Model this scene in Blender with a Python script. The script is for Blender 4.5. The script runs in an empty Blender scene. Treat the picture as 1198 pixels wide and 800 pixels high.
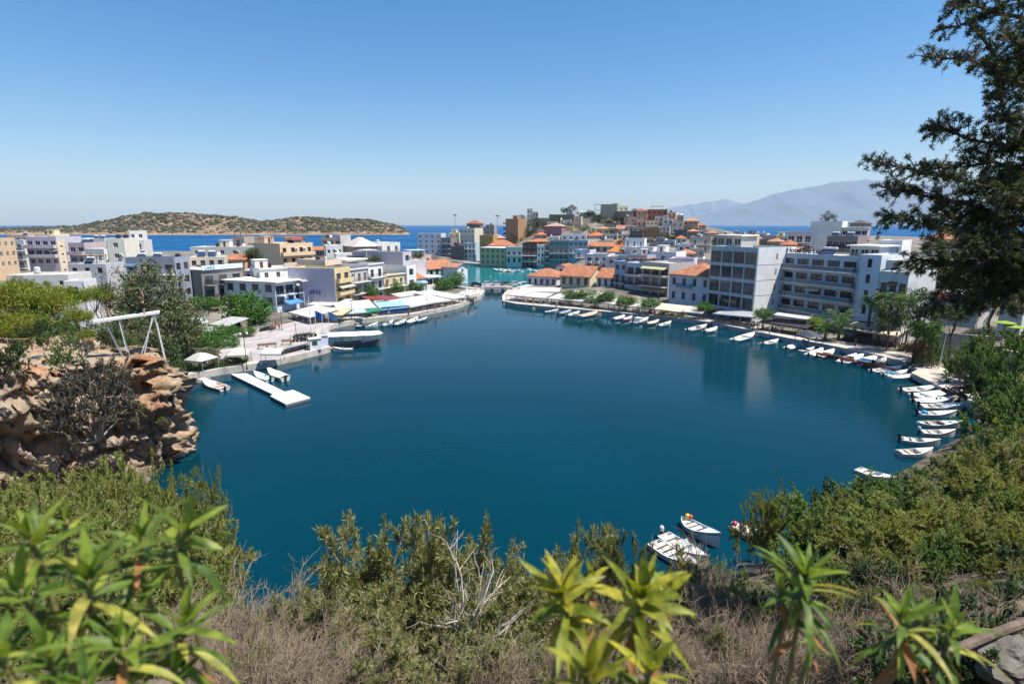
import bpy, bmesh, math, random
import numpy as np
from mathutils import Vector, Matrix, noise as mnoise

S = bpy.context.scene
COL = S.collection
R = math.radians
rnd = random.Random(7)
NR = np.random.default_rng(11)

# ------------------------------------------------------------------ camera, sky, sun, exposure
F = 650.0                                   # focal length in photograph pixels (1198 wide)
PITCH = math.atan(137.0 / F)
CP, SP = math.cos(PITCH), math.sin(PITCH)
CAMZ = 22.0
cam_d = bpy.data.cameras.new('camera')
cam = bpy.data.objects.new('camera', cam_d)
COL.objects.link(cam)
cam.location = (0, 0, CAMZ)
cam.rotation_euler = (math.pi / 2 - PITCH, 0, 0)
cam_d.sensor_width = 36.0
cam_d.lens = F / 1198.0 * 36.0
cam_d.clip_start = 0.05
cam_d.clip_end = 80000
cam_d.dof.use_dof = True
cam_d.dof.focus_distance = 90.0
cam_d.dof.aperture_fstop = 1.7
S.camera = cam

SUN_AZ, SUN_EL = R(-14), R(65)              # azimuth from +X, counter-clockwise
W = bpy.data.worlds.new('World')
S.world = W
W.use_nodes = True
wn = W.node_tree
bg = wn.nodes['Background']
sky = wn.nodes.new('ShaderNodeTexSky')
sky.sky_type = 'NISHITA'
sky.sun_disc = False
sky.sun_elevation = SUN_EL
sky.sun_rotation = math.pi / 2 - SUN_AZ
sky.altitude = 0
sky.air_density = 1.0
sky.dust_density = 1.0
sky.ozone_density = 3.0
hs_ = wn.nodes.new('ShaderNodeHueSaturation')
hs_.inputs['Saturation'].default_value = 1.5
wn.links.new(sky.outputs[0], hs_.inputs['Color'])
wn.links.new(hs_.outputs[0], bg.inputs['Color'])
bg.inputs['Strength'].default_value = 0.069
sun_d = bpy.data.lights.new('sun', 'SUN')
sun_d.energy = 4.0
sun_d.angle = R(0.55)
sun_d.color = (1.0, 0.95, 0.87)
sun = bpy.data.objects.new('sun', sun_d)
COL.objects.link(sun)
sdir = Vector((math.cos(SUN_EL) * math.cos(SUN_AZ), math.cos(SUN_EL) * math.sin(SUN_AZ), math.sin(SUN_EL)))
sun.rotation_euler = sdir.to_track_quat('Z', 'Y').to_euler()
S.view_settings.view_transform = 'Standard'
S.view_settings.look = 'None'
S.view_settings.exposure = 1.15
S.view_settings.gamma = 1.0
S.view_settings.use_curve_mapping = False
S.cycles.volume_bounces = 0
S.cycles.max_bounces = 7
S.cycles.transparent_max_bounces = 12

# ------------------------------------------------------------------ pixel of the photograph -> world
def ray(px, py):
    u, v = (px - 599) / F, (400 - py) / F
    return Vector((u, CP + v * SP, -SP + v * CP))
def PZ(px, py, z=0.0):
    d = ray(px, py); t = (z - CAMZ) / d.z
    return Vector((d.x * t, d.y * t, z))
def PY(px, py, Y):
    d = ray(px, py); t = Y / d.y
    return Vector((d.x * t, Y, CAMZ + d.z * t))

# ------------------------------------------------------------------ tags
def tag(o, label=None, cat=None, group=None, kind=None):
    if label: o['label'] = label
    if cat: o['category'] = cat
    if group: o['group'] = group
    if kind: o['kind'] = kind
    return o
def empty(name, loc=(0, 0, 0), rz=0.0, parent=None):
    o = bpy.data.objects.new(name, None)
    o.empty_display_size = 0.3
    COL.objects.link(o)
    o.location = loc; o.rotation_euler = (0, 0, rz)
    if parent: o.parent = parent
    return o
def link(name, mesh, parent=None, loc=(0, 0, 0), rot=(0, 0, 0), sc=None):
    o = bpy.data.objects.new(name, mesh)
    COL.objects.link(o)
    o.location = loc; o.rotation_euler = rot
    if sc: o.scale = sc
    if parent: o.parent = parent
    return o
def copy_tree(o, parent=None):
    c = o.copy(); COL.objects.link(c)
    if parent: c.parent = parent
    for ch in [k for k in o.children]:
        copy_tree(ch, c)
    return c

# ------------------------------------------------------------------ mesh builder
class MB:
    def __init__(s): s.v = []; s.f = []; s.m = []
    def poly(s, pts, m=0):
        n = len(s.v); s.v += [tuple(p) for p in pts]
        s.f.append(tuple(range(n, n + len(pts)))); s.m.append(m)
    def faces(s, pts, fs, m=0):
        n = len(s.v); s.v += [tuple(p) for p in pts]
        for f in fs: s.f.append(tuple(i + n for i in f)); s.m.append(m)
    def box(s, x0, y0, z0, x1, y1, z1, m=0):
        p = [(x0,y0,z0),(x1,y0,z0),(x1,y1,z0),(x0,y1,z0),(x0,y0,z1),(x1,y0,z1),(x1,y1,z1),(x0,y1,z1)]
        s.faces(p, [(0,3,2,1),(4,5,6,7),(0,1,5,4),(1,2,6,5),(2,3,7,6),(3,0,4,7)], m)
    def obox(s, c, size, rz=0, m=0):
        a, b, h = size[0]/2, size[1]/2, size[2]/2
        ca, sa = math.cos(rz), math.sin(rz)
        p = []
        for z in (-h, h):
            for x, y in ((-a,-b),(a,-b),(a,b),(-a,b)):
                p.append((c[0]+x*ca-y*sa, c[1]+x*sa+y*ca, c[2]+z))
        s.faces(p, [(0,3,2,1),(4,5,6,7),(0,1,5,4),(1,2,6,5),(2,3,7,6),(3,0,4,7)], m)
    def tube(s, pts, rad, n=6, m=0, cap=True):
        pts = [Vector(p) for p in pts]
        if not hasattr(rad, '__len__'): rad = [rad]*len(pts)
        base = len(s.v); up = None
        for i, p in enumerate(pts):
            d = (pts[min(i+1, len(pts)-1)] - pts[max(i-1, 0)]).normalized()
            a = d.cross(Vector((0,0,1)) if abs(d.z) < .95 else Vector((1,0,0))).normalized()
            if up is not None and a.dot(up) < 0: a = -a
            up = a; b = d.cross(a)
            for k in range(n):
                t = 2*math.pi*k/n
                s.v.append(tuple(p + (a*math.cos(t) + b*math.sin(t))*rad[i]))
        for i in range(len(pts)-1):
            for k in range(n):
                q = base+i*n
                s.f.append((q+k, q+(k+1) % n, q+n+(k+1) % n, q+n+k)); s.m.append(m)
        if cap and n > 2:
            s.f.append(tuple(base+k for k in range(n))[::-1]); s.m.append(m)
            e = base+(len(pts)-1)*n
            s.f.append(tuple(e+k for k in range(n))); s.m.append(m)
    def prism(s, poly, z0, z1, m=0, mt=None):
        n = len(poly); b = len(s.v)
        s.v += [(p[0], p[1], z0) for p in poly] + [(p[0], p[1], z1) for p in poly]
        for i in range(n):
            j = (i+1) % n
            s.f.append((b+i, b+j, b+n+j, b+n+i)); s.m.append(m)
        s.f.append(tuple(range(b+n, b+2*n))); s.m.append(m if mt is None else mt)
        s.f.append(tuple(range(b, b+n))[::-1]); s.m.append(m)
    def lathe(s, prof, n=12, c=(0,0,0), m=0):
        b = len(s.v)
        for r, z in prof:
            for k in range(n):
                t = 2*math.pi*k/n
                s.v.append((c[0]+r*math.cos(t), c[1]+r*math.sin(t), c[2]+z))
        for i in range(len(prof)-1):
            for k in range(n):
                q = b+i*n
                s.f.append((q+k, q+(k+1) % n, q+n+(k+1) % n, q+n+k)); s.m.append(m)
        s.f.append(tuple(b+k for k in range(n))[::-1]); s.m.append(m)
        e = b+(len(prof)-1)*n
        s.f.append(tuple(e+k for k in range(n))); s.m.append(m)
    def mesh(s, name, mats, smooth=False):
        me = bpy.data.meshes.new(name)
        me.from_pydata(s.v, [], s.f)
        for x in (mats if isinstance(mats, (list, tuple)) else [mats]): me.materials.append(x)
        if s.m and max(s.m) > 0: me.polygons.foreach_set('material_index', s.m)
        if smooth: me.polygons.foreach_set('use_smooth', [True]*len(me.polygons))
        me.update()
        return me
    def build(s, name, mats, parent=None, loc=(0,0,0), rot=(0,0,0), smooth=False, sc=None):
        return link(name, s.mesh(name, mats, smooth), parent, loc, rot, sc)

def np_mesh(name, V, Fq, mats, mi=None, smooth=False):
    """vertices (n,3) and faces (k,3|4) as numpy arrays -> mesh"""
    me = bpy.data.meshes.new(name)
    V = np.ascontiguousarray(V, dtype=np.float32); Fq = np.ascontiguousarray(Fq, dtype=np.int32)
    k, w = Fq.shape
    me.vertices.add(len(V)); me.vertices.foreach_set('co', V.ravel())
    me.loops.add(k*w); me.loops.foreach_set('vertex_index', Fq.ravel())
    me.polygons.add(k); me.polygons.foreach_set('loop_start', np.arange(0, k*w, w, dtype=np.int32))
    for x in (mats if isinstance(mats, (list, tuple)) else [mats]): me.materials.append(x)
    if mi is not None: me.polygons.foreach_set('material_index', np.asarray(mi, dtype=np.int32))
    if smooth: me.polygons.foreach_set('use_smooth', np.ones(k, dtype=bool))
    me.update(calc_edges=True)
    return me

# ------------------------------------------------------------------ materials
_mats = {}
def _new(name):
    m = bpy.data.materials.new(name); m.use_nodes = True
    nt = m.node_tree
    return m, nt, nt.nodes['Principled BSDF']
def pbr(name, col, rough=.8, var=.10, scale=1.5, bump=0.0, bscale=8.0, spec=.3, metal=0.0, streak=0.0, obj=True):
    key = (name, tuple(round(c, 4) for c in col), rough, var, scale, bump, bscale, spec, metal, streak)
    if key in _mats: return _mats[key]
    m, nt, p = _new(name); L = nt.links.new
    p.inputs['Roughness'].default_value = rough
    p.inputs['Specular IOR Level'].default_value = spec
    p.inputs['Metallic'].default_value = metal
    tc = nt.nodes.new('ShaderNodeTexCoord')
    src = tc.outputs['Object']
    nz = nt.nodes.new('ShaderNodeTexNoise'); nz.inputs['Scale'].default_value = scale; nz.inputs['Detail'].default_value = 5
    L(src, nz.inputs['Vector'])
    mx = nt.nodes.new('ShaderNodeMix'); mx.data_type = 'RGBA'
    rr = nt.nodes.new('ShaderNodeMapRange'); rr.inputs[1].default_value = .3; rr.inputs[2].default_value = .7
    L(nz.outputs['Fac'], rr.inputs[0]); L(rr.outputs[0], mx.inputs[0])
    mx.inputs[6].default_value = (*[max(0, c*(1-var)) for c in col], 1)
    mx.inputs[7].default_value = (*[min(1, c*(1+var*.7)) for c in col], 1)
    out = mx.outputs[2]
    if streak > 0:
        mp = nt.nodes.new('ShaderNodeMapping'); mp.inputs['Scale'].default_value = (1.6, 1.6, .16)
        L(src, mp.inputs[0])
        n2 = nt.nodes.new('ShaderNodeTexNoise'); n2.inputs['Scale'].default_value = 1.3; n2.inputs['Detail'].default_value = 6; n2.inputs['Roughness'].default_value = .7
        L(mp.outputs[0], n2.inputs['Vector'])
        r2 = nt.nodes.new('ShaderNodeMapRange'); r2.inputs[1].default_value = .52; r2.inputs[2].default_value = .78; r2.inputs[4].default_value = streak
        L(n2.outputs['Fac'], r2.inputs[0])
        m2 = nt.nodes.new('ShaderNodeMix'); m2.data_type = 'RGBA'
        L(r2.outputs[0], m2.inputs[0]); L(out, m2.inputs[6])
        m2.inputs[7].default_value = (col[0]*.5+.02, col[1]*.47+.02, col[2]*.42+.02, 1)
        out = m2.outputs[2]
    L(out, p.inputs['Base Color'])
    if bump > 0:
        b = nt.nodes.new('ShaderNodeBump'); b.inputs['Strength'].default_value = bump; b.inputs['Distance'].default_value = .05
        n3 = nt.nodes.new('ShaderNodeTexNoise'); n3.inputs['Scale'].default_value = bscale; n3.inputs['Detail'].default_value = 6
        L(src, n3.inputs['Vector']); L(n3.outputs['Fac'], b.inputs['Height']); L(b.outputs[0], p.inputs['Normal'])
    _mats[key] = m
    return m
def wallmat(col): return pbr('plaster', col, .85, .09, .8, .12, 14, .2, 0, .38)
def tilemat(col):
    key = ('tile', col)
    if key in _mats: return _mats[key]
    m, nt, p = _new('roof_tiles'); L = nt.links.new
    p.inputs['Roughness'].default_value = .8
    tc = nt.nodes.new('ShaderNodeTexCoord')
    br = nt.nodes.new('ShaderNodeTexBrick')
    br.inputs['Scale'].default_value = 1.0
    br.inputs['Brick Width'].default_value = .28; br.inputs['Row Height'].default_value = .36
    br.inputs['Mortar Size'].default_value = .03
    br.inputs['Color1'].default_value = (*[c*.8 for c in col], 1)
    br.inputs['Color2'].default_value = (*[min(1, c*1.2) for c in col], 1)
    br.inputs['Mortar'].default_value = (*[c*.35 for c in col], 1)
    L(tc.outputs['Object'], br.inputs['Vector'])
    nz = nt.nodes.new('ShaderNodeTexNoise'); nz.inputs['Scale'].default_value = .9; nz.inputs['Detail'].default_value = 6
    L(tc.outputs['Object'], nz.inputs['Vector'])
    mx = nt.nodes.new('ShaderNodeMix'); mx.data_type = 'RGBA'; mx.blend_type = 'MULTIPLY'
    mx.inputs[0].default_value = .8
    rp = nt.nodes.new('ShaderNodeValToRGB'); rp.color_ramp.elements[0].position = .3; rp.color_ramp.elements[0].color = (.5, .48, .45, 1)
    rp.color_ramp.elements[1].position = .65; rp.color_ramp.elements[1].color = (1.1, 1.05, 1, 1)
    L(nz.outputs['Fac'], rp.inputs[0]); L(br.outputs['Color'], mx.inputs[6]); L(rp.outputs[0], mx.inputs[7])
    L(mx.outputs[2], p.inputs['Base Color'])
    wv = nt.nodes.new('ShaderNodeTexWave'); wv.inputs['Scale'].default_value = 1.1; wv.bands_direction = 'X'
    L(tc.outputs['Object'], wv.inputs['Vector'])
    b = nt.nodes.new('ShaderNodeBump'); b.inputs['Strength'].default_value = .7; b.inputs['Distance'].default_value = .08
    L(wv.outputs['Fac'], b.inputs['Height']); L(b.outputs[0], p.inputs['Normal'])
    _mats[key] = m
    return m
def glassmat(col=(.018, .024, .03), rough=.08):
    key = ('glass', col, rough)
    if key in _mats: return _mats[key]
    m, nt, p = _new('window_glass'); L = nt.links.new
    p.inputs['Roughness'].default_value = rough
    p.inputs['Specular IOR Level'].default_value = .6
    oi = nt.nodes.new('ShaderNodeObjectInfo')
    mx = nt.nodes.new('ShaderNodeMix'); mx.data_type = 'RGBA'
    mx.inputs[6].default_value = (*col, 1)
    mx.inputs[7].default_value = (*[min(1, c*3+.03) for c in col], 1)
    pw = nt.nodes.new('ShaderNodeMath'); pw.operation = 'POWER'; pw.inputs[1].default_value = 3
    L(oi.outputs['Random'], pw.inputs[0]); L(pw.outputs[0], mx.inputs[0]); L(mx.outputs[2], p.inputs['Base Color'])
    _mats[key] = m
    return m
def leafmat(name, c1, c2, trans=.35, rough=.55, c3=None):
    key = ('leaf', name, c1, c2)
    if key in _mats: return _mats[key]
    m, nt, p = _new(name); L = nt.links.new
    g = nt.nodes.new('ShaderNodeNewGeometry')
    rp = nt.nodes.new('ShaderNodeValToRGB')
    rp.color_ramp.elements[0].color = (*c1, 1); rp.color_ramp.elements[1].color = (*c2, 1)
    if c3:
        rp.color_ramp.elements[1].position = .8
        e = rp.color_ramp.elements.new(1.0); e.color = (*c3, 1)
    L(g.outputs['Random Per Island'], rp.inputs[0])
    # clump-scale drift between greener and yellower growth
    tc = nt.nodes.new('ShaderNodeTexCoord'); nz = nt.nodes.new('ShaderNodeTexNoise')
    nz.inputs['Scale'].default_value = .9; nz.inputs['Detail'].default_value = 3
    L(tc.outputs['Object'], nz.inputs['Vector'])
    hs = nt.nodes.new('ShaderNodeHueSaturation')
    mr = nt.nodes.new('ShaderNodeMapRange'); mr.inputs[1].default_value = .35; mr.inputs[2].default_value = .65
    mr.inputs[3].default_value = .475; mr.inputs[4].default_value = .52
    L(nz.outputs['Fac'], mr.inputs[0]); L(mr.outputs[0], hs.inputs['Hue']); L(rp.outputs[0], hs.inputs['Color'])
    L(hs.outputs[0], p.inputs['Base Color'])
    p.inputs['Roughness'].default_value = rough
    p.inputs['Specular IOR Level'].default_value = .35
    tr = nt.nodes.new('ShaderNodeBsdfTranslucent')
    gm = nt.nodes.new('ShaderNodeMix'); gm.data_type = 'RGBA'; gm.blend_type = 'MULTIPLY'; gm.inputs[0].default_value = 1
    gm.inputs[7].default_value = (1.25, 1.2, .5, 1)
    L(hs.outputs[0], gm.inputs[6]); L(gm.outputs[2], tr.inputs['Color'])
    ms = nt.nodes.new('ShaderNodeMixShader'); ms.inputs[0].default_value = trans
    L(p.outputs[0], ms.inputs[1]); L(tr.outputs[0], ms.inputs[2])
    L(ms.outputs[0], nt.nodes['Material Output'].inputs['Surface'])
    _mats[key] = m
    return m
def clothmat(col, trans=.25):
    key = ('cloth', col, trans)
    if key in _mats: return _mats[key]
    m, nt, p = _new('canvas'); L = nt.links.new
    tc = nt.nodes.new('ShaderNodeTexCoord'); nz = nt.nodes.new('ShaderNodeTexNoise')
    nz.inputs['Scale'].default_value = .8; nz.inputs['Detail'].default_value = 5
    L(tc.outputs['Object'], nz.inputs['Vector'])
    mx = nt.nodes.new('ShaderNodeMix'); mx.data_type = 'RGBA'
    mr = nt.nodes.new('ShaderNodeMapRange'); mr.inputs[1].default_value = .35; mr.inputs[2].default_value = .7
    L(nz.outputs['Fac'], mr.inputs[0]); L(mr.outputs[0], mx.inputs[0])
    mx.inputs[6].default_value = (*[c*.78 for c in col], 1); mx.inputs[7].default_value = (*col, 1)
    L(mx.outputs[2], p.inputs['Base Color']); p.inputs['Roughness'].default_value = .8
    tr = nt.nodes.new('ShaderNodeBsdfTranslucent'); L(mx.outputs[2], tr.inputs['Color'])
    ms = nt.nodes.new('ShaderNodeMixShader'); ms.inputs[0].default_value = trans
    L(p.outputs[0], ms.inputs[1]); L(tr.outputs[0], ms.inputs[2])
    L(ms.outputs[0], nt.nodes['Material Output'].inputs['Surface'])
    _mats[key] = m
    return m

WHITE = (.68, .67, .64); OFFW = (.60, .58, .54); CREAM = (.68, .58, .40); BEIGE = (.52, .43, .31); TAN = (.42, .29, .18)
LAV = (.50, .47, .53); PINKL = (.58, .45, .43); GREY = (.26, .255, .27); LGREY = (.46, .46, .47); DGREY = (.10, .10, .11)
OCHRE = (.55, .30, .07); PEACH = (.62, .40, .25); MAROON = (.11, .045, .045); PALEB = (.42, .53, .60); BLUEG = (.24, .33, .38)
TEAL = (.13, .24, .27); BROWN = (.20, .12, .075); OLIVE = (.22, .22, .17); YELLG = (.42, .42, .24); TERRA = (.50, .20, .10)
TERRAP = (.52, .26, .16); STONE = (.36, .30, .23); LAVB = (.42, .47, .62)
M_WHITEP = pbr('white_paint', (.70, .70, .69), .5, .08)
M_CONC = pbr('concrete', (.40, .38, .35), .9, .25, .8, .2, 10)
M_LCONC = pbr('light_concrete', (.50, .47, .42), .9, .25, .6, .2, 10)
M_STEEL = pbr('galvanised_steel', (.45, .47, .49), .45, .1, 3, 0, 8, .5, .6)
M_DARKM = pbr('dark_metal', (.03, .032, .035), .5, .1)
M_WOOD = pbr('weathered_wood', (.26, .17, .10), .8, .3, 4, .2, 20)
M_BARK = pbr('bark', (.14, .105, .08), .95, .35, 5, .6, 18)
M_BARKG = pbr('grey_bark', (.24, .21, .18), .95, .3, 5, .5, 18)
M_BLACK = pbr('black_plastic', (.018, .018, .02), .45, .1)
M_GLASS = glassmat()
# ------------------------------------------------------------------ lake outline and land height
LAKE = [(-3, 27), (-10, 27.3), (-16, 28.5), (-20.5, 33), (-26.0, 38.5), (-31, 43), (-32.5, 47), (-35, 55), (-42, 64), (-49, 73.5)]
LQ = [PZ(220, 446).xy, PZ(262, 438).xy, PZ(310, 431).xy, PZ(355, 420).xy, PZ(387, 412).xy, Vector((-36.5, 103)), Vector((-39.5, 112)), PZ(391, 384.5).xy,
      PZ(417, 379).xy, PZ(483, 372).xy, PZ(536, 361).xy, Vector((-9.6, 168)), Vector((-8.9, 186))]
RQ = [Vector((-1.2, 186)), Vector((-3.0, 168)), PZ(588, 356).xy, PZ(604, 359.5).xy, PZ(635, 362.5).xy, PZ(697, 368).xy, PZ(769, 374.5).xy, PZ(832, 382).xy, PZ(882, 393).xy, PZ(920, 401).xy,
      PZ(960, 408).xy, PZ(1022, 421).xy, PZ(1060, 431).xy]
RQ2 = [PZ(1067, 437).xy, PZ(1115, 461).xy, PZ(1136, 484).xy]
RB = [(52, 58), (45, 54), (38, 49), (29, 42.5), (20, 35), (13, 31.5), (6, 29)]
LAKE_POLY = np.array([tuple(p) for p in (LAKE + LQ + RQ + RQ2 + RB)], dtype=float)
HARB = np.array([(-8.9, 186), (-14, 190), (-30, 205), (-38, 235), (-44, 290), (-52, 345), (-30, 318), (-12, 300), (8, 293), (34, 290), (36, 260), (14, 214), (6, 200), (-1.2, 186)], dtype=float)
SEAB = np.array([(-52, 345), (-44, 290), (-62, 300), (-100, 318), (-170, 312), (-260, 300), (-420, 280), (-900, 330), (-900, 9000), (900, 9000), (900, 900), (420, 720), (160, 560), (40, 470), (-30, 440), (-66, 395)], dtype=float)
def sdist(x, y, P):
    """signed distance to polygon P, negative inside"""
    x = np.asarray(x, float); y = np.asarray(y, float)
    d = np.full(x.shape, 1e12); ins = np.zeros(x.shape, bool)
    n = len(P)
    for i in range(n):
        ax, ay = P[i]; bx, by = P[(i+1) % n]
        ex, ey = bx-ax, by-ay; l2 = ex*ex+ey*ey+1e-12
        t = np.clip(((x-ax)*ex+(y-ay)*ey)/l2, 0, 1)
        d = np.minimum(d, (x-ax-t*ex)**2+(y-ay-t*ey)**2)
        c = ((ay > y) != (by > y))
        with np.errstate(divide='ignore', invalid='ignore'):
            xi = ax+(y-ay)/(by-ay+1e-15)*ex
        ins ^= c & (x < xi)
    d = np.sqrt(d)
    return np.where(ins, -d, d)
def sst(a, b, x):
    t = np.clip((x-a)/(b-a), 0, 1); return t*t*(3-2*t)
_ph = NR.uniform(0, 6.28, (40, 2)); _dr = NR.uniform(0, 6.28, 40)
def wob(x, y, sc, k0=0, n=8):
    s = 0
    for k in range(k0, k0+n):
        a = _dr[k]; f = (1+.45*(k-k0))/sc
        s = s+np.sin((x*math.cos(a)+y*math.sin(a))*f+_ph[k, 0])*(1/(1+.45*(k-k0)))
    return s/2.5
def height(x, y):
    x = np.asarray(x, float); y = np.asarray(y, float)
    dl = sdist(x, y, LAKE_POLY)
    d = np.maximum(dl, 0)
    slope = np.interp(d, [0, 1, 3, 10, 18, 24, 27, 34, 60], [0.0, .5, 1.6, 6.8, 13.2, 18.4, 20.3, 21.2, 22])
    slope = slope+wob(x, y, 3.2, 0)*.45*sst(1, 6, d)
    # near slope fades to the town level round both ends
    slope = slope*(1-.85*sst(-20.5, -26, x)*sst(27, 35, y))
    wr = 1-sst(48, 74, y+.25*np.maximum(0, 30-x))
    wr = np.where(x > 0, 1-sst(50, 82, y), wr)
    wl = np.where(x < 0, 1-sst(30, 58, y), 1.0)
    town = .92+0*x
    town = town+np.where(x < 0, 4.0*sst(-40, -95, x)*sst(95, 170, y)+3.0*sst(160, 230, y)*sst(-20, -60, x), 0)
    town = town+np.where(x > 0, np.minimum(7, .11*np.maximum(0, d-16)), 0)
    hy = np.interp(y, [270, 300, 320, 335, 355, 372, 400, 450, 560], [0, 2.5, 6.5, 10.5, 16.0, 19.5, 15, 6, 0])
    hill = hy*sst(-12, 32, x)*(1-.35*sst(80, 112, x))*(1-.9*sst(110, 190, x))
    hill = hill+1.5*sst(190, 250, y)*sst(20, 60, x)
    town = town+hill
    # garden terraces right of the lake
    town = town+4.5*sst(66, 95, x)*(1-sst(96, 125, y))
    h = np.where(x < 0, slope*wl+town*(1-wl), slope*wr+town*(1-wr))
    # the bank falls away steeply just below the viewpoint
    cap = np.where(y < 8, 21.3-.99*np.maximum(y, 0), 13.4+(y-8)*2.0)
    h = np.minimum(h, cap)
    h = np.where(dl < 0, np.maximum(-3.5, dl*1.5), h)
    for P in (HARB, SEAB):
        ds = sdist(x, y, P)
        h = np.where(ds < 0, np.maximum(-3.5, -.5+ds*1.2), np.minimum(h, .92+ds*1.5) if P is SEAB else h)
    return h
def H(x, y): return float(height(np.array([x]), np.array([y]))[0])

def grid(name, x0, x1, y0, y1, st, mat, smooth=True):
    xs = np.arange(x0, x1+st*.5, st); ys = np.arange(y0, y1+st*.5, st)
    X, Y = np.meshgrid(xs, ys)
    Z = height(X, Y)
    V = np.stack([X.ravel(), Y.ravel(), Z.ravel()], 1)
    nx, ny = len(xs), len(ys)
    i = (np.arange(ny-1)[:, None]*nx+np.arange(nx-1)[None, :]).ravel()
    return np_mesh(name, V, np.stack([i, i+1, i+1+nx, i+nx], 1), mat, smooth=smooth)

def slope_mat():
    m, nt, p = _new('dry_slope'); L = nt.links.new
    p.inputs['Roughness'].default_value = .95
    tc = nt.nodes.new('ShaderNodeTexCoord')
    n1 = nt.nodes.new('ShaderNodeTexNoise'); n1.inputs['Scale'].default_value = .9; n1.inputs['Detail'].default_value = 9; n1.inputs['Roughness'].default_value = .7
    L(tc.outputs['Object'], n1.inputs['Vector'])
    rp = nt.nodes.new('ShaderNodeValToRGB'); cr = rp.color_ramp
    cr.elements[0].position = .32; cr.elements[0].color = (.045, .036, .026, 1)
    cr.elements[1].position = .72; cr.elements[1].color = (.24, .19, .13, 1)
    e = cr.elements.new(.5); e.color = (.105, .078, .05, 1)
    L(n1.outputs['Fac'], rp.inputs[0]); L(rp.outputs[0], p.inputs['Base Color'])
    b = nt.nodes.new('ShaderNodeBump'); b.inputs['Strength'].default_value = .9; b.inputs['Distance'].default_value = .25
    n2 = nt.nodes.new('ShaderNodeTexNoise'); n2.inputs['Scale'].default_value = 3; n2.inputs['Detail'].default_value = 10
    L(tc.outputs['Object'], n2.inputs['Vector']); L(n2.outputs['Fac'], b.inputs['Height']); L(b.outputs[0], p.inputs['Normal'])
    return m
def town_mat():
    m, nt, p = _new('town_ground'); L = nt.links.new
    p.inputs['Roughness'].default_value = .95
    tc = nt.nodes.new('ShaderNodeTexCoord')
    n1 = nt.nodes.new('ShaderNodeTexNoise'); n1.inputs['Scale'].default_value = .08; n1.inputs['Detail'].default_value = 9; n1.inputs['Roughness'].default_value = .65
    L(tc.outputs['Object'], n1.inputs['Vector'])
    rp = nt.nodes.new('ShaderNodeValToRGB'); cr = rp.color_ramp
    cr.elements[0].position = .36; cr.elements[0].color = (.06, .055, .042, 1)
    cr.elements[1].position = .68; cr.elements[1].color = (.27, .24, .20, 1)
    e = cr.elements.new(.5); e.color = (.14, .125, .10, 1)
    L(n1.outputs['Fac'], rp.inputs[0]); L(rp.outputs[0], p.inputs['Base Color'])
    return m
M_SLOPE, M_TOWN = slope_mat(), town_mat()
tag(link('hillside', grid('hillside', -120, 150, -14, 75.5, .8, M_SLOPE)), kind='structure')
tag(link('town_terrain', grid('town_terrain', -430, 430, 75, 780, 2.0, M_TOWN)), kind='structure')

# ------------------------------------------------------------------ water
def water_mat(name, c1, c2, nsc, bump, bsc, rough=.05, stretch=(1, 1, 1), spec=.20):
    m, nt, p = _new(name); L = nt.links.new
    p.inputs['Roughness'].default_value = rough; p.inputs['IOR'].default_value = 1.333
    p.inputs['Specular IOR Level'].default_value = spec
    tc = nt.nodes.new('ShaderNodeTexCoord')
    n1 = nt.nodes.new('ShaderNodeTexNoise'); n1.inputs['Scale'].default_value = nsc; n1.inputs['Detail'].default_value = 4
    L(tc.outputs['Object'], n1.inputs['Vector'])
    mx = nt.nodes.new('ShaderNodeMix'); mx.data_type = 'RGBA'
    mr = nt.nodes.new('ShaderNodeMapRange'); mr.inputs[1].default_value = .3; mr.inputs[2].default_value = .7
    L(n1.outputs['Fac'], mr.inputs[0]); L(mr.outputs[0], mx.inputs[0])
    mx.inputs[6].default_value = (*c1, 1); mx.inputs[7].default_value = (*c2, 1)
    L(mx.outputs[2], p.inputs['Base Color'])
    mp = nt.nodes.new('ShaderNodeMapping'); mp.inputs['Scale'].default_value = stretch; mp.inputs['Rotation'].default_value = (0, 0, R(8))
    L(tc.outputs['Object'], mp.inputs[0])
    n2 = nt.nodes.new('ShaderNodeTexNoise'); n2.inputs['Scale'].default_value = bsc; n2.inputs['Detail'].default_value = 5
    L(mp.outputs[0], n2.inputs['Vector'])
    b = nt.nodes.new('ShaderNodeBump'); b.inputs['Strength'].default_value = bump; b.inputs['Distance'].default_value = .05
    L(n2.outputs['Fac'], b.inputs['Height']); L(b.outputs[0], p.inputs['Normal'])
    # wind lanes: rippled patches between calmer ones
    mp2 = nt.nodes.new('ShaderNodeMapping'); mp2.inputs['Scale'].default_value = (.012, .05, 1); mp2.inputs['Rotation'].default_value = (0, 0, R(-12)); L(tc.outputs['Object'], mp2.inputs[0])
    n3 = nt.nodes.new('ShaderNodeTexNoise'); n3.inputs['Scale'].default_value = 1.0; n3.inputs['Detail'].default_value = 4; L(mp2.outputs[0], n3.inputs['Vector'])
    m3 = nt.nodes.new('ShaderNodeMapRange'); m3.inputs[1].default_value = .38; m3.inputs[2].default_value = .64; m3.inputs[3].default_value = bump*.45; m3.inputs[4].default_value = bump*2.3
    L(n3.outputs['Fac'], m3.inputs[0]); L(m3.outputs[0], b.inputs['Strength'])
    m4 = nt.nodes.new('ShaderNodeMapRange'); m4.inputs[1].default_value = .38; m4.inputs[2].default_value = .64; m4.inputs[3].default_value = rough*.8; m4.inputs[4].default_value = rough*2.6
    L(n3.outputs['Fac'], m4.inputs[0]); L(m4.outputs[0], p.inputs['Roughness'])
    return m
M_LAKE = water_mat('lake_water', (.0002, .023, .035), (.0004, .031, .050), .03, .30, 1.3, .05, (.6, 1.6, 1))
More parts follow.
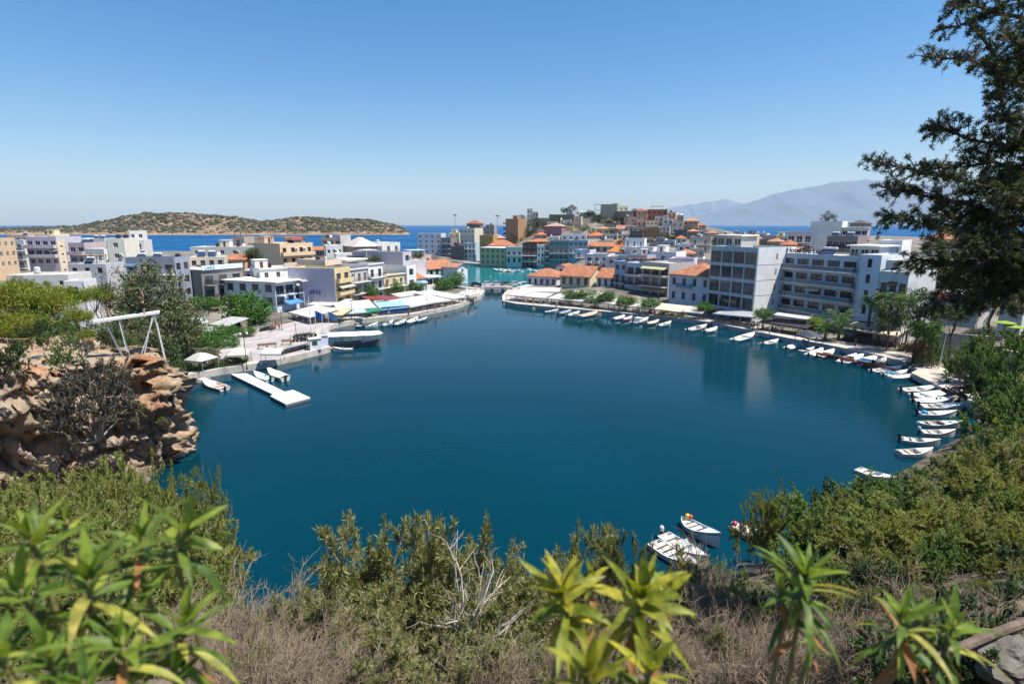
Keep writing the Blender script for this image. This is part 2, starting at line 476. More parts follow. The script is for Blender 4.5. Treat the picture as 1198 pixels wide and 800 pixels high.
M_HARB = water_mat('harbour_water', (.002, .115, .135), (.004, .15, .165), .05, .4, 1.2, .06, (.7, 1.4, 1))
M_SEA = water_mat('sea_water', (.001, .056, .155), (.0015, .070, .19), .004, .8, .5, .30, (.6, 1.3, 1), .05)
mb = MB(); mb.poly([(-140, 10, 0), (140, 10, 0), (140, 186, 0), (-140, 186, 0)])
tag(mb.build('lake_water', M_LAKE), kind='structure')
mb = MB(); mb.poly([(-52, 186, -.004), (60, 186, -.004), (60, 330, -.004), (-52, 330, -.004)])
tag(mb.build('harbour_water', M_HARB), kind='structure')
mb = MB()
for q in ([(-24000, 186), (-52, 186), (-52, 330), (-24000, 330)], [(60, 186), (24000, 186), (24000, 330), (60, 330)], [(-24000, 330), (24000, 330), (24000, 17000), (-24000, 17000)]):
    mb.poly([(a, b, -.02) for a, b in q])
tag(mb.build('sea', M_SEA), kind='structure')

# ------------------------------------------------------------------ quays (raised stone edges round the water)
M_QUAY = pbr('quay_paving', (.40, .36, .31), .9, .25, .7, .15, 6)
M_QEDGE = pbr('quay_edge', (.44, .41, .37), .85, .25, .9, .2, 6)
M_PLAZA = pbr('plaza_paving', (.34, .31, .30), .9, .2, .35, .1, 5)
def offset(line, w):
    line = [Vector(p) for p in line]; out = []
    for i, p in enumerate(line):
        a = line[max(i-1, 0)]; b = line[min(i+1, len(line)-1)]
        d = (b-a).normalized(); n = Vector((-d.y, d.x))
        out.append(p+n*w)
    return out
def strip(name, line, w0, w1, z0, z1, mat, label=None):
    a, b = offset(line, w0), offset(line, w1)
    m = MB(); n = len(line)
    P = [(p.x, p.y, z1) for p in a]+[(p.x, p.y, z1) for p in b]+[(p.x, p.y, z0) for p in a]+[(p.x, p.y, z0) for p in b]
    f = []
    for i in range(n-1):
        f += [(i, i+1, n+i+1, n+i), (i, 2*n+i, 2*n+i+1, i+1), (n+i, n+i+1, 3*n+i+1, 3*n+i)]
    f += [(0, n, 3*n, 2*n), (n-1, 3*n-1, 4*n-1, 2*n-1)]
    m.faces(P, f)
    o = m.build(name, mat)
    bm = bmesh.new(); bm.from_mesh(o.data); bmesh.ops.recalc_face_normals(bm, faces=bm.faces); bm.to_mesh(o.data); bm.free()
    return tag(o, kind='structure')
LQa, LQb = LQ[:5], LQ[6:]
for nm, ln in (('quay', LQ), ('quay', RQ), ('quay', RQ2)):
    strip(nm, ln, 0.0, .55, -3, 1.02, M_QEDGE)
    strip('quay_path', ln, .55, 5.2, -1, .98, M_QUAY)
m = MB(); m.prism([PZ(391, 386).xy+Vector((-.8, 0)), PZ(387, 414).xy+Vector((-1, 1.2)), PZ(310, 432).xy+Vector((-.7, .9)), PZ(255, 420, .95).xy, PZ(262, 395, .95).xy, PZ(330, 362, .95).xy, PZ(352, 362, .95).xy, PZ(400, 372, .95).xy], .5, .99)
tag(m.build('plaza', M_PLAZA), kind='structure')
# harbour quays
strip('quay', [(-8.9, 186), (-14, 190), (-30, 205), (-38, 235), (-44, 290), (-52, 345)], 0, 2.5, -3, 1.1, M_QEDGE)
strip('quay', [(36, 292), (34, 290), (8, 293), (-12, 300), (-30, 318), (-52, 345)], -4, 0, -3, 1.2, M_QEDGE)
strip('quay', [(-1.2, 186), (6, 200), (14, 214), (36, 260), (38, 290)], -2.5, 0, -3, 1.1, M_QEDGE)

# ------------------------------------------------------------------ islands and far mountains
def island_mat():
    m, nt, p = _new('island_earth'); L = nt.links.new
    p.inputs['Roughness'].default_value = 1
    tc = nt.nodes.new('ShaderNodeTexCoord')
    n1 = nt.nodes.new('ShaderNodeTexNoise'); n1.inputs['Scale'].default_value = .035; n1.inputs['Detail'].default_value = 9; n1.inputs['Roughness'].default_value = .7
    L(tc.outputs['Object'], n1.inputs['Vector'])
    rp = nt.nodes.new('ShaderNodeValToRGB'); cr = rp.color_ramp
    cr.elements[0].position = .36; cr.elements[0].color = (.12, .068, .04, 1)
    cr.elements[1].position = .66; cr.elements[1].color = (.29, .21, .135, 1)
    e = cr.elements.new(.5); e.color = (.20, .135, .08, 1)
    L(n1.outputs['Fac'], rp.inputs[0]); L(rp.outputs[0], p.inputs['Base Color'])
    return m
M_ISL = island_mat()
def isl_prof(px):
    return np.interp(px, [0, 20, 60, 90, 105, 130, 160, 185, 215, 250, 290, 315, 345, 380, 420, 450, 470, 483],
                     [270.5, 268.5, 266.8, 266.2, 267, 261.5, 255, 252, 250.5, 252, 256, 259, 256.5, 255.5, 257.5, 260.5, 264, 272])
def island_h(x, y):
    px = x/np.maximum(y, 1)*F*.985+599
    yc = 1330.0
    top = isl_prof(px)
    v = (400-top)/F
    hz = CAMZ+(-SP+v*CP)/(CP+v*SP)*yc
    base = np.interp(px, [-20, 0, 30, 100, 300, 440, 480, 486], [0, 0, 6, 1, 1, 1, 1, 0])
    w = np.exp(-((y-yc-25)/78.0)**2)*1.06
    r = (wob(x, y, 26, 8)*3.2+wob(x, y, 9, 16)*1.4)*np.clip(hz/25, .15, 1)
    edge = sst(486, 478, px)
    return np.where(px > 488, -3, (np.maximum(hz, 1.5)*w-1.2*(1-w)+r*w)*edge-2.0+1.0*w)
xs = np.arange(-1420, -190, 7.0); ys = np.arange(1190, 1560, 7.0)
X, Y = np.meshgrid(xs, ys); Z = island_h(X, Y)
V = np.stack([X.ravel(), Y.ravel(), Z.ravel()], 1); nx, ny = len(xs), len(ys)
ii = (np.arange(ny-1)[:, None]*nx+np.arange(nx-1)[None, :]).ravel()
tag(link('island_terrain', np_mesh('island', V, np.stack([ii, ii+1, ii+1+nx, ii+nx], 1), M_ISL, smooth=True)), kind='structure')
# maquis on the island: a mass nobody could count
def blobs(P, Rad, k=9):
    """many small ragged bushes as irregular low domes"""
    n = len(P)
    th = np.linspace(0, 2*np.pi, k, endpoint=False)
    rings = [(1.0, -.2), (.95, .35), (.55, .8)]
    V = np.zeros((n, len(rings)*k+1, 3))
    for r, (rr, zz) in enumerate(rings):
        j = NR.uniform(.6, 1.35, (n, k))
        V[:, r*k:(r+1)*k, 0] = P[:, 0:1]+np.cos(th)*rr*Rad[:, None]*j
        V[:, r*k:(r+1)*k, 1] = P[:, 1:2]+np.sin(th)*rr*Rad[:, None]*j
        V[:, r*k:(r+1)*k, 2] = P[:, 2:3]+zz*Rad[:, None]*NR.uniform(.7, 1.3, (n, k))*.8
    V[:, -1] = P; V[:, -1, 2] += Rad*NR.uniform(.8, 1.1, n)*.8
    nv = V.shape[1]; f = []
    for r in range(len(rings)-1):
        for a in range(k):
            b = (a+1) % k
            f += [(r*k+a, r*k+b, (r+1)*k+b), (r*k+a, (r+1)*k+b, (r+1)*k+a)]
    r = (len(rings)-1)*k
    for a in range(k): f.append((r+a, r+(a+1) % k, nv-1))
    f = np.array(f)
    FF = (f[None]+(np.arange(n)*nv)[:, None, None]).reshape(-1, 3)
    return V.reshape(-1, 3), FF
n = 21000
bx = NR.uniform(-1400, -200, n); by = NR.uniform(1215, 1480, n); bz = island_h(bx, by)
dens = wob(bx, by, 20, 20)*.5+wob(bx, by, 60, 26)*.5
k = (bz > 3.0) & (dens+NR.uniform(-.75, .75, n) > -.66) & (NR.uniform(0, 1, n) < sst(1.5, 12, bz))
P = np.stack([bx, by, bz], 1)[k]
V, FF = blobs(P, np.clip(NR.lognormal(.62, .5, len(P)), .7, 6))
M_MAQ = leafmat('maquis', (.028, .034, .016), (.065, .068, .034), .1, .8)
tag(link('island_scrub', np_mesh('island_scrub', V, FF, M_MAQ)), 'dark green low scrub scattered over the tan island', 'scrub', kind='stuff')

def mountain(name, prof, Y0, depth, base, seed):
    pxs = np.array([p[0] for p in prof], float); pys = np.array([p[1] for p in prof], float)
    x0, x1 = (pxs[0]-599)/F*Y0/CP, (pxs[-1]-599)/F*Y0/CP
    xs = np.linspace(x0, x1, 240); us = np.linspace(-1, 1, 60)
    X, U = np.meshgrid(xs, us)
    top = np.interp(X*F*CP/Y0*1.0+599, pxs, pys)
    v = (400-top)/F; hz = CAMZ+(-SP+v*CP)/(CP+v*SP)*Y0
    ridged = 1-np.abs(np.sin(X/620+wob(X, U*900, 700, seed)*2.2))*.28-np.abs(np.sin(X/260+U*5+wob(X, U*2000, 400, seed+4)*2))*.12
    w = (1-np.abs(U)**1.15)
    ridged = 1-(1-ridged)*np.clip(np.abs(U)*3, .12, 1)
    Z = base+(hz-base)*w*ridged-30*(1-w)
    V = np.stack([X.ravel(), (Y0+U*depth).ravel(), Z.ravel()], 1)
    nx, ny = len(xs), len(us)
    i = (np.arange(ny-1)[:, None]*nx+np.arange(nx-1)[None, :]).ravel()
    mt = pbr('haze_tinted_rock', (.06, .10, .155), 1, .25, .0012, 0)  # rock base tinted blue: part of the distance haze is painted into the colour
    tag(link(name, np_mesh(name, V, np.stack([i, i+1, i+1+nx, i+nx], 1), mt, smooth=True)), kind='structure')
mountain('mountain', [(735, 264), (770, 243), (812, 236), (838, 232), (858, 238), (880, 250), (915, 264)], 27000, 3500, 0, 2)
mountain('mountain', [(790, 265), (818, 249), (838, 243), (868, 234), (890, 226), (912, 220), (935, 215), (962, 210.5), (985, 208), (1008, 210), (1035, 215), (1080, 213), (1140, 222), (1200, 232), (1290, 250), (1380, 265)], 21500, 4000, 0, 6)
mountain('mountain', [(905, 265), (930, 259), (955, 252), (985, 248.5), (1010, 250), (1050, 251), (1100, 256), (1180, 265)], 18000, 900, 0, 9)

# ------------------------------------------------------------------ haze
hm = bpy.data.materials.new('haze'); hm.use_nodes = True
for nd in list(hm.node_tree.nodes):
    if nd.type != 'OUTPUT_MATERIAL': hm.node_tree.nodes.remove(nd)
pv = hm.node_tree.nodes.new('ShaderNodeVolumePrincipled')
pv.inputs['Color'].default_value = (.70, .85, 1.0, 1)
pv.inputs['Density'].default_value = 3.4e-5
hm.node_tree.links.new(pv.outputs[0], hm.node_tree.nodes['Material Output'].inputs['Volume'])
mb = MB(); mb.box(-26000, -300, -6, 26000, 34000, 2000)
tag(mb.build('haze', hm), 'pale sea haze over the bay and the far mountains', 'haze', kind='stuff')
# ------------------------------------------------------------------ building kit
M_PARAPET = {}
def framemat(col): return pbr('painted_frame', col, .5, .06, 2)
_wcache = {}
FW = {'white': (.74, .74, .72), 'brown': (.13, .06, .035), 'blue': (.05, .16, .32), 'green': (.03, .09, .06), 'grey': (.25, .26, .27), 'dark': (.035, .035, .04), 'teal': (.05, .22, .26)}
def win_mesh(w, h, fr, shut, door):
    key = (round(w, 2), round(h, 2), fr, shut, door)
    if key in _wcache: return _wcache[key]
    m = MB(); t = .07; y0, y1 = .10, .17           # frame set back inside the reveal (wall plane is y = 0)
    x0, x1, z0, z1 = -w/2+.004, w/2-.004, .004, h-.004
    m.box(x0, y0, z0, x0+t, y1, z1); m.box(x1-t, y0, z0, x1, y1, z1)
    m.box(x0+t, y0, z0, x1-t, y1, z0+t); m.box(x0+t, y0, z1-t, x1-t, y1, z1)
    nm = max(1, int(round(w/1.25))-1) if w > .9 else 0
    for i in range(nm):
        x = x0+(x1-x0)*(i+1)/(nm+1); m.box(x-.035, y0, z0+t, x+.035, y1, z1-t)
    fm = m.mesh('window_frame', framemat(FW[fr]))
    g = MB(); g.poly([(x0+t, .15, z0+t), (x1-t, .15, z0+t), (x1-t, .15, z1-t), (x0+t, .15, z1-t)])
    gm = g.mesh('window_pane', M_GLASS)
    sm = None
    if shut:
        sw = min(.55, w*.5); sm = []
        for sg in (-1, 1):
            s = MB()
            xa = sg*(w/2+.03); xb = sg*(w/2+.03+sw)
            a, b = min(xa, xb), max(xa, xb)
            s.box(a, -.055, -.02, b, -.004, h+.02)
            for k in range(int(h/.22)):
                s.box(a+.06, -.075, .08+k*.22, b-.06, -.056, .08+k*.22+.12)
            sm.append(s.mesh('shutter', framemat(FW[shut])))
    _wcache[key] = (fm, gm, sm)
    return _wcache[key]

_bcache = {}
def balcony_mesh(w, d, rail, col):
    key = (round(w, 2), d, rail, col)
    if key in _bcache: return _bcache[key]
    m = MB(); m.box(-w/2, -d, -.17, w/2, -.003, 0)
    sm = m.mesh('balcony_slab', wallmat(col))
    r = MB(); hh = 1.0; x0, x1, y0 = -w/2+.04, w/2-.04, -d+.05
    if rail == 'solid':
        r.box(x0, y0-.05, .002, x1, y0+.07, hh-.08); r.box(x0, y0+.07, .002, x0+.1, -.004, hh-.08); r.box(x1-.1, y0+.07, .002, x1, -.004, hh-.08)
        rm = r.mesh('parapet', wallmat(col))
    else:
        for a, b in (((x0, y0), (x1, y0)), ((x0, y0), (x0, -.01)), ((x1, y0), (x1, -.01))):
            L = math.hypot(b[0]-a[0], b[1]-a[1])
            cx, cy = (a[0]+b[0])/2, (a[1]+b[1])/2; rz = math.atan2(b[1]-a[1], b[0]-a[0])
            r.obox((cx, cy, hh), (L+.05, .06, .05), rz)
            r.obox((cx, cy, .12), (L, .04, .04), rz, 0)
            if rail == 'glass':
                r.obox((cx, cy, .55), (L, .015, .78), rz, 1)
            else:
                n = max(2, int(L/(.14 if rail == 'bars' else .3)))
                for i in range(n+1):
                    t = i/n; r.obox((a[0]+(b[0]-a[0])*t, a[1]+(b[1]-a[1])*t, .55), (.022, .022, .86), rz)
        mm = {'bars': M_DARKM, 'wbars': M_WHITEP, 'glass': M_WHITEP}[rail]
        rm = r.mesh('railing', [mm, pbr('railing_panel', (.13, .19, .23), .12, .1)])
    _bcache[key] = (sm, rm)
    return _bcache[key]

def wall_side(mb, O, ux, n, W, Z0, Z1, ops, r=.18):
    """one wall sheet from O along ux (unit, horizontal), outward normal n, with openings (u0,z0,u1,z1) and reveals"""
    us = sorted({0, W} | {o[0] for o in ops} | {o[2] for o in ops})
    zs = sorted({Z0, Z1} | {o[1] for o in ops} | {o[3] for o in ops})
    P = lambda u, z, k=0: (O[0]+ux[0]*u-n[0]*k, O[1]+ux[1]*u-n[1]*k, z)
    for i in range(len(us)-1):
        for j in range(len(zs)-1):
            cu, cz = (us[i]+us[i+1])/2, (zs[j]+zs[j+1])/2
            if any(o[0] < cu < o[2] and o[1] < cz < o[3] for o in ops): continue
            mb.poly([P(us[i], zs[j]), P(us[i+1], zs[j]), P(us[i+1], zs[j+1]), P(us[i], zs[j+1])])
    for a, z0, b, z1 in ops:
        mb.poly([P(a, z0), P(a, z1), P(a, z1, r), P(a, z0, r)]); mb.poly([P(b, z0), P(b, z0, r), P(b, z1, r), P(b, z1)])
        mb.poly([P(a, z1), P(b, z1), P(b, z1, r), P(a, z1, r)]); mb.poly([P(a, z0), P(a, z0, r), P(b, z0, r), P(b, z0)])
        mb.poly([P(a, z0, r), P(a, z1, r), P(b, z1, r), P(b, z0, r)])

def awning_mesh(w, d, drop, col):
    m = MB(); n = max(2, int(w/.6))
    P = []
    for i in range(n+1):
        x = -w/2+w*i/n
        P += [(x, -.02, 0), (x, -d, -drop), (x, -d-.01, -drop-.28+(.05 if i % 2 else 0))]
    f = []
    for i in range(n):
        f += [(3*i, 3*i+1, 3*i+4, 3*i+3), (3*i+1, 3*i+2, 3*i+5, 3*i+4)]
    m.faces(P, f)
    for x in (-w/2, w/2): m.tube([(x, -.02, -.5), (x, -d, -drop)], .025, 5, 1)
    return m.mesh('awning', [clothmat(col), M_STEEL])

BLD = {}
def B(label, xl, xr, Yl, Yr, yt, D=9, fl=2, nb=3, wall=WHITE, roof='flat', rc=TERRA, win=(1.0, 1.25), fr='white', balc=(), rail='bars', bd=1.2, each=False,
      right=0, left=0, fh=3.05, name='house', cat='house', shut=None, par=.55, eave=.45, awn=(), top='', door=False, detail=True, zb=None, rh=None, wide=None, key=None, cornice=False, party=None):
    """a building: facade from pixel xl (at distance Yl) to xr (Yr), its eave or parapet at pixel row yt over its left corner"""
    zt = PY(xl, yt, Yl).z
    def xw(px, Y): return (px-599)/F*(Y*CP-(zt-CAMZ)*SP)
    A = Vector((xw(xl, Yl), Yl)); C = Vector((xw(xr, Yr), Yr))
    W = (C-A).length; rz = math.atan2(C.y-A.y, C.x-A.x)
    ca, sa = math.cos(rz), math.sin(rz)
    cs = [A, C, C+Vector((-sa, ca))*D, A+Vector((-sa, ca))*D]
    if zb is None: zb = min(H(p.x, p.y) for p in cs)-.3
    zb = max(zb, .2)
    Ht = zt-zb
    root = empty(name, (A.x, A.y, zb), rz)
    tag(root, label, cat)
    wm = wallmat(wall)
    rb_ = random.Random(int(xl*31+yt*7))
    if not balc and fl >= 2 and nb >= 2 and Yl < 300 and roof in ('flat', 'slab') and name in ('house', 'apartment_building') and rb_.random() < .6:
        balc = tuple(range(0, fl-1)); each = rb_.random() < .4; rail = rb_.choice(['wbars', 'bars', 'solid'])
    wallb = MB(); ops = {'f': [], 'r': [], 'l': []}
    zroof = Ht-(par if roof == 'flat' else 0)
    wins = []
    ww, wh = win[0]*1.12, win[1]*1.12
    for i in range(fl):
        zf = zroof-(i+1)*fh+.06
        if zf < -1.2: break
        bal = balc == 'all' or i in balc
        for side, nn, LW in (('f', nb, W), ('r', right, D), ('l', left, D)):
            for k in range(nn):
                u = LW*(k+.5)/nn
                isd = bal and side == 'f'
                w_ = min(ww*(1.15 if isd else 1), LW/nn*.82); h_ = min((2.15 if isd else wh), fh-.7)
                z0 = zf+(.05 if isd else min(.95, fh-.55-h_))
                if wide and side == 'f': w_ = LW/nn*wide
                if z0 < .12: z0 = .12; h_ = min(h_, 2.1)
                if z0+h_ > zroof-.2: continue
                if u-w_/2 < .12: continue
                ops[side].append((u-w_/2, z0, u+w_/2, z0+h_)); wins.append((side, u, z0, w_, h_, isd))
        if bal and zf > .8:
            if each:
                for k in range(nb):
                    sm, rm = balcony_mesh(W/nb*.72, bd, rail, wall)
                    b = link('balcony', sm, root, (W*(k+.5)/nb, 0, zf)); link('railing', rm, b)
            else:
                sm, rm = balcony_mesh(W*.97, bd, rail, wall if rail == 'solid' else WHITE)
                b = link('balcony', sm, root, (W/2, 0, zf)); link('railing', rm, b)
    zwall = Ht
    wall_side(wallb, (0, 0), (1, 0), (0, -1), W, 0, zwall, ops['f'])
    wall_side(wallb, (W, 0), (0, 1), (1, 0), D, 0, zwall, ops['r'])
    wall_side(wallb, (0, D), (0, -1), (-1, 0), D, 0, zwall, [(D-b, z0, D-a, z1) for a, z0, b, z1 in ops['l']])
    wall_side(wallb, (W, D), (-1, 0), (0, 1), W, 0, zwall, [])
    if roof == 'gabley':
        hr = rh or .22*W
        wallb.poly([(0, 0, zwall), (W, 0, zwall), (W/2, 0, zwall+hr)]); wallb.poly([(W, D, zwall), (0, D, zwall), (W/2, D, zwall+hr)])
    if roof == 'gable':
        hr = rh or .22*D
        wallb.poly([(W, 0, zwall), (W, D, zwall), (W, D/2, zwall+hr)]); wallb.poly([(0, D, zwall), (0, 0, zwall), (0, D/2, zwall+hr)])
    if roof == 'flat':
        t = .2                                           # inner face and top of the parapet
        for a, b in (((0, 0), (W, 0)), ((W, 0), (W, D)), ((W, D), (0, D)), ((0, D), (0, 0))):
            q = lambda p: (t if p[0] == 0 else W-t, t if p[1] == 0 else D-t)
            A2, B2 = q(a), q(b)
            wallb.poly([(*a, Ht), (*b, Ht), (*B2, Ht), (*A2, Ht)])
            wallb.poly([(*B2, Ht), (*B2, zroof-.05), (*A2, zroof-.05), (*A2, Ht)])
    wallb.build('wall', wm, root)
    if party:                                            # party walls and roof edges finished in another colour
        sb = MB()
        wall_side(sb, (0, D), (0, -1), (-1, 0), D, 0, zwall, [(D-b, z0, D-a, z1) for a, z0, b, z1 in ops['l']], .02)
        sb2 = MB(); sb2.box(-.05, .02, 0, -.003, D, zwall+.003) if not ops['l'] else None
        (sb2 if sb2.v else sb).build('party_wall', wallmat(party), root)
    for side, u, z0, w_, h_, isd in wins:
        fm, gm, sm = win_mesh(w_, h_, fr, shut if side == 'f' else None, isd)
        loc, rot = {'f': ((u, 0, z0), 0), 'r': ((W, u, z0), math.pi/2), 'l': ((0, u, z0), -math.pi/2)}[side]
        o = link('balcony_door' if isd else 'window', fm, root, loc, (0, 0, rot))
        if detail: link('pane', gm, o)
        else: link('pane', gm, o)
        for q in sm or (): link('shutter', q, o)
    if Yl < 240:                                         # air conditioners and small awnings on the fronts
        for side, u, z0, w_, h_, isd in wins:
            q = rb_.random()
            if side == 'f' and q < .16 and z0 > 1:
                c = MB(); c.box(u+w_/2+.12, -.34, z0+h_-.75, u+w_/2+.92, -.004, z0+h_-.2); c.box(u+w_/2+.2, -.36, z0+h_-.68, u+w_/2+.68, -.342, z0+h_-.27, 1); c.build('air_conditioner', [M_WHITEP, M_DARKM], root)
            elif side == 'f' and q > .90 and isd and not awn:
                link('awning', awning_mesh(w_+.5, 1.1, .5, rb_.choice([(.62, .58, .46), (.10, .20, .34), (.55, .50, .42), (.30, .10, .06), (.6, .6, .58)])), root, (u, -.006, z0+h_+.25))
        if rb_.random() < .6:
            c = MB(); x = rb_.choice([.18, W-.18]); c.tube([(x, -.07, .2), (x, -.07, Ht-.3)], .05, 6); c.build('drainpipe', M_STEEL, root)
    # roofs
    e = eave
    rb = MB()
    if roof == 'flat':
        rb.box(t+.003, t+.003, zroof-.25, W-t-.003, D-t-.003, zroof)
        rb.build('roof', M_LCONC if wall[0] > .4 else M_CONC, root)
        if cornice:
            c = MB(); c.box(-.25, -.3, Ht-.28, W+.25, -.003, Ht+.05); c.build('cornice', pbr('cornice', (.66, .65, .63), .8, .1), root)
    elif roof == 'slab':
        rb.box(-e, -e-.4, Ht, W+e, D+e, Ht+.28); rb.build('roof', wallmat((.68, .66, .62)), root)
    elif roof in ('hip', 'gable', 'gabley', 'pent'):
        th = .16
        if roof == 'hip':
            hr = rh or .24*min(W, D); k = min(W, D)/2
            if W >= D: R1, R2 = (k, D/2), (W-k, D/2)
            else: R1, R2 = (W/2, k), (W/2, D-k)
            lo = [(-e, -e), (W+e, -e), (W+e, D+e), (-e, D+e)]
            for dz in (0,):
                P = [(*p, Ht-.02) for p in lo]+[(*R1, Ht+hr), (*R2, Ht+hr)]+[(*p, Ht+th) for p in lo]+[(*R1, Ht+hr+th), (*R2, Ht+hr+th)]
                if W >= D: tf = [(0, 1, 5, 4), (1, 2, 5), (2, 3, 4, 5), (3, 0, 4)]
                else: tf = [(0, 1, 4), (1, 2, 5, 4), (2, 3, 5), (3, 0, 4, 5)]
                rb.faces(P, [tuple(i+6 for i in f) for f in tf]+[f[::-1] for f in tf]+[(0, 1, 7, 6), (1, 2, 8, 7), (2, 3, 9, 8), (3, 0, 6, 9)])
        else:
            if roof == 'gable': sec = [(-e, 0), (D/2, 1), (D+e, 0)]; hr = rh or .22*D
            elif roof == 'gabley': sec = [(-e, 0), (W/2, 1), (W+e, 0)]; hr = rh or .22*W
            else: sec = [(-e, 0), (D+e*.2, 1)]; hr = rh or .2*D
            run = .001+(sec[1][0])
            for q in range(len(sec)-1):
                (a, za), (b, zb2) = sec[q], sec[q+1]
                f = lambda s: (Ht+hr*s - (hr/run*0 if s else hr*e/max(.5, abs(sec[1][0]))*.9))
                if roof == 'gabley':
                    P = [(a, -e, f(za)), (b, -e, f(zb2)), (b, D+e, f(zb2)), (a, D+e, f(za))]
                else:
                    P = [(-e, a, f(za)), (W+e, a, f(za)), (W+e, b, f(zb2)), (-e, b, f(zb2))]
                if roof == 'gabley': P = P[::-1] if False else P
                P2 = [(x, y, z+th) for x, y, z in P]
                rb.faces(P+P2, [(0, 3, 2, 1), (4, 5, 6, 7), (0, 1, 5, 4), (1, 2, 6, 5), (2, 3, 7, 6), (3, 0, 4, 7)])
            if roof == 'pent':
                wallb2 = MB(); wallb2.poly([(W, 0, Ht), (W, D, Ht), (W, D, Ht+hr)]); wallb2.poly([(0, D, Ht), (0, 0, Ht), (0, D, Ht+hr)])
                wallb2.poly([(0, D, Ht), (0, D, Ht+hr), (W, D, Ht+hr), (W, D, Ht)]); wallb2.build('gable_wall', wm, root)
        rb.build('roof', tilemat(rc), root)
    # shop-front door where the ground floor shows
    if door and Ht-fl*fh > -.5:
        pass
    for fl_i, col in awn:
        zf = zroof-(fl_i+1)*fh+2.55
        link('awning', awning_mesh(W*.92, 1.6, .7, col), root, (W/2, -.004, zf))
    # what stands fixed on the flat roof: r room, t tank, s solar heater, d dish, a antenna, p pergola
    r2 = random.Random(int(xl*7+yt*13))
    z = zroof if roof == 'flat' else Ht+.28
    if roof in ('flat', 'slab'):
        for q, ch in enumerate(top):
            u = W*(.12+.76*((q*.37+r2.random()*.35) % 1)); v = D*(.3+.5*r2.random())
            if ch == 'r':
                ww_, dd_ = min(3.2, W*.5), min(3.2, D*.5); u = min(max(u, ww_/2+.3), W-ww_/2-.3); v = D-dd_/2-.5
                c = MB(); c.box(u-ww_/2, v-dd_/2, z+.002, u+ww_/2, v+dd_/2, z+2.35); c.box(u-ww_/2-.15, v-dd_/2-.15, z+2.352, u+ww_/2+.15, v+dd_/2+.15, z+2.5)
                o = c.build('stair_room', wm, root); c = MB(); c.box(u-.4, v-dd_/2-.03, z+.01, u+.4, v-dd_/2-.003, z+1.95); c.build('door', framemat(FW['brown']), o)
            elif ch == 't':
                c = MB(); c.lathe([(.55, 0), (.6, .1), (.6, 1.1), (.3, 1.3), (.2, 1.32)], 12, (u, v, z+.25)); c.build('water_tank', pbr('tank', (.03, .03, .035) if r2.random() < .5 else (.5, .5, .5), .5), root)
                c = MB(); c.box(u-.5, v-.5, z+.002, u+.5, v+.5, z+.25); c.build('tank_base', M_CONC, root)
            elif ch == 's':
                c = MB(); c.faces([(u-1, v-.9, z+.15), (u+1, v-.9, z+.15), (u+1, v+.5, z+1.25), (u-1, v+.5, z+1.25), (u-1, v-.9, z+.05), (u+1, v-.9, z+.05), (u+1, v+.5, z+1.15), (u-1, v+.5, z+1.15)],
                                  [(0, 1, 2, 3), (7, 6, 5, 4), (0, 4, 5, 1), (1, 5, 6, 2), (2, 6, 7, 3), (3, 7, 4, 0)])
                for sx in (-.9, .9): c.tube([(u+sx, v+.5, z), (u+sx, v+.5, z+1.3)], .03, 4)
                o = c.build('solar_panel', pbr('solar_glass', (.03, .05, .10), .15, .2), root)
                c = MB(); c.tube([(u-.9, v+.6, z+1.5), (u-.8, v+.6, z+1.5), (u+.8, v+.6, z+1.5), (u+.9, v+.6, z+1.5)], [.2, .27, .27, .2], 10); c.build('boiler', pbr('boiler_shell', (.6, .6, .6), .4), o)
            elif ch == 'd':
                c = MB(); c.lathe([(.05, 0), (.3, .05), (.45, .16)], 12); o = c.build('satellite_dish', M_WHITEP, root, (u, .5, z+1.0), (R(60), 0, .4)); c = MB(); c.tube([(u, .5, z), (u, .5, z+1)], .03, 5); c.build('mast', M_STEEL, root)
            elif ch == 'a':
                c = MB(); c.tube([(u, v, z), (u, v, z+2.6)], .025, 4)
                for k in range(5): c.tube([(u-.5+.05*k, v-.3+.12*k, z+2.5), (u+.5-.05*k, v-.3+.12*k, z+2.5)], .012, 3)
                c.build('antenna', M_STEEL, root)
            elif ch == 'p':
                w2, d2 = W*.55, D*.5; u0 = W*.2; c = MB()
                for x in (u0, u0+w2):
                    for y in (.6, .6+d2): c.box(x-.07, y-.07, z+.002, x+.07, y+.07, z+2.3)
                c.box(u0-.3, .3, z+2.302, u0+w2+.3, .9+d2, z+2.45); c.build('pergola', M_WOOD if r2.random() < .5 else M_WHITEP, root)
    info = dict(root=root, W=W, D=D, H=Ht, zroof=zroof, rz=rz, zb=zb)
    if key: BLD[key] = info
    return info
# ------------------------------------------------------------------ left-hand town
B('cream block cut by the picture edge with an orange side wall', -90, -13, 168, 170, 279, 10, 3, 4, (.58, .42, .27), right=4, top='rd', name='apartment_building', cat='apartment building')
B('narrow flats with pale blue glass balconies between the cream and the lavender blocks', 14, 27, 196, 196, 281, 9, 3, 1, OFFW, balc='all', rail='glass', name='apartment_building', cat='apartment building', top='a')
B('lavender grey block of three full-width balconies with white parapets', 29, 65, 186, 186, 277, 11, 3, 4, LAV, balc=(0, 1), rail='solid', bd=1.3, top='', name='apartment_building', cat='apartment building', win=(1.3, 1.3), key='lav3')
B('narrow cream stair tower with a column of four small square windows', 65.5, 76.5, 186, 188, 282, 10, 4, 1, CREAM, win=(.6, .6), fh=2.6, top='r', name='tower_house', cat='house')
B('pink two-balcony house next to the cream stair tower', 79, 98, 172, 172, 284, 10, 3, 2, (.46, .38, .40), balc=(0, 1), rail='solid', win=(1.2, 1.4), top='ss', name='apartment_building', cat='apartment building')
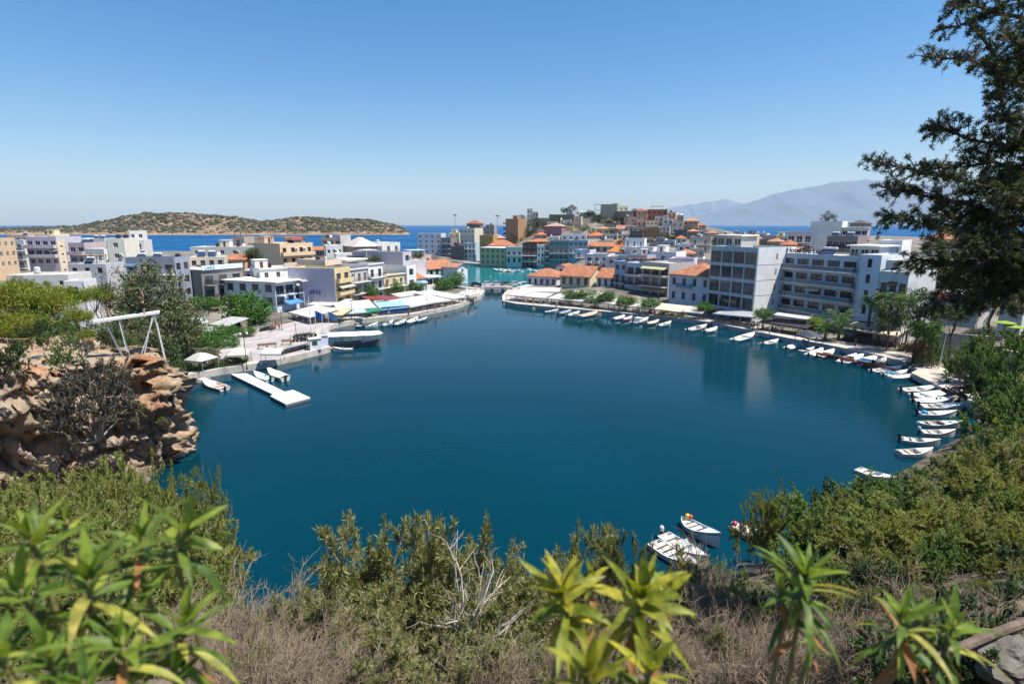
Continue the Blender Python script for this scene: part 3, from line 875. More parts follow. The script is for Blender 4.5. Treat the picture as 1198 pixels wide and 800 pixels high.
B('white house with a rounded roof parapet and a dark stone side wall', 99, 121, 165, 164, 291, 9, 2, 2, WHITE, balc=(0,), rail='wbars', right=0, top='t', key='roundpar')
B('tall cream and white house with two black water tanks on its roof', 123.5, 144.5, 160, 161, 279, 10, 4, 1, (.66, .64, .55), top='tt', win=(1.1, 1.2))
B('white house with a balcony below a smaller white rooftop block, beside the blue sea', 144, 168, 198, 200, 281, 10, 3, 2, OFFW, balc=(0,), rail='wbars', top='', key='whiterooftop')
B('small white block perched over the balcony house before the sea', 150, 168, 203, 205, 270, 7, 1, 2, WHITE, top='a', zb=10)
B('grey-blue two storey flats with a row of red-brown doors', 146, 203, 128, 128, 301, 6, 3, 4, (.27, .30, .35), balc='all', rail='wbars', fr='brown', bd=1.1, win=(1.5, 1.4), top='sst', name='apartment_building', cat='apartment building', right=2, par=.9)
B('long low white house with a flat roof above the pine tops', 7, 79, 118, 120, 322, 9, 1, 4, OFFW, win=(.8, .9), roof='flat', par=.3, top='t')
B('low grey house with a tilted solar panel on its terrace', 79, 123, 140, 141, 309, 8, 1, 3, LGREY, fr='brown', top='sp', par=.3)
B('low pale annexe with a plain side wall behind the yellow-green pines', 74, 98, 110, 111, 329, 6, 1, 1, (.62, .60, .60), top='')
B('small orange-tiled cottage between the blue-doored flats and the grey hotel', 206, 219, 172, 172, 318, 8, 1, 1, PEACH, 'gable')
B('small grey-blue flat roofed house left of the grey hotel', 206, 222, 158, 158, 325, 7, 1, 2, (.33, .36, .42), top='')
B('brown-roofed kiosk with a white roof terrace beside the grey hotel', 206, 234, 140, 141, 342, 6, 1, 2, (.5, .42, .38), top='')
hotelL = B('grey hotel of three floors with dark green balcony doors and a white roof sign', 234.5, 283, 133, 143.5, 316, 21, 3, 3, (.20, .195, .20), balc='all', each=True, rail='bars', fr='green', win=(1.7, 1.4), top='', fh=3.3, name='hotel_building', cat='hotel', par=.5, key='greyhotel')
B('cream set-back rooftop flat with brown shutters on the grey hotel', 221, 262, 150, 153, 301, 8, 1, 4, (.6, .52, .42), fr='brown', name='rooftop_flat', cat='house', top='ssd', zb=11.0, par=.25)
B('wide pale block with a blank white wall behind the grey hotel', 222, 296, 184, 186, 289, 12, 3, 5, (.58, .57, .53), win=(1.1, 1.2), top='ttdr', balc=(), name='apartment_building', cat='apartment building', par=.4)
B('brown-beige tower house rising over the wide pale block', 271, 285, 214, 214, 277, 9, 3, 1, (.40, .33, .27), top='p')
B('pale beige house with a roof terrace behind the dark tree', 290, 313, 204, 204, 284, 9, 2, 2, BEIGE, top='r')
B('small orange-roofed cottage under the wide pale block', 262, 286, 172, 172, 304, 6, 1, 2, PEACH, 'pent', rh=1.3)
B('white house upper storey with two shuttered windows above the glazed veranda', 304, 345, 141, 147, 314, 8, 1, 3, WHITE, win=(.9, 1.3), fr='grey', top='rt', zb=8.4, left=2, cornice=True, name='house_storey', cat='house')
B('white and blue house with a dark glazed veranda under a broad flat roof', 321, 354, 132, 141, 331, 16, 2, 3, (.60, .64, .68), 'slab', win=(1.8, 1.6), fr='blue', wide=.86, left=4, fh=3.1, eave=.5, key='veranda')
B('white wing with two storeys of small windows left of the glazed veranda house', 287, 306, 150, 151, 316, 10, 3, 3, (.66, .68, .70), win=(.9, 1.3), top='', cornice=True, fr='grey', balc=(1,), rail='wbars')
B('peach and cream apartment block with open loggias and a grey side wall', 327, 366, 168, 178, 285, 13, 4, 4, (.66, .50, .34), balc='all', rail='solid', fr='brown', top='rsp', name='apartment_building', cat='apartment building', left=0)
B('low pale house with projecting flat canopy roofs behind the round bush', 354, 386, 139, 144, 329, 10, 2, 2, (.5, .5, .5), 'slab', win=(2.2, 1.5), eave=.6, balc=(1,), rail='wbars')
B('yellow ochre flats with cream balconies and a lavender graffiti side wall', 391, 409, 137, 144, 314, 13, 3, 2, (.60, .48, .27), balc='all', rail='solid', win=(1.5, 1.4), fr='grey', top='', name='apartment_building', cat='apartment building', awn=((1, (.6, .55, .45)),), party=(.50, .46, .52), key='yellow', left=0)
B('set-back top storey with a curved orange wall on the yellow ochre flats', 380, 400, 148, 155, 304, 9, 1, 2, (.55, .45, .36), top='d', zb=11.4, name='rooftop_flat', cat='house')
B('grey flats with dark iron balconies between the ochre flats and the blue-windowed house', 409.3, 430, 144.2, 151.5, 315, 12, 3, 3, (.46, .44, .43), balc='all', rail='bars', win=(1.0, 1.4), top='', name='apartment_building', cat='apartment building', cornice=True)
B('white penthouse with a canopy on the grey iron-balconied flats', 404, 427, 157, 164, 305, 8, 1, 2, (.66, .58, .52), 'slab', zb=11.6, name='rooftop_flat', cat='house', win=(1.6, 1.5))
B('bright white house with pairs of blue doors on dark balconies', 430.3, 448, 151.7, 158.5, 309, 11, 3, 2, WHITE, balc='all', fr='blue', rail='bars', win=(1.2, 1.5), top='', cornice=True, fh=3.3)
B('low yellow house with a tan roof edge below the lavender blank wall', 448.4, 473, 158.7, 167, 322, 10, 2, 3, (.58, .46, .25), balc=(0,), rail='wbars', win=(1.0, 1.5), top='', cornice=True)
B('tall house with a lavender blank side wall and a white blue-windowed front', 471, 481, 171, 176, 295, 18, 4, 1, (.47, .43, .46), fr='blue', win=(1.8, 1.5), top='aa', balc=(1,), rail='wbars', name='apartment_building', cat='apartment building')
B('narrow white house with stacked blue bay windows', 475, 486.5, 168, 173, 311, 9, 3, 1, (.66, .68, .70), fr='blue', win=(2.0, 1.7), balc=(1, 2), rail='solid', top='')
B('orange hip-roofed house with a pale blue awning behind the white canopies', 481, 498, 177, 181, 327, 7, 1, 2, (.5, .5, .52), 'hip', awn=((0, (.32, .52, .66)),), rh=2.4)
B('blank pale lavender block stepping down towards the orange hip roof', 481, 499, 185, 187, 305, 8, 2, 0, (.60, .57, .62), top='a')
B('open white pavilion with a cream canopy roof and balustrade by the quay trees', 499, 514, 181, 185, 325, 7, 1, 2, (.68, .66, .6), 'slab', win=(2.6, 1.7), wide=.8, name='pavilion', cat='pavilion', fr='white')
B('long orange-roofed hall with a green-grey fascia and white gable end by the channel', 501, 534, 205, 218, 315, 12, 1, 5, (.34, .38, .34), 'gable', rh=2.6, win=(1.4, 1.6), fr='green', name='hall', cat='hall')
B('white gable house at the mouth of the channel beside the orange-roofed hall', 534.6, 547, 207, 212, 313, 12, 2, 1, (.62, .62, .64), 'gabley', rc=TERRAP, rh=1.2, right=2)
B('beige house with a hanging roof garden behind the white canopies', 476, 505, 215, 222, 299, 10, 2, 3, (.52, .44, .38), top='p', par=.5, key='roofgarden')
B('brick and grey block under a white vaulted roof', 415, 443, 192, 197, 289, 12, 3, 2, (.30, .24, .22), 'hip', rc=(.70, .66, .60), rh=3.0, name='apartment_building', cat='apartment building')
B('long white house with a plain roofline in front of the blue sea', 440, 468, 210, 216, 284, 9, 3, 3, WHITE, top='ta', win=(.9, 1.0))
B('tall blank white party wall rising over the flat roofs', 398, 410, 203, 204, 276, 9, 4, 0, (.70, .68, .64), top='', name='apartment_building', cat='apartment building')
B('white cubic houses with small dark windows below the tall party wall', 381, 400, 186, 188, 287, 9, 3, 3, WHITE, win=(.8, 1.0), top='ta')
B('white terrace house with steps right of the small cubic houses', 393, 414, 176, 178, 297, 8, 2, 2, (.72, .71, .68), win=(.8, 1.1), top='d')
B('small peach house tucked between white terraces', 412.5, 424, 178, 179, 297, 7, 2, 1, PEACH, top='')
B('dark grey terrace block draped with plants under the vaulted roof', 426, 447, 172, 178, 300, 8, 2, 3, (.16, .155, .14), win=(1.0, 1.4), top='p', balc=(0,), rail='bars')
B('house with a red-orange pitched terrace roof over dark openings', 363, 384, 204, 206, 293, 8, 2, 3, (.30, .22, .18), 'pent', rh=1.0, win=(1.6, 1.4))
B('brown unplastered block with a cluttered roof near the shore', 376, 398, 224, 226, 278, 9, 2, 3, (.25, .20, .18), top='tda', win=(1.1, 1.1))
B('house with a low red roof edge in front of the island channel', 334, 352, 232, 233, 281, 8, 1, 2, (.55, .50, .45), 'gable', rc=(.38, .08, .05), rh=.9)
B('flat white house on the shore left of the peach block', 300, 327, 236, 236, 291, 8, 2, 3, OFFW, top='s')
B('low cream house near the beach behind the wide pale block', 246, 272, 240, 240, 293, 8, 1, 3, CREAM, top='t')
B('grey flat-roofed house at the water behind the blue-doored flats', 176, 206, 196, 197, 307, 8, 1, 3, (.38, .37, .36), top='rs', par=.4)
B('white house near the shore between the pink house and the tanks', 86, 122, 232, 232, 279, 9, 2, 4, OFFW, top='sas', win=(.9, 1.0))
B('cream shore house behind the lavender block', 40, 64, 244, 244, 274, 8, 2, 3, CREAM, top='tr')
B('plain beige house far behind the narrow glass-balconied flats', 8, 32, 262, 262, 275, 8, 2, 3, (.52, .42, .33), top='s')
B('pale lavender flats with a graffiti-tagged wall behind the low canopy-roofed house', 366, 391, 150, 152, 305, 9, 3, 2, (.56, .52, .60), top='t', win=(.9, 1.2), name='apartment_building', cat='apartment building')
# sign board on the grey hotel
g = BLD['greyhotel']
mb = MB(); mb.box(.1, -.42, g['H']-.1, g['W']-.1, -.3, g['H']+1.0)
sg = mb.build('sign_board', pbr('sign_white', (.62, .70, .74), .5, .05), g['root'])
def text(name, s, size, mat, parent, loc, rot, ext=.02, bold=0.0, sp=1.0):
    c = bpy.data.curves.new(name, 'FONT'); c.body = s; c.size = size; c.extrude = ext; c.offset = bold; c.space_character = sp
    c.materials.append(mat)
    t = bpy.data.objects.new('text_source', c)
    me = bpy.data.meshes.new_from_object(t); bpy.data.objects.remove(t)
    return link(name, me, parent, loc, rot)
text('lettering', 'LAKE', 1.0, pbr('sign_letter', (.12, .17, .2), .5), sg, (.8, -.45, g['H']+.1), (R(90), 0, 0), .01, .02, 1.25)
text('lettering', 'APARTMENTS', .62, pbr('sign_letter_pale', (.36, .44, .5), .5), sg, (4.9, -.45, g['H']+.2), (R(90), 0, 0), .01, .0, 1.2)
# veranda house: dark glazing band, blue awning at the shop
v = BLD['veranda']
link('awning', awning_mesh(5.0, 2.4, .8, (.10, .30, .55)), v['root'], (v['W']*.45, -.004, 3.1))
# graffiti on the ochre flats' side wall
y = BLD['yellow']
mb = MB()
rg = random.Random(4)
for k in range(16):
    u = 4.2+.22*k*.9; z0 = 4.2+rg.random()*.5
    mb.tube([(-.062, u, z0), (-.062, u+.25*rg.uniform(-1, 1), z0+.7+rg.random()*.5), (-.062, u+.3, z0+.2+rg.random()*.4)], .07, 4)
mb.build('graffiti', pbr('graffiti_paint', (.16, .10, .30), .6), y['root'])
# ------------------------------------------------------------------ far waterfront and the hill
APT = dict(name='apartment_building', cat='apartment building')
B('pale lavender block with a blue-grey lower storey at the far harbour mouth', 488, 516, 352, 350, 273, 12, 4, 4, (.55, .53, .55), top='', **APT)
B('dark balconied flats right of the pale lavender harbour block', 516, 527, 348, 346, 278, 10, 4, 2, (.22, .21, .22), balc='all', rail='bars', top='', **APT)
B('cream stepped house behind the dark balconied flats', 525, 537, 358, 357, 272, 10, 3, 2, CREAM, top='r')
B('low dark shop row along the far harbour road', 527, 543, 335, 332, 288, 8, 2, 4, (.13, .12, .12), win=(1.6, 1.5), top='', name='shop_row', cat='shops')
B('tall cream flats with small square windows over the harbour', 538, 555, 350, 346, 267, 12, 5, 4, (.60, .56, .45), win=(.9, 1.0), top='ad', **APT)
B('pale blue house in front of the tall cream flats', 543, 556, 334, 332, 284, 9, 3, 3, PALEB, top='', balc=(0,), rail='wbars')
B('red-brown roofed house high behind the cream flats', 546, 561, 392, 390, 262, 10, 3, 3, (.28, .20, .18), 'hip', rc=(.36, .13, .07), rh=2.5)
B('lavender house with a blank wall beside the red-brown roof', 557, 569, 380, 378, 266, 10, 3, 2, LAV, top='t')
B('grey boxy tower house left of the brick apartment tower', 568, 578, 372, 371, 263, 9, 4, 2, (.34, .31, .31), top='at')
B('ochre yellow house with a flat top behind the yellow-green harbour house', 561, 577, 322, 320, 275, 10, 3, 2, (.44, .28, .11), top='', right=1)
B('pink-roofed house between the ochre house and the brick tower', 572, 586, 330, 328, 279, 9, 2, 2, (.45, .35, .33), 'hip', rc=(.60, .33, .24), rh=2.2)
B('yellow-green harbour house with rows of dark windows under a white roof edge', 562, 591, 300, 294, 290, 11, 3, 5, (.60, .44, .25), 'slab', fr='grey', win=(.9, 1.5), eave=.4, **APT)
B('orange hip roof house behind the yellow-green harbour house', 570, 600, 312, 310, 288, 10, 1, 3, (.5, .42, .33), 'hip', rh=3.2)
B('pale blue neoclassical harbour house with tall blue windows and a cornice', 592, 611, 293.5, 292, 289, 10, 2, 3, (.60, .55, .51), fr='blue', win=(1.1, 2.2), fh=4.2, top='', cornice=True)
B('dark maroon harbour flats with white balconies and a pale top band', 611.5, 628, 292, 291, 284, 10, 4, 3, MAROON, balc=(1, 2), rail='wbars', top='', each=False, win=(1.0, 1.3), **APT)
B('narrow pale blue house between the maroon flats and the brown balconies', 628.3, 637, 291, 290.5, 287, 9, 4, 2, (.60, .56, .53), top='', win=(.8, 1.3), balc=(2,), rail='bars')
B('narrow brown house stacked with balconies beside the teal flats', 637.2, 642.5, 290.5, 290, 285, 9, 4, 1, (.32, .26, .23), balc='all', rail='bars', top='')
B('dull teal blue flats with rows of tall dark windows on the harbour', 643, 665, 290, 288, 281, 11, 4, 4, (.30, .28, .27), win=(.9, 1.6), top='', cornice=True, balc=(1, 2), rail='bars', **APT)
B('periwinkle blue flats right of the dull teal flats', 665.3, 688, 288, 286, 281, 11, 4, 4, (.48, .45, .50), win=(.9, 1.5), top='t', cornice=True, balc=(1,), rail='wbars', **APT)
B('long white rooftop storey above the teal and periwinkle flats', 657, 686, 304, 302, 274, 8, 1, 4, (.66, .68, .70), top='', zb=14, name='rooftop_flat', cat='house')
B('brick apartment tower with dark open balconies on its left side', 591.5, 606, 346, 341, 256, 10, 7, 1, (.36, .22, .13), win=(.01, .01), left=3, top='r', zb=1, key='bricktower', **APT)
B('white twin-turreted ruin on the hilltop ridge', 617, 623, 372, 372, 244, 5, 4, 2, (.50, .48, .47), win=(.8, 1.2), top='', name='tower_ruin', cat='tower')
B('white low wing beside the twin-turreted ruin', 622, 630, 373, 372, 248, 5, 3, 2, (.52, .50, .49), top='', win=(.8, 1.1))
B('brown flat-roofed house in the dark hilltop trees', 630, 642, 366, 366, 255, 8, 1, 3, (.30, .22, .17), top='')
B('grey concrete shell house below the twin-turreted ruin', 610, 618, 366, 366, 258, 8, 3, 1, (.34, .31, .29), top='')
B('purple-pink house with a tan pitched roof on the middle hillside', 637, 657, 330, 326, 265, 10, 4, 3, (.28, .15, .19), 'hip', rc=(.52, .36, .24), rh=2.0, balc=(1, 2), rail='solid')
B('red house under a flat orange roof behind the maroon flats', 617, 642, 314, 312, 283, 9, 2, 3, (.32, .08, .06), 'hip', rh=1.6)
B('small orange-roofed house above the red house', 626, 640, 326, 326, 275, 8, 1, 2, (.45, .33, .28), 'hip', rh=1.5)
B('pink small house on the slope under the dark trees', 629, 641, 340, 340, 268, 8, 2, 2, (.50, .32, .30), top='')
B('long dark retaining building under the hilltop with a pale roof edge', 643, 672, 352, 352, 251, 6, 2, 5, (.11, .10, .095), win=(1.0, 1.0), top='a', zb=14)
B('white domed hilltop house with a dark rounded roof', 664, 675, 372, 372, 244, 9, 2, 2, (.70, .70, .69), 'hip', rc=(.07, .07, .08), rh=2.6, key='domed')
B('white hilltop house with a blank sunny wall right of the dark dome', 670, 682, 368, 369, 246, 8, 2, 1, WHITE, top='t')
B('pale lavender house with a flat canopy on the hilltop', 681, 697, 364, 364, 249, 8, 2, 3, (.52, .50, .56), 'slab')
B('slim beige tower house with one top window', 671, 680, 338, 337, 253, 8, 4, 1, BEIGE, win=(.7, .9), top='')
B('sandy yellow house with small windows under the dark retaining building', 657, 671, 334, 333, 264, 8, 2, 3, (.55, .45, .27), win=(.6, .8), top='')
B('tan house with a long sloping tiled roof on the middle hillside', 678, 702, 338, 332, 272, 12, 1, 4, (.42, .32, .24), 'pent', rc=(.46, .32, .20), rh=3.0)
B('big olive grey block on the crest with a bare side frame', 704, 722, 356, 355, 239, 13, 3, 1, (.25, .26, .23), win=(.9, .9), top='', key='olive', **APT)
B('cream top storey right of the olive grey crest block', 719, 735, 360, 360, 241, 9, 2, 3, (.60, .56, .40), top='ra')
B('grey concrete flats with dark balconies below the cream top storey', 721, 741, 352, 350, 247, 9, 5, 3, (.22, .20, .185), balc='all', rail='solid', **APT)
B('white arcaded house with an orange hip roof in the middle of the hill', 687, 705, 316, 314, 276, 10, 2, 4, (.52, .50, .48), 'hip', rh=2.4, win=(1.2, 1.7), fr='dark', rc=(.62, .20, .06))
B('grey house with two storeys of dark arched openings', 705, 722, 312, 310, 273, 9, 2, 4, (.40, .39, .38), win=(1.5, 1.7), balc='all', rail='wbars', top='p')
B('cream house with white columns beside the grey arched openings', 722, 746, 314, 311, 274, 9, 2, 4, (.62, .57, .43), win=(1.1, 1.5), balc=(0,), rail='wbars', top='t')
B('rose-roofed house under the hillside trees', 722, 737, 332, 331, 268, 9, 1, 3, (.42, .34, .31), 'gable', rc=(.50, .22, .18), rh=2.0)
B('pale green-grey house with a blank side below the terracotta stack', 733, 745, 330, 329, 264, 9, 3, 1, (.40, .44, .40), top='')
B('terracotta topped villa on the crest of the hill', 757, 781, 352, 349, 245, 10, 3, 4, (.42, .19, .11), balc=(1, 2), rail='solid', top='p', fr='brown', **APT)
B('red-roofed villa left of the terracotta topped villa', 745, 758, 350, 350, 247, 9, 2, 2, (.5, .33, .24), 'hip', rc=(.38, .13, .09), rh=1.6)
B('white balconied flats below the terracotta topped villa', 766, 781, 338, 336, 253, 9, 3, 3, (.58, .56, .53), balc='all', rail='solid', top='', **APT)
B('pink house with wide windows under the red-roofed villa', 745, 763, 336, 335, 258, 9, 3, 3, (.52, .30, .25), win=(1.3, 1.3), balc=(1,), rail='solid', top='a')
B('beige stepped flats below the white balconied flats', 740, 772, 326, 323, 265, 9, 3, 5, (.46, .37, .29), balc=(0, 2), rail='solid', top='t', **APT)
B('brown stone house with small windows in the middle of the hill', 752, 772, 314, 312, 267, 9, 3, 4, (.32, .19, .10), win=(.6, 1.1), fr='brown', top='')
B('dark house with a long veranda left of the brown stone house', 737, 752.5, 310, 308, 271, 9, 2, 3, (.10, .085, .085), win=(2.2, 1.5), top='')
B('house with white framed top floor and dark balcony beside the brown stone house', 770, 784, 318, 316, 264, 9, 3, 3, (.55, .53, .51), balc=(0, 1), rail='solid', top='')
B('slate grey house with a white balcony edge on the right of the hill', 790, 804, 312, 310, 269, 10, 4, 2, (.10, .13, .17), balc=(2,), rail='wbars', top='a')
B('beige flats under the crest right of the white balconied flats', 781, 791, 340, 338, 248, 9, 4, 2, (.55, .42, .33), top='t', **APT)
B('grey tanked rooftop house on the right shoulder of the hill', 788, 800, 342, 340, 252, 9, 3, 3, (.38, .36, .34), top='ttd', **APT)
B('cream square house below the tanked rooftop house', 786, 800, 326, 324, 259, 9, 3, 2, (.58, .53, .44), balc=(1,), rail='solid', top='')
B('tan house with an ochre gable on the right end of the ridge', 800, 817, 338, 335, 259, 10, 3, 3, (.50, .35, .23), 'hip', rc=(.50, .30, .20), rh=2.4)
B('orange-edged house under the tan ridge house', 804, 817, 318, 316, 271, 9, 2, 2, (.34, .27, .25), 'hip', rc=(.60, .28, .14), rh=1.3)
B('white cubes at the right foot of the hill near the sea', 814, 829, 330, 328, 269, 8, 3, 3, (.62, .58, .55), top='ta')
B('flat orange-roofed house at the right foot of the hill', 826, 841, 318, 316, 273, 8, 2, 2, (.40, .32, .30), 'hip', rc=(.56, .27, .16), rh=1.2)
B('grey-beige block with a blank wall and brown side balconies', 807, 832, 262, 258, 277, 10, 4, 2, (.40, .37, .31), right=3, top='st', **APT)
B('cream half-built house with open floors behind the big glass-fronted block', 828, 842, 270, 268, 275, 9, 4, 2, (.50, .42, .33), win=(1.8, 1.6), top='')
B('pale stepped house with an outside stair under the slate grey house', 776, 790, 292, 290, 281, 8, 3, 2, (.48, .50, .50), top='d')
B('small grey house with dark openings under the brown stone house', 762, 776, 290, 289, 284, 8, 2, 2, (.28, .25, .22), win=(1.6, 1.4), top='')
B('grey low house with a pale blue tank between the slate and the blank-walled block', 792, 808, 286, 285, 287, 8, 2, 3, (.42, .43, .45), top='tsd')
# ------------------------------------------------------------------ right-hand lakeside
B('white and pink-grey long orange-roofed house over the lakeside roofs', 688, 728, 276, 268, 288, 9, 2, 5, (.50, .48, .50), 'gable', rh=1.8, win=(1.4, 1.5), fr='dark')
B('low orange hip-roofed house in front of the long orange roof', 710, 730, 252, 250, 295, 9, 1, 2, (.55, .53, .52), 'hip', rh=2.6, rc=(.62, .22, .07))
B('white square house with tiny windows on the slope', 731, 754, 250, 247, 279, 8, 2, 3, (.74, .74, .74), win=(.5, .5), top='')
B('white house with a roof room over the white square house', 738, 764, 232, 228, 289, 9, 3, 3, (.66, .62, .64), top='', win=(.9, 1.1), balc=(0,), rail='wbars')
B('large blank white block with one dark vent window', 685, 712, 226, 222, 297, 10, 4, 3, (.62, .61, .61), win=(1.3, .8), top='', **APT)
B('white house with a round dark rooftop window by the blank white block', 708, 722, 214, 212, 300, 7, 3, 1, (.66, .65, .65), win=(1.2, 1.2), top='')
B('pale lilac house with a curved canopy above the harbour canopies', 673, 690, 250, 247, 292, 9, 4, 2, (.52, .51, .58), balc='all', rail='wbars', top='', **APT)
B('white cube house with a single dark window over the yellow-awning flats', 760, 791, 196, 190, 294, 9, 2, 3, (.70, .68, .70), win=(.9, 1.3), top='rd')
B('orange-roofed house with an open veranda behind the pink-lavender wall', 792, 812, 206, 204, 297, 9, 2, 3, (.58, .50, .42), 'hip', rh=1.5, win=(1.6, 1.4), fr='brown')
B('low cream house with a satellite dish behind the big glass-fronted block', 803, 834, 188, 184, 303, 9, 2, 3, (.58, .52, .45), top='tda')
B('blank pink-lavender party wall above the orange hip roof', 783, 812, 169, 166, 302, 9, 4, 0, (.58, .50, .57), top='', **APT)
B('white lakeside house with an orange hip roof and small canopy at the channel', 616.5, 651, 200, 194, 323, 10, 1, 5, (.62, .62, .66), 'hip', rh=2.6, win=(.9, 1.7), fr='dark', fh=3.6)
B('white blank gable wall behind the channel house roof', 650, 663, 208, 206, 312, 8, 1, 1, (.68, .67, .66), 'gabley', rh=.8)
B('cream yellow tavern under the widest orange roof', 655.5, 690, 187, 181, 322, 11, 1, 4, (.60, .54, .38), 'gable', rh=3.0, win=(1.1, 2.1), fr='brown', fh=3.9, name='tavern', cat='house')
B('white house with three tall windows under a short orange roof', 698, 720, 180, 176, 324, 9, 1, 3, (.62, .60, .60), 'gable', rh=2.6, win=(.9, 2.2), fr='dark', fh=3.9)
B('blue-grey narrow flats with a round arched top beside the short orange roof', 719.5, 733.5, 174, 170, 305, 10, 4, 2, (.34, .40, .50), balc=(1, 2), rail='bars', top='', fr='dark', **APT)
B('pale blue flats with dark paired balcony doors under a roof terrace', 733.8, 752, 169.5, 165, 307, 10, 3, 2, (.44, .50, .58), balc=(0, 1, 2), rail='bars', fr='dark', win=(1.7, 1.5), top='', **APT)
B('rooftop veranda with an orange tiled roof on the pale blue flats', 735, 757, 176, 172, 302, 6, 1, 2, (.30, .38, .46), 'hip', rh=1.2, zb=13, name='rooftop_flat', cat='house', win=(2.6, 1.6))
B('lakeside flats with a yellow awning and three deep balconies', 752.3, 783, 163, 155, 306, 11, 4, 3, (.44, .42, .42), balc='all', rail='bars', bd=1.9, fr='dark', win=(1.8, 1.5), top='', awn=((0, (.62, .58, .34)), (2, (.55, .45, .32))), **APT)
B('white lakeside house with an orange hip roof and one iron balcony', 783.3, 832, 147, 138, 321, 12, 2, 4, (.56, .60, .66), 'hip', rh=3.0, win=(.9, 1.7), fr='grey', shut=None, fh=3.6, balc=(), key='hipwhite')
big = B('tall glass-fronted block with a bright white side wall on the lakeside', 832.5, 887, 132.5, 121, 287.5, 12.5, 5, 4, (.42, .47, .52), wide=.90, win=(2.0, 2.4), fr='grey', fh=3.35, top='', key='tall', **APT)
hot = B('long white lakeside hotel with four tiers of glass balconies and roof letters', 916, 1006, 126, 110, 295.5, 11, 4, 5, (.48, .51, .56), balc='all', rail='glass', bd=1.3, fr='dark', fh=3.0, win=(2.2, 1.4), wide=.76, top='ss', name='hotel_building', cat='hotel', par=.35, key='hotel', zb=1.6)
hot2 = B('plain white end bay of the lakeside hotel with one window per floor', 1006.3, 1032, 109.8, 106.5, 297.5, 11.5, 4, 1, (.60, .64, .70), win=(.7, 1.5), fr='dark', top='', fh=3.0, par=.3, key='hotel2', zb=1.6, **APT)
B('glass rooftop room with a white slab roof on the lakeside hotel', 995, 1030, 119, 114, 288, 7, 1, 3, (.34, .44, .50), 'slab', win=(2.5, 1.4), zb=15.4, name='rooftop_flat', cat='house', wide=.8)
B('white neoclassical house with a brown-doored balcony beside the hotel', 1031, 1064, 101, 97, 317, 10, 2, 3, (.62, .62, .63), balc=(0,), rail='bars', fr='brown', win=(.85, 1.9), fh=3.7, top='', cornice=True, key='neo')
B('cream attic storey with two tall dark windows over the neoclassical house', 1037, 1064, 106, 103, 304, 8, 1, 2, (.66, .62, .53), win=(.9, 1.6), fr='brown', zb=13, top='', name='house_storey', cat='house')
B('tall bright white block seen through the pine branches', 1029, 1056, 122, 119, 281, 9, 4, 2, (.74, .73, .74), win=(.8, 1.0), top='', zb=3, **APT)
B('large white blank block standing over the hotel roof', 949, 986, 196, 190, 259, 10, 4, 0, WHITE, top='', name='apartment_building', cat='apartment building', key='whiteblank')
B('grey flat-roofed villa with a long glazed front behind the hotel', 922, 951, 186, 183, 271, 9, 3, 3, (.56, .55, .56), win=(2.2, 1.4), balc=(0, 1), rail='wbars', top='a', wide=.7)
B('brown and grey flats right of the large white blank block', 968, 1004, 168, 162, 276, 9, 3, 5, (.28, .22, .21), win=(1.2, 1.2), top='ss', **APT)
B('white rooftop villa with a turquoise roof sheet behind the hotel', 986, 1016, 190, 186, 267, 9, 2, 4, (.64, .66, .70), 'slab', win=(1.5, 1.3), key='turq')
B('dark-roofed house peeping between the turquoise roof and the pine', 994, 1012, 226, 222, 262, 8, 2, 3, (.30, .26, .26), 'hip', rc=(.10, .08, .08), rh=1.4)
B('low orange-brown house at the foot of the hotel party wall', 900, 930, 166, 160, 293, 8, 2, 3, (.46, .30, .22), 'gable', rc=(.42, .20, .12), rh=1.0)
B('cream rooftop penthouse with a white canopy on the tall glass-fronted block', 839, 868, 138, 133, 276, 7, 1, 3, (.40, .40, .40), 'slab', win=(2.4, 1.4), zb=16.6, name='rooftop_flat', cat='house', wide=.7)
B('ochre rooftop room beside the cream penthouse', 866, 884, 140, 138, 277, 5, 1, 2, (.58, .43, .25), zb=16.6, name='rooftop_flat', cat='house', win=(.7, 1.2), top='')
B('white lane house with a sunny awning between the tall block and the hotel', 905, 917, 140, 136, 338, 8, 1, 2, (.62, .6, .57), awn=((0, (.66, .60, .48)),), top='')
# roofscape behind the tall block, out to the sea
def roofscape():
    rows = [
        ('white cube house in the far roofscape next to a small orange roof', 845, 858, 330, 274, WHITE, 'flat'), ('beige house in the far roofscape under the horizon', 858, 871, 350, 272, BEIGE, 'flat'),
        ('rust-roofed house in the far roofscape', 872, 886, 322, 275, (.42, .30, .25), 'hip'), ('grey house with tanks in the far roofscape', 884, 897, 342, 273, LGREY, 'flat'),
        ('pale pink house in the far roofscape', 895, 909, 318, 275, (.55, .42, .40), 'flat'), ('cream villa in the far roofscape left of the grey villa', 908, 922, 300, 276, CREAM, 'flat'),
        ('brown house in the far roofscape behind the white side wall', 884, 900, 262, 280, (.30, .21, .16), 'flat'), ('tan house in the far roofscape with a flat orange roof', 898, 914, 248, 283, (.46, .34, .25), 'hip'),
        ('white house in the far roofscape above the low orange-brown house', 912, 926, 230, 285, OFFW, 'flat'), ('dark grey house in the far roofscape', 868, 884, 282, 277, (.25, .24, .24), 'flat'),
        ('salmon house in the far roofscape between two grey ones', 850, 866, 292, 277, (.52, .30, .22), 'flat')]
    for i, (lb, a, b, Y, yt, c, rf) in enumerate(rows):
        B(lb, a, b, Y, Y-3, yt, 9, 3, 3, c, rf, top=('ta', 's', '', 'tt', 'd', 'r')[i % 6], rh=1.4, rc=(.52, .24, .13))
roofscape()

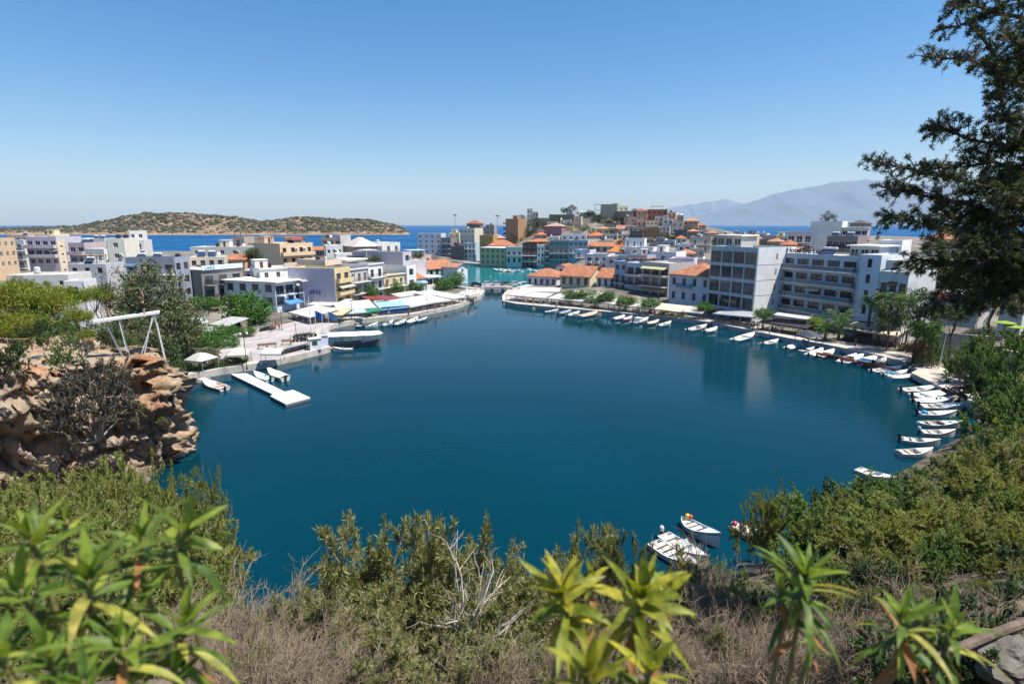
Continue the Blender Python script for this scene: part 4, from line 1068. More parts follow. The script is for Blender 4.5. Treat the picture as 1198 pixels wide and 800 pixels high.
# the houses that close the gaps on the hill and behind the lakeside roofs
for t in [
    ('small white house low on the hill left of the arcaded house', 676, 688, 322, 320, 279, 8, 2, 2, OFFW, 'flat'), ('ochre-washed cottage under the slim beige tower house', 668, 680, 324, 323, 273, 8, 2, 2, (.50, .36, .20), 'flat'),
    ('grey terrace house above the purple-pink house', 640, 652, 344, 343, 259, 8, 2, 2, LGREY, 'flat'), ('pale house between the purple-pink house and the slim tower', 655, 668, 344, 343, 257, 8, 3, 2, (.55, .50, .45), 'flat'),
    ('brown house with a flat roof over the rose-roofed house', 708, 722, 338, 337, 262, 8, 3, 3, (.28, .22, .18), 'flat'), ('cream cottage with an orange roof beside the rose-roofed house', 700, 712, 326, 325, 268, 8, 2, 2, CREAM, 'hip'),
    ('pinkish house squeezed under the cream top storey', 730, 744, 342, 341, 254, 8, 3, 2, (.46, .33, .29), 'flat'), ('sand-coloured house above the brown stone house', 756, 770, 330, 329, 258, 8, 3, 3, (.50, .38, .27), 'flat'),
    ('white-edged house behind the white framed top floor', 776, 788, 330, 329, 256, 8, 3, 2, (.56, .52, .48), 'flat'), ('brick-coloured house under the beige crest flats', 783, 795, 332, 331, 257, 8, 2, 2, (.38, .21, .14), 'flat'),
    ('dark weathered house above the slate grey house', 795, 806, 326, 325, 264, 8, 2, 2, (.20, .18, .17), 'flat'), ('sandstone house on the right ridge end', 815, 826, 342, 341, 264, 8, 2, 2, (.48, .36, .25), 'hip'),
    ('beige cube above the grey-beige blank wall', 812, 822, 300, 299, 276, 8, 2, 2, BEIGE, 'flat'), ('white cottage with an orange roof under the slate grey house', 792, 803, 300, 299, 279, 8, 2, 2, OFFW, 'hip'),
    ('narrow grey house left of the pale stepped house', 768, 778, 300, 299, 277, 8, 2, 2, (.36, .35, .34), 'flat'), ('tan house behind the small grey dark-opening house', 752, 765, 302, 301, 278, 8, 2, 3, (.46, .35, .25), 'flat'),
    ('low white house by the dark veranda house', 738, 752, 292, 291, 283, 8, 2, 3, (.66, .64, .62), 'flat'), ('brown-tiled house left of the white square house', 718, 732, 296, 295, 283, 8, 2, 2, (.40, .32, .27), 'hip'),
    ('cream house over the long orange roof', 700, 716, 300, 299, 281, 8, 2, 3, (.60, .54, .43), 'flat'), ('lilac house right of the roof-room house', 764, 777, 262, 261, 290, 8, 2, 2, (.52, .47, .55), 'flat'),
    ('grey rooftop house behind the white cube house', 778, 792, 240, 239, 292, 8, 2, 2, (.42, .42, .43), 'flat'), ('beige house with a tank right of the orange veranda house', 810, 824, 226, 225, 291, 8, 2, 2, (.50, .42, .33), 'flat'),
    ('white terrace house behind the yellow-awning flats', 748, 764, 206, 205, 298, 8, 2, 3, (.68, .66, .66), 'flat'), ('blue-grey house behind the rooftop veranda', 722, 737, 202, 201, 299, 8, 2, 2, (.36, .42, .50), 'flat'),
    ('cream house behind the hotel and the brick-red cottage', 930, 948, 220, 218, 281, 8, 2, 3, (.56, .48, .37), 'flat'), ('terracotta cottage in front of the glazed villa', 914, 930, 180, 178, 287, 8, 1, 2, (.46, .28, .20), 'hip'),
    ('whitewashed cottage high under the retaining building', 646, 656, 340, 339, 266, 7, 2, 2, OFFW, 'flat'), ('grey-brown cottage behind the sandy yellow house', 660, 670, 346, 345, 260, 7, 2, 2, (.34, .29, .25), 'flat'),
    ('cream cottage left of the tan sloping roof', 668, 678, 330, 329, 270, 7, 2, 2, (.58, .50, .38), 'flat'), ('white cottage above the tan sloping roof', 682, 694, 348, 347, 261, 7, 2, 2, OFFW, 'flat'),
    ('stone-coloured cottage under the lavender hilltop house', 692, 704, 352, 351, 257, 7, 2, 2, (.42, .35, .27), 'flat'), ('pale pink cottage below the green tree by the olive block', 696, 706, 340, 339, 264, 7, 2, 2, (.55, .42, .38), 'flat'),
    ('white flat-roofed house over the red house', 642, 654, 316, 315, 277, 7, 2, 2, (.64, .62, .60), 'flat'), ('cream-grey house above the periwinkle flats', 656, 672, 318, 317, 276, 7, 2, 3, (.52, .48, .42), 'flat'),
    ('small terracotta-roofed house right of the cream-grey house', 668, 680, 312, 311, 280, 7, 2, 2, (.55, .50, .44), 'hip'), ('off-white house between the arcaded house and the orange roof', 704, 718, 306, 305, 279, 7, 2, 2, OFFW, 'flat'),
    ('ivory house under the dark veranda house', 728, 742, 300, 299, 281, 7, 2, 2, (.60, .55, .46), 'flat'), ('brown-grey cottage on the slope below the rose roof', 716, 728, 322, 321, 269, 7, 2, 2, (.36, .30, .26), 'flat'),
    ('pale house at the back of the blank pink-lavender wall', 794, 808, 250, 249, 286, 8, 2, 2, (.58, .56, .55), 'flat'), ('plain white house left of the cream satellite-dish house', 786, 800, 222, 221, 296, 8, 2, 2, (.64, .62, .61), 'flat'),
    ('pale lodge at the far end of the right roofscape', 932, 948, 300, 298, 272, 8, 2, 3, (.60, .58, .55), 'flat'), ('grey-pink flats behind the palm-topped blank block', 985, 1004, 240, 238, 268, 8, 2, 3, (.46, .40, .40), 'flat')]:
    i = int(t[1])
    B(*t, top=('t', 'a', 's', '', 'd', 'ta', 'r')[i % 7], rh=1.5, rc=((.56, .20, .08), (.50, .26, .15), (.46, .18, .09))[i % 3], balc=(1,) if i % 3 == 0 else (), rail='solid', win=((1.0, 1.3), (.8, 1.1), (1.3, 1.4))[i % 3])
# houses stepping up the garden slope behind the pine
B('tiered white villa with long terraces behind the pine', 1128, 1200, 118, 108, 296, 10, 3, 5, (.62, .60, .57), balc='all', rail='wbars', top='p', name='villa', cat='house', zb=4)
B('cream villa with an orange roof high between the pine branches', 1080, 1124, 132, 126, 280, 10, 3, 4, (.60, .52, .40), 'hip', rh=2.2, name='villa', cat='house', zb=4, balc=(1,), rail='solid')
B('sandy terrace house low between the pine branches', 1066, 1128, 116, 108, 302, 9, 3, 4, (.54, .47, .36), top='', zb=4, balc=(0, 1), rail='solid')
B('white garden house with a broad pale roof near the pink bougainvillea', 1104, 1146, 92, 88, 343, 7, 1, 4, (.55, .54, .54), 'slab', eave=.8, zb=5.6, win=(1.8, 1.5), fr='dark')
B('pale garden kiosk with an open front on the terrace right of the garden house', 1172, 1200, 84, 82, 350, 6, 1, 3, (.52, .53, .52), 'slab', win=(1.5, 1.4), zb=5.4)
# far low waterfront shed roofs and rooftop letters
h = BLD['hotel']
letters = empty('roof_letters', (h['root'].location.x, h['root'].location.y, h['root'].location.z), h['rz'], None)
letters.parent = h['root']; letters.matrix_parent_inverse = h['root'].matrix_world.inverted() if False else Matrix.Identity(4)
letters.location = (0, 0, 0); letters.rotation_euler = (0, 0, 0)
text('lettering', 'Hotel Du Lac', 1.5, pbr('roof_letter', (.03, .03, .04), .5), letters, (.8, .1, h['H']+.15), (R(90), 0, 0), .06, .03, 1.05)
mb = MB()
for k in range(9): mb.tube([(.8+k*1.1, .3, h['H']-.2), (.8+k*1.1, .2, h['H']+1.2)], .03, 4)
mb.tube([(.6, .22, h['H']+.2), (10.4, .22, h['H']+.2)], .03, 4); mb.build('letter_frame', M_DARKM, letters)
# olive block: bare frame on its left
o = BLD['olive']; mb = MB()
for z in (o['H'], o['H']-3.4): mb.box(-4, .3, z-.4, -.01, .7, z)
mb.box(-4.3, .3, 0, -4.01, .7, o['H']+.01); mb.build('bare_frame', M_CONC, o['root'])
# brick tower: balconies on the left face
b = BLD['bricktower']
for k in range(6):
    m2 = MB(); m2.box(-2.2, .3, b['H']-3.1*(k+1)-.2, -.004, b['D']-.5, b['H']-3.1*(k+1)); q = m2.build('balcony', M_CONC, b['root'])
    m2 = MB(); m2.box(-2.2, .3, b['H']-3.1*(k+1)+.003, -2.08, b['D']-.5, b['H']-3.1*(k+1)+.9); m2.build('parapet', wallmat((.22, .10, .06)), q)
# tall block: horizontal joint lines, slot windows and utility trims on its white side
t = BLD['tall']; W_, D_, H_ = t['W'], t['D'], t['H']
sw = MB(); sw.box(W_+.003, .25, .3, W_+.06, D_-.02, H_-.02); sw.build('side_cladding', wallmat((.74, .735, .72)), t['root'])
for k in range(1, 5):
    m2 = MB(); m2.box(W_+.062, .25, H_-3.35*k-.4, W_+.09, D_-.02, H_-3.35*k-.32); m2.build('joint', M_CONC, t['root'])
    m2 = MB(); m2.box(W_+.062, D_*.48, H_-3.35*k+.7, W_+.08, D_*.48+.6, H_-3.35*k+2.0); q = m2.build('slot_window', framemat(FW['grey']), t['root'])
# iron balcony with door on the white hip-roofed house
hw = BLD['hipwhite']
sm, rm = balcony_mesh(4.2, 1.1, 'bars', (.5, .5, .5))
q = link('balcony', sm, hw['root'], (hw['W']*.40, 0, hw['H']-3.0)); link('railing', rm, q)
# turquoise sheet on the villa behind the hotel
tq = BLD['turq']; m2 = MB(); m2.box(.5, .3, tq['H']+.284, tq['W']-.5, tq['D']-.5, tq['H']+.4); m2.build('roof_sheet', pbr('turquoise_sheet', (.22, .52, .56), .5), tq['root'])
# ------------------------------------------------------------------ the rock headland on the left
def cliff_mat():
    m, nt, p = _new('cliff_rock'); L = nt.links.new
    p.inputs['Roughness'].default_value = .95
    tc = nt.nodes.new('ShaderNodeTexCoord')
    n1 = nt.nodes.new('ShaderNodeTexNoise'); n1.inputs['Scale'].default_value = .22; n1.inputs['Detail'].default_value = 10; n1.inputs['Roughness'].default_value = .65
    L(tc.outputs['Object'], n1.inputs['Vector'])
    rp = nt.nodes.new('ShaderNodeValToRGB'); cr = rp.color_ramp
    cr.elements[0].position = .34; cr.elements[0].color = (.36, .17, .08, 1)
    cr.elements[1].position = .68; cr.elements[1].color = (.44, .345, .245, 1)
    e = cr.elements.new(.47); e.color = (.40, .28, .18, 1)
    e = cr.elements.new(.57); e.color = (.34, .27, .20, 1)
    L(n1.outputs['Fac'], rp.inputs[0])
    n2 = nt.nodes.new('ShaderNodeTexNoise'); n2.inputs['Scale'].default_value = 1.4; n2.inputs['Detail'].default_value = 10; n2.inputs['Roughness'].default_value = .75
    L(tc.outputs['Object'], n2.inputs['Vector'])
    mx = nt.nodes.new('ShaderNodeMix'); mx.data_type = 'RGBA'; mx.blend_type = 'MULTIPLY'; mx.inputs[0].default_value = .75
    r2 = nt.nodes.new('ShaderNodeValToRGB'); r2.color_ramp.elements[0].position = .33; r2.color_ramp.elements[0].color = (.32, .29, .27, 1); r2.color_ramp.elements[1].position = .6; r2.color_ramp.elements[1].color = (1.1, 1.1, 1.1, 1)
    L(n2.outputs['Fac'], r2.inputs[0]); L(rp.outputs[0], mx.inputs[6]); L(r2.outputs[0], mx.inputs[7])
    L(mx.outputs[2], p.inputs['Base Color'])
    b = nt.nodes.new('ShaderNodeBump'); b.inputs['Strength'].default_value = 1; b.inputs['Distance'].default_value = .2
    n3 = nt.nodes.new('ShaderNodeTexNoise'); n3.inputs['Scale'].default_value = 2.6; n3.inputs['Detail'].default_value = 12; n3.inputs['Roughness'].default_value = .7
    L(tc.outputs['Object'], n3.inputs['Vector']); L(n3.outputs['Fac'], b.inputs['Height']); L(b.outputs[0], p.inputs['Normal'])
    return m
M_ROCK = cliff_mat()
CL = [(-66, 14), (-52, 25), (-44, 31), (-38, 36.5), (-33.5, 41.5), (-29.3, 45.8), (-28.2, 49), (-30.5, 54.5), (-36, 60), (-44, 66), (-58, 74)]
def cl_point(s):
    pts = [Vector(p) for p in CL]
    seg = [(pts[i+1]-pts[i]).length for i in range(len(pts)-1)]
    tot = sum(seg); d = s*tot
    for i, L_ in enumerate(seg):
        if d <= L_ or i == len(seg)-1:
            return pts[i].lerp(pts[i+1], d/L_), tot
        d -= L_
_, tot = cl_point(0)
nu = int(tot/.22); hs = list(np.arange(-1.2, 10.4, .22)); inl = [.25, .6, 1.1, 1.8, 2.6, 3.5, 4.6, 6, 8, 10.5, 13.5, 17, 21, 26]
rows = len(hs)+len(inl)
V = np.zeros((nu+1, rows, 3))
path = [cl_point(i/nu)[0] for i in range(nu+1)]
for _k in range(6):
    path = [path[0]]+[(path[i-1]+path[i]*2+path[i+1])/4 for i in range(1, nu)]+[path[-1]]
for i in range(nu+1):
    d = (path[min(i+1, nu)]-path[max(i-1, 0)]).normalized(); n = Vector((d.y, -d.x)); p = path[i]-n*2.1     # n points towards the water
    s = i*.22
    topz = 10.3+.7*math.sin(s*.21+1)+.5*math.sin(s*.53)-.45*max(0, (s-52))*.28-.12*max(0, 22-s)*.0
    for j in range(rows):
        if j < len(hs):
            z = hs[j]*topz/10.3 if hs[j] > 0 else hs[j]
            f = max(0, hs[j])/10.3; back = .9*f+1.6*max(0, f-.72)*3
            q = p-n*back
        else:
            z = topz; q = p-n*(.9+1.6*.28*3+inl[j-len(hs)])
            z = topz-.02*inl[j-len(hs)]
        P = Vector((q.x, q.y, z))
        w = min(1, (z+1.5)/2)*(1 if j < len(hs)+3 else max(.12, 1-(j-len(hs)-3)*.25))
        # blocky, cracked relief
        a = mnoise.noise(P*.15)*1.9
        Q = P+Vector((mnoise.noise(P*.5), mnoise.noise(P*.5+Vector((7, 0, 0))), mnoise.noise(P*.5+Vector((0, 7, 0)))))*.9
        c1, _p1 = mnoise.voronoi(Vector((Q.x*.42, Q.y*.42, Q.z*.62)), distance_metric='MANHATTAN')
        c2, _p2 = mnoise.voronoi(Vector((Q.x*1.05, Q.y*1.05, Q.z*1.6)), distance_metric='CHEBYCHEV')
        rm = mnoise.ridged_multi_fractal(P*.30, .9, 2.2, 6, 1.0, 2.0)
        st = mnoise.noise(Vector((P.x*.10, P.y*.10, P.z*1.15)))*.75
        crack = -1.3*math.exp(-((mnoise.noise(P*.26+Vector((9, 2, 5))))/.06)**2)-.55*math.exp(-((mnoise.noise(P*.8+Vector((2, 8, 5))))/.07)**2)
        def facet(p, w, tl):
            h1 = math.sin(p.x*12.9898+p.y*78.233+p.z*37.719)*43758.5453; h1 -= math.floor(h1)
            h2 = math.sin(p.x*93.98+p.y*11.3+p.z*57.7)*24634.63; h2 -= math.floor(h2)
            return (h1-.5)*w, Vector((h2-.5, h1-.5, (h1*7 % 1)-.2))*tl
        o1, t1 = facet(_p1[0], 1.9, 1.2); o2, t2 = facet(_p2[0], .75, .9)
        q1 = Vector((Q.x*.42, Q.y*.42, Q.z*.62))-_p1[0]; q2 = Vector((Q.x*1.05, Q.y*1.05, Q.z*1.6))-_p2[0]
        off = a+o1+o2+q1.dot(t1)*1.6+q2.dot(t2)*.8+(rm-1.3)*.30+st+crack+mnoise.fractal(P*2.2, .8, 2.1, 5)*.16-.2
        if j < len(hs)+2: V[i, j] = (P.x+n.x*off*w, P.y+n.y*off*w, P.z+.3*mnoise.noise(P*.8)*w)
        else: V[i, j] = (P.x, P.y, P.z+off*.42*w)
i = (np.arange(nu)[:, None]*rows+np.arange(rows-1)[None, :]).ravel()
Fq = np.stack([i, i+rows, i+rows+1, i+1], 1)
tag(link('rock_headland', np_mesh('rock_headland', V.reshape(-1, 3), Fq, M_ROCK, smooth=False)), kind='structure')

# boulders lying on the near slope and along the cliff foot
def boulder(name, label, loc, r, seed, mat=M_ROCK, group=None):
    bm = bmesh.new(); bmesh.ops.create_icosphere(bm, subdivisions=4, radius=1)
    for v in bm.verts:
        q = v.co*1.1+Vector((seed*3.1, seed*1.7, seed))
        c, _ = mnoise.voronoi(q*1.2); v.co *= .8+.35*min(.6, c[1]-c[0])+.25*mnoise.noise(q)
        v.co += v.normal*.05*mnoise.fractal(q*4, 1, 2, 4)
    me = bpy.data.meshes.new(name); bm.to_mesh(me); bm.free(); me.materials.append(mat)
    o = link(name, me, None, loc, (rnd.random()*.4, rnd.random()*.4, rnd.random()*6), (r[0], r[1], r[2]))
    return tag(o, label, 'boulder', group)

# ------------------------------------------------------------------ the white diving platform with its ladder, braces and the man on it
pl = PY(78+60*0, 379, 51)
A = PY(110, 376, 50.0); Bp = PY(187, 365, 52.5)
d = (Bp-A); d.z = 0; LP = d.length; rz = math.atan2(d.y, d.x)
zp = (A.z+Bp.z)/2
root = empty('diving_platform', (A.x, A.y, 0), rz); tag(root, 'long white steel diving platform on thin legs at the top of the orange cliff', 'platform')
mb = MB(); mb.box(0, -.5, -.02, LP, .5, .06); mb.box(0, -.57, -.10, LP, -.503, .10); mb.box(0, .503, -.10, LP, .57, .10)
tl = math.atan2(Bp.z-A.z, LP)
mb.build('deck', M_WHITEP, root, (0, 0, A.z), (0, -tl, 0))
gz = 9.4
for x0, x1 in ((1.9, 2.3), (4.6, 3.2), (4.7, 5.1), (LP-.4, LP-2.3)):
    for yy in (-.45, .45):
        mb = MB(); mb.tube([(x0, yy, A.z+math.tan(tl)*x0-.06), (x1, yy, gz-.4)], .038, 7); mb.build('leg', M_WHITEP, root)
mb = MB()
for yy in (-.32, .32): mb.tube([(.5, yy, zp+1.0), (.75, yy, zp-.05), (2.0, yy, gz-.4)], .04, 6)
for k in range(10):
    t = k/10; mb.tube([(.75+1.25*t, -.32, zp-.1-(zp-gz+.3)*t), (.75+1.25*t, .32, zp-.1-(zp-gz+.3)*t)], .028, 5)
mb.build('ladder', M_STEEL, root)
platform_top = A.z+math.tan(tl)*3.9+.06; plat = (A, d.normalized())
# rope rail along the cliff edge
def rail_line(name, label, pts, h, n, mats, cat='railing'):
    root = empty(name, pts[0]); tag(root, label, cat)
    rel = [Vector(p)-Vector(pts[0]) for p in pts]
    tot = 0
    for a, b in zip(rel[:-1], rel[1:]):
        L_ = (b-a).length; k = max(1, int(L_/n))
        for q in range(k+(1 if b is rel[-1] else 0)):
            p = a.lerp(b, q/k); m = MB(); m.tube([p, p+Vector((0, 0, h))], .05, 6); m.build('post', mats[0], root)
    m = MB()
    for hh in (h, h*.55): m.tube([p+Vector((0, 0, hh-.03)) for p in rel], .032, 5)
    m.build('rail', mats[1], root)
    return root
rail_line('rope_fence', 'low fence with an orange-brown rail along the top of the cliff', [PY(8, 397, 42)-Vector((0, 0, .9)), PY(60, 396, 47)-Vector((0, 0, .9)), PY(108, 396.5, 52)-Vector((0, 0, .9))], .95, 2.2, (M_WOOD, pbr('rope', (.45, .22, .08), .8)))
# ------------------------------------------------------------------ people: one continuous skinned body, hair as a child
M_SKIN = pbr('skin', (.42, .24, .16), .55, .06); M_HAIR = pbr('hair', (.03, .02, .015), .7)
def person_mesh(pose):
    J = [((0,0,.95),.13), ((0,0,1.12),.125), ((0,0,1.30),.14), ((0,0,1.44),.10), ((0,0,1.52),.052), ((0,.012,1.60),.085), ((0,.012,1.70),.09), ((0,.0,1.77),.05)]
    E = [(0,1),(1,2),(2,3),(3,4),(4,5),(5,6),(6,7)]
    step = {'stand': .03, 'up': .02, 'walk': .22, 'sit': 0}[pose]
    for s in (-1, 1):
        b = len(J)
        if pose == 'sit':
            J += [((s*.10,-.02,.93),.10), ((s*.12,-.42,.90),.075), ((s*.12,-.46,.50),.05), ((s*.12,-.46,.45),.04), ((s*.12,-.60,.42),.035)]
        else:
            J += [((s*.095,s*step*.2,.88),.095), ((s*.105,s*step*.6-.02,.50),.062), ((s*.11,s*step,.12),.042), ((s*.11,s*step+.02,.045),.042), ((s*.12,s*step-.15,.035),.034)]
        E += [(0,b),(b,b+1),(b+1,b+2),(b+2,b+3),(b+3,b+4)]
        b = len(J)
        if pose == 'up': arm = [((s*.17,0,1.43),.062), ((s*.27,-.02,1.66),.045), ((s*.17,-.04,1.92),.034), ((s*.13,-.05,2.02),.035), ((s*.12,-.06,2.10),.02)]
        elif pose == 'sit': arm = [((s*.18,0,1.42),.06), ((s*.25,-.08,1.16),.045), ((s*.18,-.30,1.06),.034), ((s*.14,-.38,1.06),.034), ((s*.12,-.44,1.05),.02)]
        else: arm = [((s*.18,0,1.42),.06), ((s*.245,.03-s*step*.4,1.16),.045), ((s*.255,-.04-s*step*.7,.92),.034), ((s*.25,-.06-s*step*.7,.83),.036), ((s*.245,-.07-s*step*.7,.75),.02)]
        J += arm; E += [(3,b),(b,b+1),(b+1,b+2),(b+2,b+3),(b+3,b+4)]
    me = bpy.data.meshes.new('person_body'); me.from_pydata([j[0] for j in J], E, [])
    o = bpy.data.objects.new('skin_source', me); COL.objects.link(o)
    md = o.modifiers.new('skin', 'SKIN'); md.use_smooth_shade = True
    for i, v in enumerate(me.skin_vertices[0].data): v.radius = (J[i][1], J[i][1]*(.72 if i in (1, 2) else 1)); v.use_root = (i == 0)
    o.modifiers.new('sub', 'SUBSURF').levels = 1
    dg = bpy.context.evaluated_depsgraph_get(); dg.update()
    out = bpy.data.meshes.new_from_object(o.evaluated_get(dg))
    bpy.data.objects.remove(o); bpy.data.meshes.remove(me)
    return out
_pm = {}
def person(label, loc, rz, top, legs, pose='stand', h=1.74, group=None, bare=False, hair=(.03, .02, .015), longs=True):
    if pose not in _pm: _pm[pose] = person_mesh(pose)
    me = _pm[pose].copy(); me.materials.clear()
    for mm in (M_SKIN, pbr('cloth_top', top, .8, .1, 4), pbr('cloth_legs', legs, .8, .1, 4), pbr('shoe', (.06, .05, .045), .6)): me.materials.append(mm)
    mi = []
    for f in me.polygons:
        c = f.center; k = 0
        arm = abs(c.x) > .20
        if c.z < .06 and pose != 'sit': k = 3
        elif (c.z < (.98) and not (arm and c.z > .7 and pose != 'sit')) and c.z > (.1 if longs else .52): k = 2
        elif .98 <= c.z < 1.47 and not bare and not (arm and c.z < 1.2): k = 1
        mi.append(k)
    me.polygons.foreach_set('material_index', mi)
    s = h/1.80
    o = link('person', me, None, loc, (0, 0, rz), (s, s, s)); tag(o, label, 'person', group)
    m = MB(); m.lathe([(.06, 1.60), (.098, 1.66), (.10, 1.72), (.085, 1.78), (.045, 1.82)], 10, (0, .028, 0)); m.build('hair', pbr('hair', hair, .7), o, smooth=True)
    m = MB(); m.lathe([(.012, -.02), (.016, 0), (.010, .02)], 6, (0, -.085, 1.665)); m.build('nose', M_SKIN, o)
    return o
pp = plat[0]+plat[1]*3.9
person('man in dark shorts with both arms raised on the white diving platform', (pp.x, pp.y, platform_top), rz+1.9, (.4, .22, .14), (.015, .015, .02), 'up', 1.82, bare=True, longs=False)
# ------------------------------------------------------------------ cafe canopies along both quays
CW = (.62, .61, .58); CC = (.70, .62, .45)
CAN = []
def canopy(label, p0, p1, depth, col=CW, z=2.5, rise=.75, kind='slope', group=None, name='canopy', cat='canopy'):
    z = z-.45 if z > 2.7 else z
    a, b = PZ(*p0, z), PZ(*p1, z); d = (b-a).xy; W = d.length; rz = math.atan2(d.y, d.x)
    zb = .98
    tw = random.Random(len(label)+int(p0[0])).uniform(-.25, .25)
    root = empty(name, (a.x, a.y, zb), rz); tag(root, label, cat, group)
    m = MB(); nx, ny = max(3, int(W/1.2)), max(3, int(depth/1.2)); P = []
    for j in range(ny+1):
        for i in range(nx+1):
            u, v = i/nx, j/ny
            sag = -.10*abs(math.sin(u*math.pi*max(1, round(W/3))))*(.4+.6*v)*math.sin(v*math.pi)
            if kind == 'slope': zz = rise*v+tw*(u-.5)
            elif kind == 'tent': zz = rise*1.6*(1-max(abs(2*u-1), abs(2*v-1)))
            else: zz = rise*(1-abs(2*v-1))
            P.append((W*u, depth*v, z-zb+zz+sag))
    f = [(j*(nx+1)+i, j*(nx+1)+i+1, (j+1)*(nx+1)+i+1, (j+1)*(nx+1)+i) for j in range(ny) for i in range(nx)]
    m.faces(P, f)
    for i in range(nx):                                              # front valance
        x0, x1 = W*i/nx, W*(i+1)/nx; z0 = P[i][2]; z1 = P[i+1][2]
        m.poly([(x0, -.012, z0-.004), (x0, -.012, z0-.27), (x1, -.012, z1-.27), (x1, -.012, z1-.004)])
    m.build('fabric', clothmat(col), root)
    k = max(2, int(W/3.2)+1)
    for i in range(k):
        x = .08+(W-.16)*i/(k-1)
        for y in (.08, depth-.08):
            q = MB(); q.box(x-.035, y-.035, 0, x+.035, y+.035, z-zb+(rise-.05 if (kind == 'slope' and y > 1) else -.02)-(.0 if kind == 'slope' else 0)); q.build('post', M_DARKM if col != CW else M_STEEL, root)
    q = MB(); zt = z-zb-.06; q.box(0, .05, zt-.08, W, .11, zt); q.box(0, depth-.11, zt-.08, W, depth-.05, zt); q.build('beam', M_STEEL, root)
    CAN.append((root, W, depth, label))
    return root
LG, RGp = 'canopies over the left-hand quay cafes', 'canopies over the right-hand quay cafes'
for t in [
    ('white peaked canopy at the plaza end of the left cafes', (337, 365), (363, 371.5), 7, CW, 3.0, 1.0),
    ('cream canopy with darker seams beside the flagpoles', (364, 368), (401, 369), 6, (.66, .56, .36), 3.2, .8),
    ('big white canopy behind the cream one, next to the round bush', (358, 356), (394, 358), 7, CW, 3.3, .8),
    ('broad white canopy between the cream and the pale blue canopies', (396, 363), (441, 360), 8, CW, 3.2, .9),
    ('pale aqua front awning below the broad white canopy', (392, 367.5), (429, 365), 2.4, (.50, .68, .66), 2.7, .35),
    ('green awning hanging at the left-hand quay', (429, 365), (446, 362.5), 3, (.02, .25, .16), 2.8, .5),
    ('pale blue canopy over the blue-screened cafe', (446, 361.5), (479, 359), 6, (.36, .56, .70), 3.0, .9),
    ('maroon canopy behind the pale blue one', (461, 353), (479, 350), 6, (.24, .06, .06), 3.6, .6),
    ('dark red low canopy under the quay trees', (430, 351), (458, 348.5), 4, (.25, .05, .05), 3.3, .5),
    ('long white canopy right of the pale blue canopy', (480, 358.5), (509, 354), 8, CW, 3.1, .9),
    ('white canopy with a grey seam, middle of the left white row', (509.5, 354), (529, 350.5), 8, CW, 3.1, .9),
    ('white canopy second from the channel end of the left row', (529.5, 350), (546, 346.5), 7, CW, 3.1, .8),
    ('small white pointed canopy last before the channel', (549, 345.5), (561, 343), 5, CW, 3.0, 1.0, 'tent'),
    ('small white canopy by the pavilion balustrade', (499, 346), (520, 342.5), 5, CW, 3.6, .6),
    ('off-white canopy behind the maroon one', (468, 347), (496, 343.5), 4, (.66, .64, .60), 3.6, .5),
]: canopy(*t[:4], t[4], t[5], t[6], *(t[7:] or ('slope',)), group=LG)
for t in [
    ('white canopy nearest the channel on the right quay', (592, 344.5), (611, 346.6), 5, CW),
    ('white canopy with a dark gutter second from the channel on the right', (612, 346.6), (638, 348.8), 5, CW),
    ('wide white canopy between the channel house and the first quay tree', (639.5, 348.6), (661, 351), 5.5, CW),
    ('white canopy half hidden behind the first clipped tree', (662, 351), (684, 352.6), 4.5, CW),
    ('narrow white canopy between the clipped trees', (685.5, 352.4), (705, 354.6), 4.5, CW),
    ('white canopy with its corner lit under the middle clipped tree', (707, 354.8), (731, 357.4), 5, CW),
    ('cream-white canopy before the yellow-awning flats', (733, 357.4), (763, 360.8), 5, (.74, .70, .60)),
    ('cream canopy with a scalloped edge by the potted shrubs', (765, 361.5), (796, 364.5), 5, (.72, .66, .50)),
    ('off-white canopy under the white hip-roofed house', (798, 364.5), (822, 366.5), 4.5, (.64, .60, .52)),
    ('grey flat canopy along the foot of the glass-fronted block', (833, 366), (884, 372), 6, (.40, .42, .44), 3.6, .25),
    ('dark canopy over the yellow chairs, left half', (888, 376), (915, 380.2), 5, (.035, .035, .045), 3.1, .9),
    ('dark canopy over the yellow chairs, right half', (915.5, 380.3), (944, 384.5), 5, (.035, .035, .045), 3.1, .9),
    ('bright white roof strip behind the dark canopies', (904, 368.5), (945, 373), 2.5, CW, 4.6, .2),
    ('dark blue-grey umbrella canopy beside the palm', (930, 391), (946, 395), 3.2, (.08, .09, .12), 2.6, .8, 'tent'),
]: canopy(*t[:5], *(t[5:] or (3.1, .8)), group=RGp)
for t in [
    ('broad white back canopy in front of the channel house', (606, 340.5), (654, 341.8), 5, CW, 3.2, .7),
    ('white back canopy in front of the cream yellow tavern', (662, 344), (697, 347), 5, CW, 3.4, .6),
]: canopy(*t, group=RGp)
canopy('large beige canvas roof over the taupe tavern near the plank quay', (986, 384), (1050, 392.5), 6.5, (.66, .56, .40), 3.7, .7, name='canvas_roof')
for t in [('white umbrella canopy among the bushes left of the plaza', (215, 421), (236, 423), 3, CW, 2.7, .8, 'tent'), ('pale umbrella canopy with a cream skirt by the lamp post', (264, 416), (288, 415), 3, (.68, .64, .55), 2.7, .8, 'tent'),
          ('white-topped stall on a dark base at the plaza edge', (304, 414.5), (328, 413.5), 3, CW, 2.7, .3, 'slope'),
          ('white awning with an aqua stripe behind the bushes', (222, 379), (244, 377), 4, (.66, .74, .73), 3.2, .5), ('grey-white canopy roof of the garden cafe', (244, 379), (266, 382), 5, (.52, .50, .48), 3.2, .9),
          ('long white roof sheet behind the low hedge', (229, 388), (262, 386), 3, CW, 2.6, .3)]:
    canopy(*t[:4], t[4], t[5], t[6], *(t[7:] or ('slope',)))
